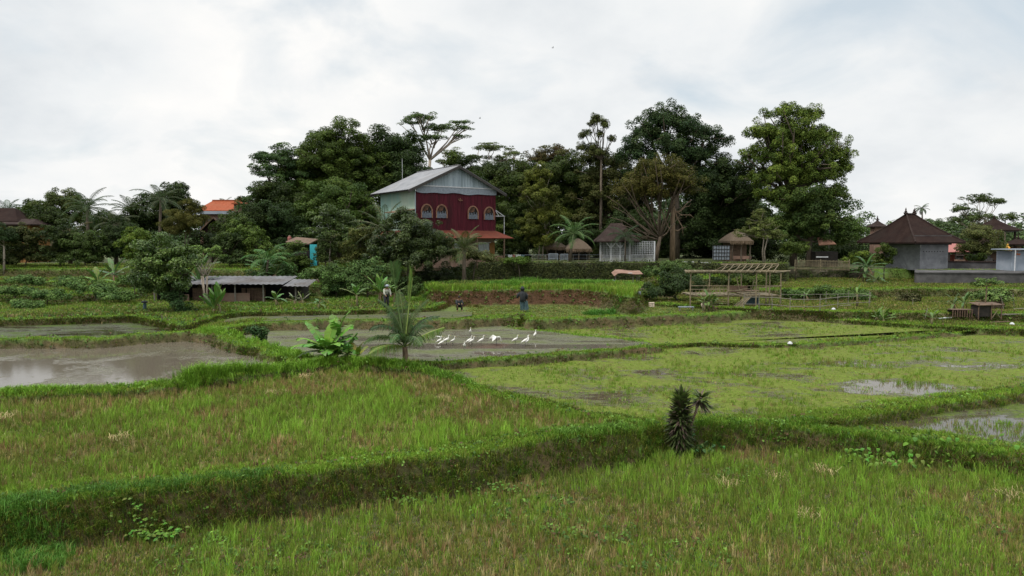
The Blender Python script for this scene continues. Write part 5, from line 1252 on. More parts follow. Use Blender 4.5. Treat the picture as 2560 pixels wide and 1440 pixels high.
# temple yard at right
def pavilion(label, px, d, w, pye, pyr, roofm, name='temple_pavilion', posts=True, tiers=1, depth=None):
    x = D(px, 600, d)[0]; depth = depth or w; o = empty(name, (x, d, 3.4), 0, label, 'pavilion')
    ze = HC + (600 - pye) * d / F - 3.4; zr = HC + (600 - pyr) * (d + depth / 2) / F - 3.4
    rr = hip_roof(MB(), -w / 2, w / 2, 0, depth, ze, zr, w / 2 - .15, sag=.07, n=5).build('roof', roofm, o); finial(rr, 0, depth / 2, zr, .6)
    MB().box((0, depth / 2, ze - .12), (w * .86, depth * .86, .22)).build('beam', M['oldconcrete'], o)
    if posts:
        for sx in (-1, 1):
            for sy in (.15, .85): MB().box((sx * w * .38, depth * sy, ze / 2), (.2, .2, ze)).build('post', M['tile2'], o)
        MB().box((0, depth * .5, .25), (w * .9, depth * .85, .6)).build('plinth', M['oldconcrete'], o)
        MB().box((0, depth * .8, ze * .55), (w * .7, .2, ze * .7)).build('back_wall', M['pinkwall'], o)
    return o
pavilion('tall temple pavilion with a dark pyramid roof at the right, seen above the others', 2513, 92, 4.6, 575, 547, M['tile'])
pavilion('lower temple pavilion with a dark roof behind the gold-wrapped shrine', 2510, 84, 4.2, 628, 592, M['tile2'])
pavilion('dark-roofed gate pavilion cut by the right frame edge', 2566, 80, 2.6, 610, 596, M['tile'])
o = empty('pink_roofed_hall', (D(2372, 600, 84)[0], 84, 3.4), 0, 'low hall with a pinkish red roof right of the concrete house', 'hall')
MB().sheet([(0, 0, HC - 30 * 84 / F - 3.4), (3.4, 0, HC - 28 * 84 / F - 3.4), (3.0, 3, HC - 8 * 84 / F - 3.4), (0, 3, HC - 8 * 84 / F - 3.4)], .08).build('roof', M['pink'], o)
MB().box((1.6, 1.8, .6), (3.2, 2.6, 1.4)).build('wall', M['orange'], o)
for k in range(4): MB().box((.2 + k * .8, .1, .8), (.14, .14, 1.7)).build('post', M['dark'], o)
o = empty('golden_shrine', (D(2518, 640, 79)[0], 79, 3.4), 0, 'small stone shrine wrapped in gold and orange cloth', 'shrine')
MB().box((0, 0, .35), (.9, .9, .8)).box((0, 0, .95), (.7, .7, .3)).build('base', M['redcloth'], o)
MB().lathe((0, 0, 1.1), [(.34, 0), (.30, .5), (.42, .56), (.40, .75), (.25, .8)], 8).build('body', M['gold'], o)
MB().lathe((0, 0, 1.9), [(.40, 0), (.46, .08), (.22, .25), (.28, .32), (.10, .5), (.14, .58), (.02, .8)], 8).build('crown_roof', M['gold'], o)
for k, (px_, dd, hh) in enumerate(((2400, 82, 1.6), (2468, 83, 1.9), (2440, 84, 2.3))):
    o = empty('stone_shrine', (D(px_, 640, dd)[0], dd, 3.4), 0, ['low brick shrine post nearest the concrete house', 'grey stone shrine under the olive bush', 'taller dark stone shrine right behind the olive bush'][k], 'shrine')
    MB().box((0, 0, hh * .25), (.8, .8, hh * .5)).build('base', M['pinkwall' if k == 0 else 'oldconcrete'], o)
    MB().box((0, 0, hh * .62), (.5, .5, hh * .26)).build('body', M['oldconcrete'], o)
    MB().lathe((0, 0, hh * .75), [(.48, 0), (.5, .07), (.25, .2), (.3, .26), (.03, .5)], 8).build('cap', M['tile2'], o)
# container kiosk at right edge
kx = D(2531, 600, 69)[0]
o = empty('blue_grey_kiosk', (kx, 69, 3.45), 0, 'pale blue-grey metal kiosk with a flat canopy at the right frame edge', 'kiosk')
zk = HC - 24 * 69 / F - 3.45
MB().box((1.7, 1.2, zk / 2 - .1), (3.2, 2.2, zk - .15)).build('wall', M['bluegrey'], o)
MB().box((1.6, .9, zk + .02), (4.2, 2.8, .10)).build('roof', M['bluegrey'], o)
MB().tube([(.0, -.5, -.15), (.0, -.5, zk)], .05, 6).build('post', M['white'], o)
MB().box((.62, .07, zk - .45), (.14, .04, .18)).box((.84, .07, zk - .47), (.14, .04, .14)).box((.62, .07, zk - .2), (.1, .04, .06)).build('red_marking', M['redcloth'], o)

# ---------------------------------------------------------------- gazebo and lattice
gd = 74.6; gx0 = D(1503, 650, gd)[0]; s_ = 1 / ppm(gd)
gz0 = 4.1
gaz = empty('gazebo', (gx0, gd, gz0), 0, 'white lattice gazebo with a dark brown hip roof in the yard', 'gazebo')
hh = HC - 3 * gd / F - gz0
def lattice(mb, a, b, h0, h1, nx, nz, w=.035):
    a, b = Vector(a), Vector(b)
    for i in range(nx + 1):
        p = a.lerp(b, i / nx); mb.bar(p + Vector((0, 0, h0)), p + Vector((0, 0, h1)), w, w)
    for j in range(nz + 1):
        z = h0 + (h1 - h0) * j / nz; mb.bar(a + Vector((0, -.02, z)), b + Vector((0, -.02, z)), w, w)
fx_ = [0, 24 * s_, 47 * s_, 73 * s_]
fy_ = [.9, 0, 0, .5]
for k in range(4): MB().box((fx_[k], fy_[k], hh / 2), (.12, .12, hh)).build('post', M['white'], gaz)
for k in range(3):
    mb = MB(); lattice(mb, (fx_[k], fy_[k], 0), (fx_[k + 1], fy_[k + 1], 0), .78, hh, 7, 7); mb.build('lattice_panel', M['white'], gaz)
    mb = MB(); lattice(mb, (fx_[k], fy_[k], 0), (fx_[k + 1], fy_[k + 1], 0), .06, .78, 11, 1, .045); mb.build('railing', M['white'], gaz)
br = MB()
for k in (1, 2):
    for sg_ in (-1, 1): br.bar((fx_[k], -.06, hh - .75), (fx_[k] + sg_ * .55, -.06, hh - .1), .09)
br.build('bracket', M['white'], gaz)
grf = hip_roof(MB(), -.45, 4.2, -.6, 4.2, hh + .02, HC + 42 * (gd + 1.5) / F - gz0, 1.7, sag=.05, n=5).build('roof', M['tile2'], gaz)
MB().box((2, 2.2, .04), (4, 4, .1)).build('floor', M['oldconcrete'], gaz)
lat = empty('lattice_fence', (gx0 + 73 * s_, gd + .5, gz0), 0, 'tall white trellis screen beside the gazebo', 'fence')
wf = 65 * s_
mb = MB(); lattice(mb, (0.08, 0, 0), (wf, .6, 0), .80, hh - .02, 14, 7); mb.build('lattice_panel', M['white'], lat)
mb = MB(); lattice(mb, (0.08, 0, 0), (wf, .6, 0), .05, .80, 20, 1, .05); mb.build('picket_panel', M['white'], lat)
for x, y in ((wf, .6),): MB().box((x, y, hh / 2), (.13, .13, hh)).build('post', M['white'], lat)
# fences in the yard
def picket(name, label, px0, px1, py0, d, hgt, m, n, grp=None):
    a = D(px0, py0, d); b = D(px1, py0, d); o = empty(name, (a[0], d, a[2]), 0, label, 'fence', grp); w = b[0] - a[0]
    mb = MB()
    for i in range(1, n): mb.box((w * i / n, 0, hgt / 2), (w / n * .45, .03, hgt - .08))
    mb.build('pickets', m, o)
    MB().box((w / 2, 0, .03), (w, .06, .07)).box((w / 2, 0, hgt), (w, .06, .07)).build('rail', m, o)
    for x in (0, w): MB().box((x, 0, hgt / 2 - .05), (.08, .08, hgt + .1)).build('post', m, o)
    return o
picket('picket_fence', 'short white picket panel left of the white upright board', 1704, 1735, 667, 71.5, .52, M['white'], 14)
picket('picket_fence', 'short white picket panel right of the white upright board', 1752, 1778, 669, 71.5, .52, M['white'], 14)
picket('picket_fence', 'grey picket bench fence in front of the thatched hut', 1372, 1394, 648, 78, .62, M['paleslat'], 9)
picket('picket_fence', 'grey picket bench fence under the coconut palm', 1402, 1419, 649, 78, .62, M['paleslat'], 8)
bd = D(1747, 690, 71); o = empty('white_board', (bd[0], 71, 2.6), 0, 'white upright pointed board like a surfboard by the picket panels', 'board')
hb_ = HC - 49 * 71 / F - 2.6
P = []
for k in range(13):
    t = k / 12; P.append((-.14 * min(1, (1 - t) * 4 if t > .75 else 1) * (1 if t < .75 else math.sqrt(max(.0, 1 - ((t - .75) / .25) ** 2)) / max(.01, min(1, (1 - t) * 4)) if t < 1 else 0), t * hb_))
MB().sheet([(x, 0, z) for x, z in P] + [(-x, 0, z) for x, z in P[:-1]][::-1], .06).build('panel', M['white'], o)
MB().bar((0, .1, 0), (0, .1, hb_ * .7), .06).build('stake', M['greybamboo'], o)
# wire fence with laundry at left of yard
fa, fb_ = D(1262, 640, 76), D(1500, 640, 76.5)
o = empty('wire_fence', (fa[0], 76, 4.05), 0, 'thin grey rail fence along the yard behind the mossy wall', 'fence'); w = fb_[0] - fa[0]
for k in range(8): MB().box((w * k / 7, 0, .4), (.05, .05, .9)).build('post', M['greybamboo'], o)
MB().bar((0, 0, .82), (w, .4, .82), .03).bar((0, 0, .45), (w, .4, .45), .015).build('rail', M['paleslat'], o)
for k, (x, ww, m) in enumerate(((.35, .45, 'white'), (.85, .25, 'pink'), (1.25, .5, 'white'), (1.8, .35, 'cloth_teal'))):
    o = empty('hanging_cloth', (fa[0] + x, 75.93, 4.9), 0, ['white cloth hung at the left end of the yard fence', 'small pink cloth hung between the white ones on the yard fence', 'wider white cloth hung on the yard fence', 'bluish cloth, last on the right of the yard fence'][k], 'cloth')
    mb = MB()
    for i in range(5): mb.sheet([(ww * i / 5, .03 * (i % 2), 0), (ww * (i + 1) / 5, .03 * ((i + 1) % 2), 0), (ww * (i + 1) / 5, .03 * ((i + 1) % 2), -.30 - .04 * (i % 3)), (ww * i / 5, .03 * (i % 2), -.30)], .01)
    mb.build('fabric', M[m], o)

# thatched huts
def thatch_hut(name, label, d, pxl, pxr, pyr, pye, gz_, rz=0, depth=4.0, wallm='dark'):
    a, b = D(pxl, pye, d), D(pxr, pye, d); o = empty(name, (a[0], d, gz_), rz, label, 'hut'); w = b[0] - a[0]; ze = a[2] - gz_; zr = HC + (600 - pyr) * (d + depth / 2) / F - gz_
    rr = hip_roof(MB(), 0, w, 0, depth, ze, zr, depth * .35, depth / 2, .22, 6, -.12).build('roof', M['thatch'], o)
    n = 260; rg = np.random.default_rng(int(pxl)); xs = rg.random(n) * w; P = np.stack([xs, -.02 + rg.normal(size=n) * .03, np.full(n, ze - .05)], 1)
    V, q, t, c = blades(P, -(.2 + .25 * rg.random(n)), np.full(n, .07), rg.normal(size=(n, 2)) * .06, np.tile((.17, .12, .08), (n, 1)), 0)
    link('eave_fringe', np_mesh('eave_fringe', V, [q, t], M['grass'], c), rr)
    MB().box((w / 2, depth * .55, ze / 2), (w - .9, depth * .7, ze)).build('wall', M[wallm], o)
    for x in (.3, w / 2, w - .3): MB().tube([(x, .2, 0), (x, .2, ze)], .07, 6).build('post', M['bark'], o)
    return o, w, ze
thatch_hut('thatched_hut', 'thatched hut with a shaggy rounded roof edge behind the coconut palm', 82, 1415, 1480, 596, 622, 4.1)
thatch_hut('thatched_hut', 'darker thatched hut left of the shaggy rounded one', 84, 1362, 1418, 602, 617, 4.1)
o, w, ze = thatch_hut('thatched_house', 'timber house with a tall light brown thatched roof beside the small twiggy tree', 77, 1826, 1884, 574, 602, 4.0, 0, 4.5, 'wood')
pwn = MB().box((-1.0, -.1, 1.1), (1.9, .06, 1.6)).build('glazed_screen', M['paleslat'], o); fr = MB()
for k in range(7): fr.box((-1.9 + k * .3, -.16, 1.1), (.05, .05, 1.65))
for k in range(5): fr.box((-1.0, -.16, .3 + k * .4), (1.9, .05, .05))
fr.build('grid_frame', M['dark'], pwn)
MB().box((w / 2 + .1, .35, .55), (w - .4, .1, .35)).build('rust_panel', M['pinkwall'], o)
o = empty('tiled_shelter', (D(2048, 600, 80)[0], 80, 3.4), 0, 'shaded shelter with a reddish tiled roof under the great tree', 'shelter')
MB().sheet([(0, 0, HC - 12 * 80 / F - 3.4), (2.0, 0, HC - 10 * 80 / F - 3.4), (1.7, 2, HC + 12 * 80 / F - 3.4), (.6, 2, HC + 6 * 80 / F - 3.4)], .1).build('roof', M['arch'], o)
MB().box((1.2, 1.4, .8), (2.6, 1.6, 1.9)).build('wall', M['dark'], o); MB().box((.3, -.2, 1.15), (1.4, .05, .12)).build('white_board', M['white'], o)

# ---------------------------------------------------------------- bamboo things
def bam(mb, a, b, r=.045, n=6):
    a, b = Vector(a), Vector(b); k = max(2, int((b - a).length / .4)); pts, rad = [], []
    for i in range(k + 1):
        pts.append(a.lerp(b, i / k)); rad.append(r * (1.12 if i % 1 == 0 else 1))
    return mb.tube([a, (a + b) / 2 + Vector((R.uniform(-.02, .02), 0, R.uniform(-.015, .015))), b], [r, r * .95, r * .85], n)
bdist = 50.5; bx0 = D(1727, 765, bdist)[0]
gzb = ground(bx0 + 3, bdist)
hut = empty('bamboo_hut_frame', (bx0, bdist, gzb), 0, 'unfinished bamboo hut frame with open rafters and a raised deck', 'hut')
hx_ = lambda px_, y=bdist: D(px_, 700, y)[0] - bx0
hz2 = lambda py_, y=bdist: HC + (600 - py_) * y / F - gzb
tb = hz2(681)
for px_, yy, top in ((1727, 0, 681), (1822, 0, 681), (1891, 0, 681), (1925, .3, 681), (1774, 2.6, 684), (1853, 2.6, 684), (1916, 2.8, 682), (1952, 2.6, 683)):
    bam(MB(), (hx_(px_, bdist + yy), yy, -.1), (hx_(px_, bdist + yy), yy, hz2(top, bdist + yy)), .055).build('post', M['bamboo'], hut)
for a_, b_ in (((hx_(1714), -.05, tb), (hx_(1938), .1, tb + .02)), ((hx_(1714, 53), 2.6, tb + .02), (hx_(1975, 53), 2.6, tb)), ((hx_(1714), -.02, tb + .05), (hx_(1714, 53), 2.6, tb + .05)), ((hx_(1938), .1, tb), (hx_(1976, 53), 2.6, tb)), ((hx_(1815), 1.3, hz2(661, 51.8)), (hx_(1945, 51.8), 1.3, hz2(660, 51.8)))):
    bam(MB(), a_, b_, .06).build('beam', M['bamboo'], hut)
for k in range(9):
    xr = hx_(1818 + k * 16, 51.8); 
    bam(MB(), (xr, 1.3, hz2(661, 51.8)), (xr - 1.0, -.25, tb + .02), .035).build('rafter', M['bamboo'], hut)
    bam(MB(), (xr, 1.3, hz2(661, 51.8)), (xr - .5, 2.8, tb + .02), .035).build('rafter', M['bamboo'], hut)
sh_ = MB()
for k in range(16): sh_.bar((hx_(1716) + k * .22, -.15, tb + .10 + .02 * (k % 3)), (hx_(1716) + k * .22 + .1, .9, tb + .12), .12, .03)
for k in range(12): bam(sh_, (hx_(1712) + k * .5, -.2 + .02 * k, tb + .07), (hx_(1712) + k * .5 + 1.2, -.15, tb + .09), .035)
sh_.build('roof_battens', M['bamboo'], hut)
dz_ = hz2(738); dk = MB()
for k in range(34):
    x = hx_(1730) + k * .19
    if 3.5 < x - hx_(1730) < 4.1: continue
    dk.box((x, 1.25, dz_ + R.uniform(-.02, .02)), (.15, 2.6, .035))
dk.build('deck', M['bamboo'], hut)
dj = MB()
for yy in (.05, 1.2, 2.5): bam(dj, (hx_(1725), yy, dz_ - .08), (hx_(1955), yy, dz_ - .08), .05)
dj.build('deck_joist', M['bamboo'], hut)
rl = MB(); rz_ = dz_ + .42
bam(rl, (hx_(1728), 0, rz_), (hx_(1822), 0, rz_), .03); bam(rl, (hx_(1728, 53), 2.5, rz_ + .1), (hx_(1955, 53), 2.5, rz_ + .1), .03)
bam(rl, (hx_(1822), 0, rz_ - .05), (hx_(1895), .1, rz_ - .2), .03); bam(rl, (hx_(1815), -.1, rz_ - .15), (hx_(1880), .4, rz_ + .05), .03); bam(rl, (hx_(1892), 0, rz_ + .1), (hx_(1952, 53), 2.4, rz_ + .1), .03)
for k in range(11): bam(rl, (hx_(1731) + k * .26, 0, dz_), (hx_(1731) + k * .26, 0, rz_), .022, 5)
for k in range(16): bam(rl, (hx_(1760, 53) + k * .3, 2.5, dz_), (hx_(1760, 53) + k * .3, 2.5, rz_ + .1), .022, 5)
rl.build('railing', M['bamboo'], hut)
ln = MB()
for k in range(6): bam(ln, (hx_(1824) + k * .12, -.5 - k * .05, -.05), (hx_(1868) + k * .1, .1, dz_ - .1 + .03 * k), .03)
bam(ln, (hx_(1880), .4, dz_), (hx_(1892), .5, hz2(700)), .03); bam(ln, (hx_(1868), 1.4, dz_), (hx_(1858), 1.5, hz2(695)), .03)
for k in range(4): bam(ln, (hx_(1760), .1, .12 + .14 * k), (hx_(1822), .1, .10 + .14 * k), .025)
ln.build('leaning_pole', M['bamboo'], hut)
MB().box((hx_(1862), 1.6, dz_ + .35), (1.5, .04, .5)).box((hx_(1895), 1.2, dz_ + .25), (1.0, .8, .04)).build('mat_board', M['wood'], hut)
MB().box((hx_(1900), 1.6, .35), (.8, .6, .9)).build('dark_bin', M['cloth_teal'], hut)
o = empty('round_sign', (D(1758, 755, 49.3)[0], 49.3, ground(D(1758, 755, 49.3)[0], 49.3)), 0, 'pale round disc leaning by the banana plant before the bamboo hut', 'disc')
mbd = MB(); mbd.tube([(0, 0, .42), (.04, -.07, .42)], .21, 16); mbd.build('disc', M['lightbox'], o); MB().bar((0, .06, 0), (0, .04, .5), .05).build('stake', M['greybamboo'], o)

# bamboo pen fence
def rail_fence(name, label, pts, hgt, rails, m, r=.028, post_every=1, grp=None):
    o = empty(name, (pts[0][0], pts[0][1], ground(*pts[0])), 0, label, 'fence', grp); org = Vector(o.location)
    Q = [Vector((x, y, ground(x, y))) - org for x, y in pts]
    for q in Q: bam(MB(), q - Vector((0, 0, .1)), q + Vector((R.uniform(-.04, .04), 0, hgt * R.uniform(1.0, 1.15))), r).build('post', m, o)
    for z in rails:
        for a, b in zip(Q[:-1], Q[1:]): bam(MB(), a + Vector((0, -.04, z)), b + Vector((.1, -.04, z + R.uniform(-.02, .02))), r * .85).build('rail', m, o)
    return o
def gl(*pp, z=1.6): return [gp(px_, py_, z) for px_, py_ in pp]
rail_fence('bamboo_fence', 'front grey bamboo rail fence of the pen right of the hut', gl((1860, 771), (1898, 772), (1930, 773), (1975, 775), (2050, 777), (2094, 772), (2174, 766)), 1.0, (.35, .85), M['greybamboo'])
rail_fence('bamboo_fence', 'rear bamboo rail fence of the pen in front of the vine row', gl((1952, 762), (2010, 762), (2065, 762), (2120, 761), (2172, 761)), .9, (.8,), M['greybamboo'], .022)
for k, (a_, b_) in enumerate((((2312, 792), (2318, 778)), ((2281, 770), (2281, 765)), ((2510, 782), (2500, 760)), ((2535, 776), (2530, 750)))):
    x_, y_ = gp(a_[0], a_[1], 1.4); z_ = ground(x_, y_)
    o = empty('bamboo_stake', (x_, y_, z_), 0, ['leaning bare stake in the meadow left of the wooden coop', 'thin stake standing in the meadow behind the banana clump', 'stake leaning right of the wooden coop', 'farthest right stake by the wooden coop'][k], 'stake', 'loose stakes in the garden')
    bam(MB(), (0, 0, -.1), ((b_[0] - a_[0]) / 36, 0, (a_[1] - b_[1] + 12) / 36), .025).build('pole', M['greybamboo'], o)
# bamboo panel on stone wall
ba, bb = D(1987, 665, 70.5), D(2119, 668, 70.8)
o = empty('bamboo_screen_fence', (ba[0], 70.5, 3.38), 0, 'long woven bamboo panel fence on top of the stone wall', 'fence'); w = bb[0] - ba[0]
mb = MB(); hp = HC - 49 * 70.5 / F - 3.38
for k in range(58): mb.bar((w * k / 58 + .04, 0, .1 - .12 * k / 58), (w * k / 58 + .04 + R.uniform(-.03, .03), 0, hp - .12 * k / 58 + R.uniform(-.03, .03)), .06 if k % 3 else .04, .03)
mb.build('slats', M['bamboo'], o)
mb = MB()
for z in (.22, .5, hp - .08): mb.bar((0, -.05, z), (w, -.05, z - .12), .05, .04)
mb.build('cross_rail', M['bamboo'], o)
for x in (0, w * .47, w): MB().box((x, -.03, hp / 2), (.08, .06, hp + .05)).build('post', M['bamboo'], o)

# lean-to with rusty roof
la = D(1536, 720, 58); o = empty('lean_to_shelter', (la[0], 58, 2.55), 0, 'small open shelter with a wavy rusty roof sheet under the mossy wall', 'shelter')
zl = HC - 84 * 58 / F - 2.55
mb = MB()
for k in range(8):
    t0, t1 = k / 8, (k + 1) / 8; f_ = lambda t: .12 * math.sin(t * 5) * (1 - t) + (-.18 if t == 0 else 0)
    mb.sheet([(-.1 + 2.4 * t0, -.5, zl + f_(t0)), (-.1 + 2.4 * t1, -.5, zl + f_(t1)), (-.1 + 2.4 * t1, 1.2, zl + .22 + f_(t1)), (-.1 + 2.4 * t0, 1.2, zl + .22 + f_(t0))], .04)
mb.build('roof', M['rustsheet'], o)
MB().box((1.25, -.2, zl + .06), (.35, .5, .02)).build('roof_patch', M['white'], o)
for x, y in ((.1, 0), (1.5, -.3), (1.85, -.2), (2.2, .8), (.2, .9)): MB().tube([(x, y, -.2), (x, y, zl)], .035, 6).build('post', M['greybamboo'], o)
wb = D(1542, 715, 57.3); o = empty('white_bucket', (wb[0], 57.3, HC - 119 * 57.3 / F), 0, 'white bucket standing under the rusty lean-to roof', 'bucket')
MB().lathe((0, 0, 0), [(.13, 0), (.17, .32), (.18, .33)], 12).build('pail', M['white'], o, True); MB().tube([(-.17, 0, .32), (-.12, 0, .44), (0, 0, .48), (.12, 0, .44), (.17, 0, .32)], .01, 4).build('handle', M['greymetal'], o)
ws = D(1533, 705, 57.5); o = empty('plastic_sack', (ws[0], 57.5, HC - 112 * 57.5 / F), 0, 'crumpled pale sack heaped beside the white bucket', 'sack')
mb = MB().lathe((0, 0, 0), [(.22, 0), (.28, .15), (.2, .32), (.06, .42)], 9); mb.lathe((.28, .05, -.05), [(.12, 0), (.16, .1), (.05, .22)], 8); mb.build('bag', M['paleslat'], o)
for k, (px_, py_, ww, m) in enumerate(((1629, 758, .34, 'lightbox'), (1598, 757, .20, 'paleslat'))):
    x_, y_ = gp(px_, py_, 1.75); o = empty('crate', (x_, y_, ground(x_, y_)), .1, ['pale square crate on the grass below the dark bush', 'small grey-white box in the shade left of the pale crate'][k], 'crate')
    MB().box((0, 0, .16), (ww, ww, .30)).build('side', M[m], o); MB().box((0, 0, .33), (ww + .03, ww + .03, .03)).build('lid', M[m], o); MB().box((0, -ww / 2 - .006, .16), (.03, .01, .28)).build('slat', M['greybamboo'], o)
x_, y_ = gp(1715, 772, 1.6); o = empty('low_bench', (x_, y_, ground(x_, y_)), 0, 'low pale plank bench on the grass left of the hut', 'bench')
MB().box((0, 0, .28), (1.1, .3, .05)).build('seat', M['paleslat'], o)
for x in (-.45, .45): MB().box((x, 0, .13), (.06, .24, .26)).build('leg', M['greybamboo'], o)

# wooden coop at right
x_, y_ = gp(2468, 802, 1.15); zc_ = ground(x_, y_)
o = empty('wooden_coop', (x_, y_, zc_), .05, 'small dark wooden coop with a crossed brace on the field edge', 'coop')
MB().box((-.15, .4, .42), (1.3, .06, .8)).box((-.85, 0, .42), (.05, .8, .8)).box((-.45, -.3, .45), (.75, .05, .72)).build('boards', M['dark'], o)
mb = MB(); bam(mb, (.05, -.35, 0), (.6, -.35, .8), .025); bam(mb, (.6, -.35, 0), (.05, -.35, .8), .025); bam(mb, (-.9, -.38, .82), (.75, -.38, .84), .03); mb.build('brace', M['bamboo'], o)
for x in (-.88, 0, .68): bam(MB(), (x, -.36, -.1), (x, -.36, .95), .04).build('post', M['wood'], o)
MB().sheet([(-1.0, -.45, .86), (.75, -.45, .88), (.7, .5, .98), (-1.0, .5, .96)], .03).build('lid', M['wood'], o)
o = empty('old_trough', (x_ - 1.7, y_ + .2, ground(x_ - 1.7, y_ + .2)), -.1, 'low brown slatted stand left of the wooden coop', 'stand')
mb = MB()
for k in range(9): mb.bar((-.6 + .15 * k, -.3, .0), (-.6 + .15 * k, -.3, .45 + R.uniform(-.05, .05)), .05, .03)
mb.build('slats', M['wood'], o); MB().box((0, 0, .48), (1.35, .6, .04)).build('top', M['wood'], o); MB().box((0, .3, .22), (1.3, .04, .4)).build('back', M['dark'], o)
o = empty('straw_pile', (D(2474, 750, 50)[0], 50, ground(D(2474, 750, 50)[0], 50)), 0, 'rounded heap of pale dry straw behind the wooden coop', 'straw heap')
rg = np.random.default_rng(3); n = 5000; u_ = unit(rg.normal(size=(n, 3))); u_[:, 2] = abs(u_[:, 2])
V, Q = leaf_quads(u_ * np.array([1.0, .7, .42]) * (.85 + .15 * rg.random((n, 1))) + np.array([0, 0, .22]), unit(u_ + rg.normal(size=u_.shape) * .3), .12 + .08 * rg.random(n), .25, .8, rg)
link('straw', np_mesh('straw', V, [Q], M['leaf'], np.repeat(np.clip(np.array((.36, .27, .17)) * (1 + .2 * rg.normal(size=(n, 1))), .02, .6), 4, axis=0)), o)
MB().lathe((0, 0, 0), [(.85, 0), (.86, .2), (.7, .42), (.4, .56), (.05, .6)], 14).build('core', M['thatch'], o, True)
for k, (px_, py_, rz_, l_) in enumerate(((2365, 803, .1, 1.0), (2540, 803, .05, 2.2), (2570, 792, -.08, 2.0), (1848 + 265, 783, .05, .9), (2500, 808, .12, 1.5))):
    x_, y_ = gp(px_, py_, 1.12); o = empty('bamboo_log', (x_, y_, ground(x_, y_) + .06), rz_, ['whitish log lying on the bank left of the wooden coop', 'long pole lying on the ground right of the wooden coop', 'upper pole lying near the right frame edge', 'short log lying in the grass in front of the pen', 'dark pole lying right in front of the wooden coop'][k], 'log', 'poles and logs lying in the garden')
    bam(MB(), (-l_ / 2, 0, .02), (l_ / 2, .1, .05), .05).build('pole', M['white' if k == 0 else 'greybamboo' if k != 4 else 'wood'], o)

# ---------------------------------------------------------------- palms and bananas
def frond_mesh(r, L_, el, droop, nl, lw, ll, start=.12, spread=1.0, col=(.05,.09,.02), twist=0, hang=.45, tipf=.0):
    """frond in its own frame: grows along +x from the origin, elevation el, bending down"""
    pts = []; a = el; p = Vector((0, 0, 0)); n = 14
    for i in range(n + 1):
        pts.append(p.copy()); a_ = el - droop * (i / n) ** 1.35; p = p + Vector((math.cos(a_), 0, math.sin(a_))) * (L_ / n)
    V, Fs, C = [], [], []
    mb = MB().tube(pts, [.035 * L_ / 3 * (1 - .8 * i / n) + .008 for i in range(n + 1)], 4)
    V += [Vector(v) for v in mb.v]; Fs += [f for f in mb.f if len(f) == 4]; C += [tuple(min(1, c * 1.9) for c in (col[0] * 1.3, col[1], col[2] * 1.3))] * len(mb.v)
    for i in range(nl):
        t = start + (1 - start) * i / (nl - 1); f = t * n; k = min(n - 1, int(f)); q = pts[k].lerp(pts[k + 1], f - k); tg = (pts[k + 1] - pts[k]).normalized()
        w = math.sin(math.pi * min(1, (.12 + .88 * ((t - start) / (1 - start))) ** .75)) ** .6 if tipf == 0 else 1 - .35 * (1 - (t - start) / (1 - start))
        ln_ = ll * max(.18, w) * r.uniform(.85, 1.1)
        up = Vector((-math.sin(0), 0, 1)); up = (up - tg * up.dot(tg)).normalized()
        for sd_ in (-1, 1):
            side = tg.cross(up) * sd_
            dr = (side * spread + tg * (.55 + .5 * t) + up * .25).normalized()
            b0 = q; b1 = q + dr * ln_ * .5 + Vector((0, 0, -hang * .12 * ln_)); b2 = q + dr * ln_ * .92 + Vector((0, 0, -hang * ln_ * r.uniform(.7, 1.2)))
            wv = tg * lw * .5; o = len(V)
            V += [b0 - wv * .4, b0 + wv * .4, b1 + wv, b1 - wv, b2]
            Fs += [(o, o + 1, o + 2, o + 3), (o + 3, o + 2, o + 4)]
            c = [x * r.uniform(.75, 1.25) for x in col]; C += [c] * 5
    return V, Fs, C
def leafobj(name, V, Fs, C, parent, m='leaf', mtx=None):
    me = bpy.data.meshes.new(name)
    if mtx is not None: V = [mtx @ Vector(v) for v in V]
    me.from_pydata([tuple(v) for v in V], [], Fs); me.materials.append(M[m])
    a = me.color_attributes.new('Col', 'FLOAT_COLOR', 'POINT'); cc = np.ones((len(V), 4), np.float32); cc[:, :3] = np.array(C); a.data.foreach_set('color', cc.ravel())
    me.update(); return link(name, me, parent)
def palm(label, d, bx, cx, cy, L_, n, col, tr=.16, group='coconut palms', el=(1.25, -.5), droop=1.1, nl=30, ll=.75, lw=.055, fronds=None, bz=None, bark='bark', cat='palm', name='coconut_palm', hang=.5):
    SEED[0] += 1; r = random.Random(SEED[0] * 3)
    x0 = D(bx, 640, d)[0]; z0 = (ground(x0, d) if bz is None else bz) - .05
    o = empty(name, (x0, d, z0), 0, label, cat, group); c = at(cx, cy, d) - Vector((x0, d, z0))
    mid = Vector((c.x * .3, 0, c.z * .5))
    MB().tube([(0, 0, -.1), mid, c], [tr * 1.4, tr, tr * .85], 8).build('trunk', M[bark], o, True)
    fl = fronds or [(2 * math.pi * (i * .381966) + r.uniform(-.2, .2), el[0] + (el[1] - el[0]) * ((i + .5) / n) ** .9, L_ * r.uniform(.85, 1.1), droop * r.uniform(.8, 1.2), None) for i in range(n)]
    for f in fl:
        az, e_, l_, dr, ex = f; ex = ex or {}
        V, Fs, C = frond_mesh(r, l_, e_, dr, ex.get('nl', nl), lw, ex.get('ll', ll), ex.get('start', .12), ex.get('spread', 1.0), ex.get('col', col), hang=ex.get('hang', hang), tipf=ex.get('tipf', 0))
        leafobj('frond', V, Fs, C, o, 'leaf', Matrix.Translation(c) @ Matrix.Rotation(az, 4, 'Z'))
    return o
PG = (.028, .048, .016)
palm('tallest left coconut palm, standing in front of the skyline with an upright tuft', 74, 222, 218, 520, 3.2, 20, PG)
palm('coconut palm with pale bleached fronds left of the orange-roofed house', 78, 400, 402, 500, 3.3, 20, (.035, .052, .022))
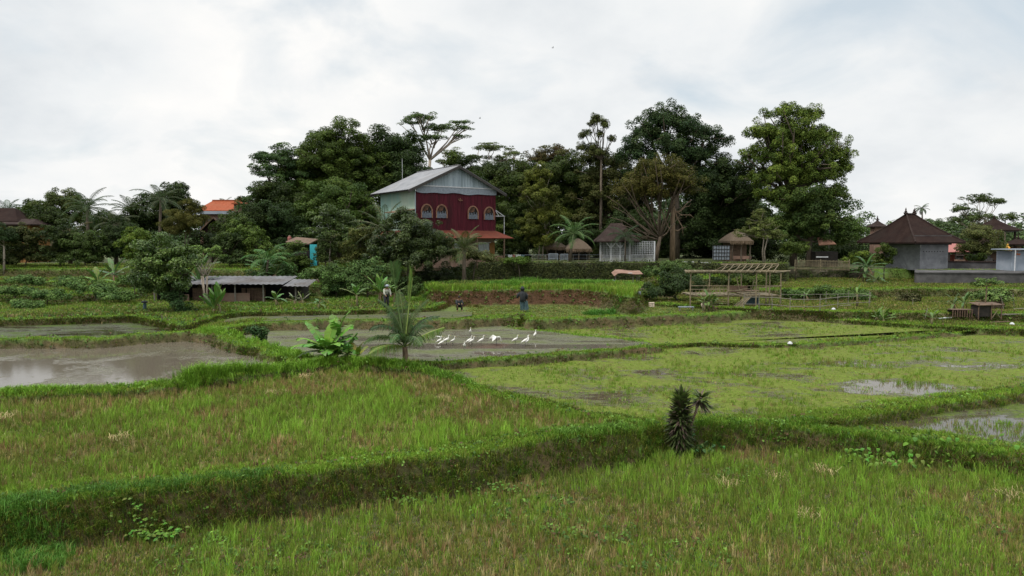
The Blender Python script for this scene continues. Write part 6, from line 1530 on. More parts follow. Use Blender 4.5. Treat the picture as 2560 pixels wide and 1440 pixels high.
palm('slim upright coconut palm between the two bigger left palms', 80, 330, 328, 530, 2.8, 14, PG, el=(1.45, .2))
palm('half-hidden coconut palm at the far left edge of the skyline', 92, 20, 20, 530, 2.6, 12, (.04, .07, .035), el=(1.4, .1))
palm('dull green palm crown low in the left thicket', 70, 290, 290, 560, 2.8, 14, (.032, .042, .018))
palm('dead-looking brownish palm beneath the tallest left palm', 72, 175, 180, 585, 2.6, 12, (.055, .048, .022), el=(.9, -.6))
palm('pale palm at the wall of the orange-roofed house', 84, 600, 600, 560, 2.8, 12, (.04, .052, .026), el=(1.2, -.3))
palm('tiny palm tuft above the orange roof line', 115, 563, 563, 512, 1.9, 8, (.07, .085, .04), el=(1.4, .3), nl=16)
palm('grey-green coconut palm rising before the pale side wall of the red house', 62, 965, 962, 575, 3.4, 18, (.05, .065, .028), el=(1.45, -.2), droop=.8)
palm('coconut palm with yellowish stalks in front of the orange skirt roof', 60, 1160, 1160, 625, 2.6, 16, (.05, .066, .024), el=(1.45, -.1), droop=.9)
palm('coconut palm with wide drooping fronds in the yard before the thatched huts', 75.5, 1425, 1435, 585, 3.0, 16, (.05, .095, .028), el=(1.35, -.2), droop=1.3, tr=.13)
palm('small dark palm in front of the gazebo', 73.2, 1563, 1563, 592, 2.0, 12, (.02, .038, .016), tr=.07, nl=22, el=(1.2, -.3))
palm('very distant lone palm on the horizon right of the big hip roof', 190, 2305, 2305, 520, 2.2, 12, (.05, .075, .04), tr=.2, el=(1.1, -.9), nl=12, lw=.2, bz=4)
palm('short palm-like plant with spreading fronds at the left end of the shed roof', 57, 665, 670, 650, 2.2, 9, (.05, .11, .03), el=(1.2, 0), tr=.09)
palm('short palm-like plant right of the pale thin stem behind the shed', 62, 725, 720, 645, 2.2, 9, (.05, .10, .035), el=(1.2, 0), tr=.09)
YG = (.10, .15, .035)
fr_ = [(math.radians(150), 1.36, 3.7, -.10, dict(start=.72, nl=34, ll=1.0, spread=.55, col=(.035, .07, .018), hang=.1)),
       (math.radians(20), 1.46, 3.05, .03, dict(start=.62, nl=34, ll=.85, spread=.42, col=(.07, .12, .025), hang=0, tipf=1)),
       (math.radians(80), 1.5, 1.4, .1, dict(start=.5, nl=16, ll=.4, spread=.3)),
       (math.radians(-165), .75, 1.9, 1.5, None), (math.radians(165), 1.42, 2.5, 1.0, dict(col=(.03, .055, .016), ll=.7)), (math.radians(110), 1.45, 2.7, .8, dict(col=(.035, .06, .018), ll=.7)), (math.radians(30), 1.42, 2.4, .9, dict(col=(.04, .065, .018), ll=.7)), (math.radians(-20), .60, 2.15, .35, dict(hang=1.1, col=YG, ll=.62)),
       (math.radians(15), 1.2, 2.1, 1.2, dict(col=(.035, .065, .025), ll=.8)), (math.radians(-100), 1.0, 2.0, 1.9, dict(col=(.05, .09, .03))), (math.radians(60), .9, 2.3, 1.5, dict(col=(.04, .07, .025))), (math.radians(120), 1.3, 2.3, 1.5, dict(col=(.035, .06, .025), ll=.85)),
       (math.radians(-135), .35, 1.9, 1.0, dict(hang=.9, col=YG)), (math.radians(-60), .8, 2.1, 1.6, dict(col=(.05, .085, .03))), (math.radians(-150), 1.25, 2.0, 1.8, dict(col=(.03, .055, .022), ll=.9)), (math.radians(180), .15, 1.5, .4, dict(hang=.9, nl=18, col=YG))]
palm('young coconut palm with two upright fan spears, standing on the near bund', 30, 1012, 1012, 868, 2.2, 12, (.045, .08, .02), fronds=fr_, tr=.13, ll=.70, lw=.036, group=None, bark='brownbark', nl=58, hang=.55)

def banana_leaf(r, L_, w, el, droop, col, tear=.25):
    n = 12; p = Vector((0, 0, 0)); V, Fs, C = [], [], []; pts = []
    for i in range(n + 1):
        pts.append(p.copy()); a_ = el - droop * (i / n) ** 1.5; p = p + Vector((math.cos(a_), 0, math.sin(a_))) * (L_ / n)
    st = 3
    mb = MB().tube(pts, [.028 * (1 - .75 * i / n) * L_ / 1.5 for i in range(n + 1)], 5); V += [Vector(v) for v in mb.v]; Fs += [f for f in mb.f if len(f) == 4]; C += [(col[0] * 1.8, col[1] * 1.35, col[2] * 2)] * len(mb.v)
    for sd_ in (-1, 1):
        for i in range(st - 1, n):
            def ed(t):
                tt = (t - (st - 1)) / (n - st + 1); return w * .5 * max(.02, math.sin(math.pi * min(1, tt * .97 + .02)) ** .5)
            tg = (pts[i + 1] - pts[i]).normalized(); up = Vector((0, 1, 0)).cross(tg) * -1; up = up if up.z > 0 else -up
            sdv = Vector((0, sd_, 0)) * .92 + up * .22
            torn = r.random() < tear; g = .0 if not torn else .35
            e0, e1 = ed(i), ed(i + 1) if not torn else ed(i + 1) * .9
            a0, a1 = pts[i], pts[i + 1]; dn = Vector((0, 0, -.12 * w * (1 + r.random())))
            o = len(V); V += [a0, a1, a1.lerp(a0, g * .3) + sdv * e1 + dn + tg * .05, a0 + sdv * e0 + dn + tg * .05 - tg * .03 * r.random()]
            Fs.append((o, o + 1, o + 2, o + 3)); c = [x * r.uniform(.85, 1.15) for x in col]; C += [c] * 4
    return V, Fs, C
def banana(label, d, bx, base_py=None, h=1.2, L_=1.4, w=.42, n=7, col=(.075, .15, .03), group='banana plants', tr=.08, stems=1, bz=None, leaves=None, el=(1.35, .35), droop=1.1, dead=2, name='banana_plant', dd=0):
    SEED[0] += 1; r = random.Random(SEED[0] * 7)
    x0 = D(bx, 700, d)[0]; z0 = (ground(x0, d) if bz is None else bz) - .03
    o = empty(name, (x0, d, z0), 0, label, 'banana plant', group)
    for s in range(stems):
        ox, oy = (0, 0) if s == 0 else (r.uniform(-.45, .45), r.uniform(-.2, .4)); hs = h * (1 if s == 0 else r.uniform(.5, .85))
        top = Vector((ox + r.uniform(-.08, .08), oy, hs))
        MB().tube([(ox, oy, -.05), (ox * 1.02, oy, hs * .5), top], [tr * 1.3, tr, tr * .6], 7).build('pseudostem', M['stem'], o, True)
        lv = leaves if (leaves and s == 0) else [(i * 2.4 + r.uniform(-.3, .3), el[0] + (el[1] - el[0]) * i / (n - 1), L_ * r.uniform(.8, 1.1), droop * r.uniform(.4, 1.3)) for i in range(n)]
        for az, e_, l_, dr in lv:
            cc = [x * r.uniform(.8, 1.2) for x in col]
            V, Fs, C = banana_leaf(r, l_, w * l_ / L_ ** .9, e_, dr, cc)
            leafobj('leaf', V, Fs, C, o, 'gloss' 'leaf', Matrix.Translation(top) @ Matrix.Rotation(az, 4, 'Z'))
        for _ in range(dead):
            V, Fs, C = banana_leaf(r, L_ * .7, w * .3, -.6, .9, (.13, .09, .045)); leafobj('dry_leaf', V, Fs, C, o, 'leaf', Matrix.Translation(top) @ Matrix.Rotation(r.uniform(0, 6.3), 4, 'Z'))
    return o
BRB = (.10, .22, .03)
banana('lush bright banana plant in the middle of the near bund', 30.5, 812, h=.75, L_=1.35, w=.62, n=8, col=BRB, group=None, stems=2, tr=.10,
       leaves=[(math.radians(a), e_, l, d_) for a, e_, l, d_ in ((60, 1.3, 1.6, .3), (165, 1.05, 1.7, .4), (20, .95, 1.6, .5), (-170, .5, 1.6, 1.0), (-150, .8, 1.5, .9), (-90, .9, 1.4, .9), (-50, .6, 1.5, .7), (-15, .3, 1.6, .8), (10, .75, 1.5, .9), (180, .1, 1.4, .8), (-120, .6, 1.5, .8), (-75, .35, 1.4, .7))])
banana('second broad banana plant standing close behind the lush bright one', 31.2, 838, h=1.25, L_=1.3, w=.55, n=7, col=(.085, .19, .028), group=None, tr=.08, el=(1.35, .1), droop=.7, dead=2)
banana('third lower banana plant with folded leaves between the lush one and the yellowish one', 30.6, 862, h=.55, L_=1.15, w=.5, n=7, col=(.08, .17, .035), group=None, tr=.07, el=(1.3, -.1), droop=.9, dead=3)
banana('smaller yellowish banana plant right of the lush bright one', 30.3, 893, h=.5, L_=.85, w=.26, n=6, col=(.15, .20, .03), group=None, tr=.05, el=(1.4, .3), droop=.6, dead=2)
ban = [
 (44, 548, .65, 1.35, .36, 8, (.085, .16, .035), 'banana plant with upright leaves on the terrace right of the vine-clad tree', 2, (1.5, .8), .35),
 (48.5, 690, .55, .95, .30, 6, (.07, .14, .035), 'banana plant against the dark shed front, with brown dry leaves', 1, (1.3, .3), .9),
 (49.5, 735, .35, .85, .16, 5, (.13, .15, .07), 'thin pale banana shoot before the right end of the shed', 1, (1.0, .4), .5),
 (49.8, 756, .40, .95, .16, 5, (.12, .15, .06), 'pale banana shoot just right of the thin one', 1, (1.1, .5), .4),
 (47, 795, .4, .9, .26, 6, (.06, .12, .03), 'low drooping banana plant right of the shed corner', 1, (1.0, .1), 1.2),
 (48, 892, .9, 1.15, .30, 7, (.08, .15, .03), 'banana plant with a yellow drooping leaf below the light-tipped bush', 1, (1.4, .2), .8),
 (50, 947, 1.0, 1.3, .34, 9, (.10, .19, .04), 'bright banana clump of many upright leaves behind the young coconut palm', 2, (1.5, .5), .4),
 (50, 985, .9, 1.1, .30, 6, (.08, .13, .03), 'yellowish banana plant beside the bright clump, behind the palm spears', 1, (1.2, .2), .8),
 (53, 500, 2.6, 1.6, .42, 9, (.075, .145, .04), 'tall banana plant with broad paddle leaves above the vine-clad tree', 2, (1.5, .4), .5),
 (57, 285, 1.2, 2.0, .40, 7, (.07, .12, .045), 'leaning banana plant with long pale leaves left of the fresh green bush', 1, (1.2, .1), .9),
 (55, 245, .8, 1.5, .40, 6, (.09, .16, .035), 'lower banana plant with a raised paddle leaf on the left slope', 1, (1.4, .3), .8),
 (52, 240, .2, 1.0, .26, 4, (.07, .15, .05), 'two-leaved banana shoot on the grassy left slope', 1, (1.5, .9), .3),
 (58, 660, 1.2, 1.7, .34, 7, (.05, .11, .035), 'banana plant with torn arching leaves behind the shed', 2, (1.4, .2), 1.0),
 (57, 690, .7, 1.6, .30, 5, (.07, .13, .035), 'banana plant leaning over the grey shed roof', 1, (1.2, .3), .8),
 (68.5, 2165, 1.6, 1.7, .40, 8, (.05, .10, .03), 'banana clump with drooping leaves left of the concrete house', 3, (1.4, .0), 1.2),
 (67, 2190, .4, 1.3, .30, 7, (.05, .10, .03), 'low banana clump spilling over the stone wall', 2, (1.0, -.3), 1.1),
 (49, 1775, .7, .95, .24, 8, (.08, .13, .03), 'banana clump with brown bases in front of the bamboo hut', 3, (1.4, .2), .9),
 (50.5, 2145, 1.0, .9, .18, 6, (.08, .15, .03), 'slender young banana inside the pen fence', 1, (1.4, .2), .9),
 (45.5, 2212, .35, .75, .26, 7, (.085, .15, .03), 'stocky banana clump with a broad brown base right of the pen', 3, (1.4, .3), .6),
 (44, 2333, .45, .75, .20, 6, (.08, .15, .035), 'small banana plant between the stocky clump and the coop', 1, (1.4, .2), .8),
 (47, 2410, .7, .9, .20, 8, (.06, .11, .03), 'untidy banana clump just left of the wooden coop', 2, (1.4, .1), .9),
 (55, 2020, .5, .7, .18, 5, (.08, .14, .035), 'little banana shoot on the brown bank behind the pen', 1, (1.3, .3), .8),
]
for (d, bx, h, L_, w, n, col, lab, stems, el, dr) in ban:
    banana(lab, d, bx, h=h, L_=L_, w=w, n=n, col=col, stems=stems, el=el, droop=dr)
# pale many-stemmed papaya-like tree left of shed and thin dead stems
woody('papaya_tree', 'slim tree of several bare pale stems with light green tufts on top, before the shed', 'tree', 50, 512, [(495,628,20,14),(530,628,22,12),(548,640,18,10),(478,640,14,10)], (.08,.13,.03), (.13,.20,.045), None, cr=.3, flat=.5, leaf=.14, cov=.55, tr=.04, bark='palebark', stems=6, limbs=8, fork=(512,690), limb_r=.5)
woody('thin_tree', 'thin dead-looking stem with a small tuft standing before the shaded trees', 'tree', 62, 824, [(822,600,18,8),(838,590,12,5)], (.05,.07,.03), (.09,.11,.04), None, cr=.3, flat=.5, leaf=.13, cov=.35, tr=.05, bark='palebark', limbs=6)
woody('young_tree', 'young tree with a light green top right of the coop pole', 'tree', 46, 2467, [(2475,700,20,9),(2448,712,24,9),(2490,708,14,7)], (.06,.10,.03), (.11,.17,.04), None, cr=.3, flat=.4, leaf=.13, cov=.4, tr=.045, bark='brownbark', limbs=12)

# cordyline on the near bund
def strap_plant(name, label, d, bx, heads, col, bz=None, grp=None):
    x0 = D(bx, 1100, d)[0]; z0 = ground(x0, d) if bz is None else bz
    o = empty(name, (x0, d, z0), 0, label, 'plant', grp); rg = np.random.default_rng(8); org = np.array([x0, d, z0])
    for hx0, hy0, L_, n, spanz, up in heads:
        c = np.array(D(hx0, hy0, d)) - org
        MB().tube([(0, 0, -.05), (c[0] * .5 + .03, 0, c[2] * .5), (c[0], 0, c[2])], [.05, .04, .03], 6).build('stem', M['brownbark'], o, True)
        zf = rg.random(n); P = np.tile(c, (n, 1)); P[:, 2] -= zf * spanz; P[:, 0] -= zf * spanz * c[0] / max(c[2], .1)
        az = rg.random(n) * 6.28; e_ = up * (1 - zf) + (-.5) * zf + rg.normal(size=n) * .25
        dr = np.stack([np.cos(az) * np.cos(e_), np.sin(az) * np.cos(e_), np.sin(e_)], 1); L2 = L_ * (.7 + .5 * rg.random(n))
        sd2 = np.stack([-np.sin(az), np.cos(az), np.zeros(n)], 1) * .042
        V = np.stack([P, P + dr * (L2 * .45)[:, None] - sd2, P + dr * (L2 * .45)[:, None] + sd2, P + dr * L2[:, None] + np.array([0, 0, -.10])], 1).reshape(-1, 3)
        Q = (np.arange(n)[:, None] * 4 + np.array([[0, 1, 3, 2]]))
        cc = np.array(col)[None] * (1 + .3 * rg.normal(size=(n, 1))); m_r = rg.random(n) < .25; cc[m_r] = np.array((.09, .065, .05)) * .8
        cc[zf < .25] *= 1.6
        link('leaves', np_mesh('leaves', V, [Q], M['glossleaf'], np.repeat(np.clip(cc, .006, .5), 4, axis=0)), o)
strap_plant('cordyline_plant', 'dark bushy cordyline with strap leaves on the nearest bund', 20.6, 1698, [(1703, 992, .50, 700, 1.45, 1.2), (1752, 994, .46, 80, .12, 1.0), (1692, 1040, .40, 380, 1.1, .8), (1714, 1050, .38, 320, 1.0, .8)], (.045, .065, .02), grp=None)
# taro clumps
def taro(label, px, py, zz, n, spread, s, col=(.05, .115, .03), name='taro_plant', hgt=.45, flat=False):
    s *= .62; n = int(n * 1.8); hgt *= .8
    x0, y0 = gp(px, py, zz); z0 = ground(x0, y0); o = empty(name, (x0, y0, z0), 0, label, 'plant', 'broad-leaved plants on the field edges'); r = random.Random(px)
    V, Fs, C = [], [], []; mb = MB()
    for i in range(n):
        bx_, by_ = r.gauss(0, spread), r.gauss(0, spread * .35); bz_ = ground(x0 + bx_, y0 + by_) - z0
        h = hgt * r.uniform(.5, 1.1); tp = Vector((bx_ + r.uniform(-.08, .08), by_ - .05, bz_ + h)); mb.tube([(bx_, by_, bz_ - .03), tp], [.01, .007], 4)
        az = r.uniform(0, 6.28); L_ = s * r.uniform(.7, 1.2); tilt = r.uniform(.1, .45) if flat else r.uniform(.5, 1.1)
        mt = Matrix.Translation(tp) @ Matrix.Rotation(az, 4, 'Z') @ Matrix.Rotation(tilt, 4, 'Y')
        out_ = [(-.25, .0), (-.35, .28), (0, .42), (.4, .25), (.72, 0), (.4, -.25), (0, -.42), (-.35, -.28)]
        o_ = len(V); V += [mt @ Vector((x * L_, y * L_, -.06 * L_ * abs(y) * 3)) for x, y in out_] + [mt @ Vector((.1 * L_, 0, .03))]
        Fs += [(o_ + k, o_ + (k + 1) % 8, o_ + 8) for k in range(8)]; c = [v * r.uniform(.75, 1.3) for v in col]; C += [c] * 9
    o_ = len(V); V += [Vector(v) for v in mb.v]; Fs += [tuple(i + o_ for i in f) for f in mb.f]; C += [(.08, .11, .03)] * len(mb.v); leafobj('leaves', V, Fs, C, o, 'leaf')
taro('broad taro leaves right at the foot of the cordyline', 1760, 1090, .6, 26, .35, .26)
taro('row of taro leaves creeping along the right part of the near bank', 2260, 1150, .2, 48, 1.1, .24, (.085, .16, .024))
taro('few taro leaves at the left end of the row on the near bank', 2140, 1118, .4, 14, .35, .20, (.085, .16, .024))
taro('patch of round light leaves at the lower left of the nearest field', 385, 1350, .0, 70, .32, .15, (.10, .19, .032), 'round_leaved_plant', .3, True)
taro('patch of round light leaves under the brown bank, left of centre', 1010, 1262, .0, 30, .4, .12, (.085, .16, .028), 'round_leaved_plant', .25, True)
taro('scattered round leaves in the stubble below the bank centre', 1230, 1235, .0, 36, .7, .13, (.085, .16, .028), 'round_leaved_plant', .28, True)

# ---------------------------------------------------------------- egrets
def loft(pts, rad, n=10, sq=1.0):
    return MB().tube(pts, rad, n)
def egret_base(kind):
    o = empty('egret', (0, 0, 0), 0, 'x', 'egret', 'white egrets standing in the flooded field')
    if kind == 'stand':      # long diagonal body, raised S neck
        P = [(-.24, 0, .20), (-.17, 0, .245), (-.08, 0, .30), (.02, 0, .355), (.08, 0, .40), (.105, 0, .45), (.095, 0, .50), (.10, 0, .545), (.13, 0, .57), (.165, 0, .572)]
        Rr = [.012, .036, .062, .066, .045, .027, .020, .019, .025, .014]
    elif kind == 'front':
        P = [(-.10, 0, .20), (-.06, 0, .245), (-.02, 0, .31), (.02, 0, .36), (.035, 0, .41), (.02, 0, .46), (.015, 0, .51), (.03, 0, .545), (.06, 0, .56)]
        Rr = [.012, .045, .066, .06, .035, .022, .019, .024, .014]
    else:                    # bent: body level, neck reaching down
        P = [(-.22, 0, .34), (-.14, 0, .37), (-.04, 0, .40), (.06, 0, .41), (.13, 0, .43), (.20, 0, .44), (.25, 0, .38), (.265, 0, .30), (.27, 0, .22), (.28, 0, .18)]
        Rr = [.012, .045, .07, .06, .036, .026, .021, .019, .024, .013]
    body = MB().tube(P, Rr, 10).build('body', M['feather'], o, True)
    hp = Vector(P[-1]); dr = (Vector(P[-1]) - Vector(P[-2])).normalized() if kind == 'bent' else Vector((1, 0, -.12))
    MB().tube([hp, hp + dr * .075], [.010, .002], 6).build('bill', M['bill'], o, True)
    bc = P[3]
    for s in (-1, 1):
        MB().tube([(bc[0] - .05, s * .025, bc[2] - .05), (bc[0] - .035, s * .027, .16), (bc[0] - .05, s * .027, -.05)], [.010, .006, .006], 5).build('leg', M['blackleg'], o)
        if kind == 'wings':
            wm = MB(); 
            for k in range(7):
                t = k / 6; wm.sheet([(.06 - .2 * t, s * .05, .42 - .02 * t), (.03 - .2 * t, s * .05, .42 - .02 * t), (-.10 - .22 * t, s * (.30 + .06 * math.sin(t * 3)), .50 - .22 * t), (-.04 - .22 * t, s * (.31 + .06 * math.sin(t * 3)), .51 - .22 * t)], .006)
            wm.build('wing', M['feather'], o)
        else:
            lw_ = Vector(P[1]); wm = MB().tube([Vector(P[3]) + Vector((.01, s * .045, 0)), Vector(P[2]) + Vector((-.01, s * .055, 0)), Vector(P[1]) + Vector((-.02, s * .035, 0)), Vector(P[0]) + Vector((-.02, s * .012, 0))], [.02, .035, .025, .006], 6); wm.build('wing', M['feather'], o, True)
    return o
stand, front, bent, wings = [egret_base(k) for k in ('stand', 'front', 'bent', 'wings')]
EG = [  # feet px, py, kind, heading deg, scale, label
 (1041, 866, 'stand', 20, 1.0, 'egret half hidden behind the young coconut palm'),
 (1096, 852, 'bent', 170, .8, 'hunched egret at the back of the leftmost trio'),
 (1099, 862, 'stand', -15, 1.0, 'egret in the leftmost trio, rear of the two leaning ones'),
 (1105, 866, 'stand', 10, .95, 'nearest egret of the leftmost trio'),
 (1117, 861, 'stand', -5, 1.08, 'long-bodied egret just right of the leftmost trio'),
 (1133, 862, 'stand', -35, 1.0, 'egret fourth from the left group, neck raised beside another behind'),
 (1161, 873, 'front', -80, .95, 'nearest egret, seen from the front in the muddy strip'),
 (1176, 837, 'front', -60, 1.0, 'farthest egret, standing alone near the back bank'),
 (1174, 861, 'stand', 5, 1.0, 'rear egret of the close pair in the middle'),
 (1180, 864, 'stand', -25, 1.08, 'front egret of the close pair in the middle'),
 (1204, 861, 'stand', 0, 1.02, 'single egret between the close pair and the one with spread wings'),
 (1240, 861, 'wings', 20, 1.15, 'egret bending down with its wings spread'),
 (1289, 860, 'stand', -20, 1.05, 'upright egret right of the one with spread wings'),
 (1314, 863, 'stand', 5, 1.1, 'leaning egret, front of the right-hand pair'),
 (1319, 861, 'stand', 60, 1.05, 'rear egret of the right-hand pair'),
 (1338, 844, 'front', 30, 1.0, 'rightmost egret, standing a little farther back'),
]
used = set()
for px_, py_, k, hd, s, lab in EG:
    x_, y_, z_ = G(px_, py_ + 3, .955); base = {'stand': stand, 'front': front, 'bent': bent, 'wings': wings}[k]
    sc_ = s * .90
    if k in used: copy_tree(base, (x_, y_, z_), math.radians(hd), lab, sc_)
    else: base.location = (x_, y_, z_); base.rotation_euler = (0, 0, math.radians(hd)); base['label'] = lab; base.scale = (sc_,) * 3; used.add(k)
# the winged one also bends its neck: give it the bent body
for ch in list(wings.children):
    if ch.name.startswith('body'):
        ch.data = [c for c in bent.children if c.name.startswith('body')][0].data
    if ch.name.startswith('bill'): ch.data = [c for c in bent.children if c.name.startswith('bill')][0].data

# ---------------------------------------------------------------- people
def person(label, loc, rz, joints, radii, edges, cloth, hat=None, legs_m=None, hips=.9, s=1.0):
    o = empty('person', loc, rz, label, 'person')
    names_ = list(joints); me = bpy.data.meshes.new('body')
    me.from_pydata([joints[k] for k in names_], [(names_.index(a), names_.index(b)) for a, b in edges], [])
    b = link('body', me, o)
    md = b.modifiers.new('skin', 'SKIN'); md.use_smooth_shade = True
    for v, k in zip(me.skin_vertices[0].data, names_):
        v.radius = (radii[k], radii[k]); v.use_root = (k == 'pelvis')
    b.modifiers.new('sub', 'SUBSURF').levels = 1
    b.modifiers['sub'].render_levels = 1
    me.materials.append(M[cloth])
    return o
def figure(label, loc, rz, pose, cloth, hatm=None, trousers='cloth_dark'):
    J = {'pelvis': (0, 0, .92), 'waist': (0, 0, 1.08), 'chest': (0, 0, 1.32), 'neck': (0, 0, 1.46), 'head': (.02, 0, 1.60), 'crown': (.02, 0, 1.68),
         'shL': (0, .17, 1.40), 'elL': (.05, .24, 1.14), 'wrL': (.18, .22, .93), 'haL': (.23, .215, .87), 'shR': (0, -.17, 1.40), 'elR': (.05, -.24, 1.14), 'wrR': (.18, -.22, .93), 'haR': (.23, -.215, .87),
         'hpL': (0, .09, .88), 'knL': (.03, .11, .48), 'anL': (-.02, .12, .07), 'toL': (.12, .13, .03), 'hpR': (0, -.09, .88), 'knR': (.03, -.11, .48), 'anR': (-.02, -.12, .07), 'toR': (.12, -.13, .03)}
    J.update(pose)
    for s, hs in (('L', 1), ('R', -1)):
        hx, hy, hz2_ = J['ha' + s]
        for k in range(5):
            J[f'f{s}{k}'] = (hx + .05 + (.02 if k in (1, 2) else 0) - (.03 if k == 4 else 0), hy + (k - 1.5) * .018 if k < 4 else hy - hs * .05, hz2_ - .05 + (.03 if k == 4 else 0))
    rad = dict(pelvis=.13, waist=.115, chest=.145, neck=.05, head=.092, crown=.07)
    for s in 'LR':
        rad.update({'sh' + s: .06, 'el' + s: .045, 'wr' + s: .03, 'ha' + s: .035, 'hp' + s: .085, 'kn' + s: .06, 'an' + s: .04, 'to' + s: .035}); rad.update({f'f{s}{k}': .009 for k in range(5)})
    E = [('pelvis', 'waist'), ('waist', 'chest'), ('chest', 'neck'), ('neck', 'head'), ('head', 'crown')]
    for s in 'LR':
        E += [('chest', 'sh' + s), ('sh' + s, 'el' + s), ('el' + s, 'wr' + s), ('wr' + s, 'ha' + s), ('pelvis', 'hp' + s), ('hp' + s, 'kn' + s), ('kn' + s, 'an' + s), ('an' + s, 'to' + s)] + [('ha' + s, f'f{s}{k}') for k in range(5)]
    o = person(label, loc, rz, J, rad, E, 'skin')
    V = lambda k: Vector(J[k])
    sh = MB().tube([V('pelvis') - Vector((0, 0, .05)), V('waist'), V('chest'), V('neck') - Vector((0, 0, .05))], [.17, .155, .19, .08], 12)
    for s in 'LR': sh.tube([V('sh' + s), V('el' + s), V('wr' + s)], [.08, .065, .05], 8)
    sh.build('shirt', M[cloth], o, True)
    tr = MB().tube([V('pelvis') + Vector((0, 0, .08)), V('pelvis') - Vector((0, 0, .06))], [.165, .175], 12)
    for s in 'LR': tr.tube([V('hp' + s), V('kn' + s), V('an' + s) + Vector((0, 0, .06))], [.11, .085, .065], 8)
    tr.build('trousers', M[trousers], o, True)
    h = V('head'); hm = MB().lathe(tuple(h + Vector((0, 0, .03))), [(.20, 0), (.20, .012), (.11, .03), (.10, .10), (.04, .13)] if hatm else [(.10, -.03), (.104, .02), (.08, .08), (.02, .10)], 12)
    hm.build('hat' if hatm else 'hair', M[hatm or 'dark'], o, True)
    fc = MB()
    for sy in (-.032, .032): fc.box(tuple(h + Vector((.088, sy, .012))), (.012, .018, .010))
    fc.box(tuple(h + Vector((.098, 0, -.012))), (.03, .018, .03)); fc.box(tuple(h + Vector((.088, 0, -.05))), (.012, .04, .010))
    for sy in (-.095, .095): fc.box(tuple(h + Vector((0, sy, 0))), (.025, .02, .05))
    fc.build('face', M['skin'], o)
    return o
def ppos(px, py, z):
    x, y = gp(px, py, z); return (x, y, ground(x, y))
figure('farmer in pale clothes and light hat wading behind the young palm', ppos(966, 783, 1.5), math.radians(-60), {'chest': (.12, 0, 1.28), 'neck': (.18, 0, 1.40), 'head': (.23, 0, 1.53), 'crown': (.24, 0, 1.61), 'shL': (.12, .17, 1.35), 'shR': (.12, -.17, 1.35), 'elL': (.22, .22, 1.08), 'elR': (.22, -.22, 1.08), 'wrL': (.38, .18, .95), 'haL': (.44, .17, .92), 'wrR': (.38, -.18, .95), 'haR': (.44, -.17, .92)}, 'cloth_pale', 'paleslat')
sit = {'pelvis': (-.05, 0, .34), 'waist': (-.02, 0, .50), 'chest': (.05, 0, .72), 'neck': (.09, 0, .85), 'head': (.13, 0, .98), 'crown': (.13, 0, 1.06), 'shL': (.05, .17, .79), 'elL': (.20, .24, .58), 'wrL': (.38, .14, .56), 'haL': (.44, .10, .56), 'shR': (.05, -.17, .79), 'elR': (.20, -.24, .58), 'wrR': (.38, -.14, .56), 'haR': (.44, -.10, .56),
       'hpL': (-.03, .10, .33), 'knL': (.32, .18, .52), 'anL': (.18, .16, .07), 'toL': (.32, .17, .03), 'hpR': (-.03, -.10, .33), 'knR': (.32, -.18, .52), 'anR': (.18, -.16, .07), 'toR': (.32, -.17, .03)}
figure('crouching person in dark clothes with a pale cap at the brown bank', ppos(1147, 772, 1.6), math.radians(-70), sit, 'cloth_dark', None)
# scarecrow hung with dark and teal cloth
x_, y_, z_ = ppos(1308, 779, 1.5)
o = empty('scarecrow', (x_, y_, z_), 0, 'scarecrow of dark rags and a teal cloth on a pole in the meadow', 'scarecrow')
MB().tube([(0, 0, -.1), (0, .02, 1.75)], .03, 6).build('pole', M['greybamboo'], o)
MB().tube([(-.5, -.02, 1.28), (.35, -.02, 1.22)], .025, 6).build('crossbar', M['greybamboo'], o)
MB().tube([(-.02, 0, .75), (-.03, 0, 1.0), (-.06, 0, 1.3), (-.04, 0, 1.48)], [.24, .2, .27, .1], 10).tube([(-.2, 0, 1.36), (-.36, .0, 1.2), (-.42, 0, .98)], [.1, .1, .08], 7).tube([(.12, 0, 1.34), (.26, 0, 1.18), (.22, 0, .9)], [.1, .1, .08], 7).build('coat', M['cloth_dark'], o, True)
MB().lathe((-.05, 0, 1.46), [(.09, 0), (.14, .1), (.13, .22), (.05, .32)], 10).lathe((-.05, 0, 1.66), [(.24, 0), (.12, .04), (.1, .13), (.02, .16)], 12).build('head_rag', M['cloth_dark'], o, True)
mb = MB()
for k in range(6): mb.sheet([(-.25 + k * .09, -.12 + .06 * (k % 2), .82), (-.25 + (k + 1) * .09, -.12 + .06 * ((k + 1) % 2), .82), (-.20 + (k + 1) * .1, -.14 + .08 * ((k + 1) % 2), .12 + .06 * (k % 3)), (-.20 + k * .1, -.14 + .08 * (k % 2), .15)], .015)
mb.build('skirt_cloth', M['cloth_teal'], o)
x_, y_, z_ = ppos(362, 771, 2.0)
o = empty('dark_post', (x_, y_, z_), 0, 'short dark draped post with a flared top on the left slope', 'post')
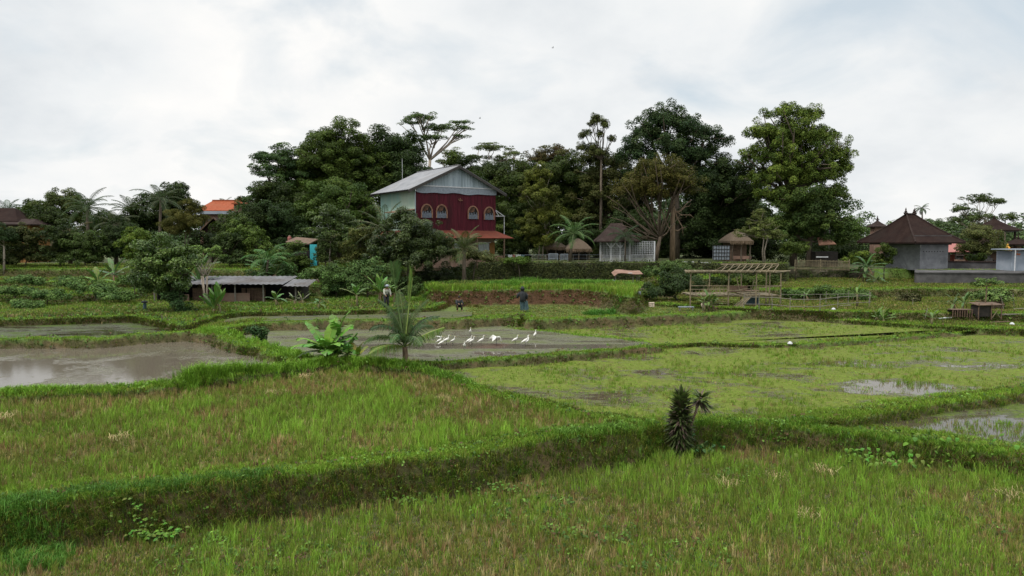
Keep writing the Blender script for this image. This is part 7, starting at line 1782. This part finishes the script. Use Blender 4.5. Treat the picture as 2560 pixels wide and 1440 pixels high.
MB().tube([(0, 0, -.05), (0, 0, .35), (.02, 0, .62)], [.10, .11, .08], 8).build('shaft', M['cloth_teal'], o, True); MB().lathe((0, 0, .55), [(.10, 0), (.21, .06), (.17, .13), (.05, .16)], 10).build('cap', M['cloth_dark'], o)
# litter seen on the banks
for k, (px_, py_, zz_) in enumerate(((1975, 856, .95), (2083, 789, 1.2), (2530, 812, 1.1))):
    x_, y_, z_ = ppos(px_, py_, zz_); o = empty('plastic_bag', (x_, y_, z_), .4, ['small white plastic bag on the bund end in the middle of the marsh', 'white plastic bag on the grassy bank below the pen', 'little white bag stuck on a twig near the right edge'][k], 'plastic bag')
    MB().lathe((0, 0, 0), [(.10, 0), (.15, .05), (.10, .13), (.03, .17)], 7).build('bag', M['white'], o); MB().tube([(.05, 0, .05), (.18, .05, .02)], [.05, .02], 5).build('handle', M['white'], o)
# two small birds high in the sky
for k, (px_, py_) in enumerate(((1382, 120), (1200, 296))):
    p = at(px_, py_, 120); o = empty('flying_bird', p, .3, ['tiny dark bird flying highest in the sky', 'tiny dark bird flying just above the umbrella tree'][k], 'bird')
    MB().tube([(-.18, 0, 0), (-.05, 0, .01), (.08, 0, .02), (.16, 0, .03)], [.01, .05, .045, .01], 6).build('body', M['blackleg'], o, True)
    for s in (-1, 1): MB().sheet([(.06, s * .03, .02), (-.06, s * .03, .02), (-.12, s * .42, .16), (-.05, s * .45, .17)], .01).build('wing', M['blackleg'], o)

# thin power line across the right-hand skyline
pa, pb = at(2075, 548, 108), at(2700, 566, 96)
o = empty('power_line', (pa.x, 108, 3.9), 0, 'two thin power wires crossing the sky behind the hip-roofed house', 'wires')
org = Vector((pa.x, 108, 3.9))
for q in (pa, pb):
    MB().tube([Vector((q.x, q.y, 3.5)) - org, q - org + Vector((0, 0, .4))], [.14, .09], 7).bar(q - org + Vector((-.6, 0, .1)), q - org + Vector((.6, 0, .1)), .09).build('pole', M['oldconcrete'], o)
for k in (0, 1):
    pts = []
    for i in range(17):
        t = i / 16; p = pa.lerp(pb, t) - org; p.z += -.9 * 4 * t * (1 - t) - .55 * k + .15; p.y += .5 * k; pts.append(p)
    MB().tube(pts, .022, 4).build('wire', M['blackleg'], o)
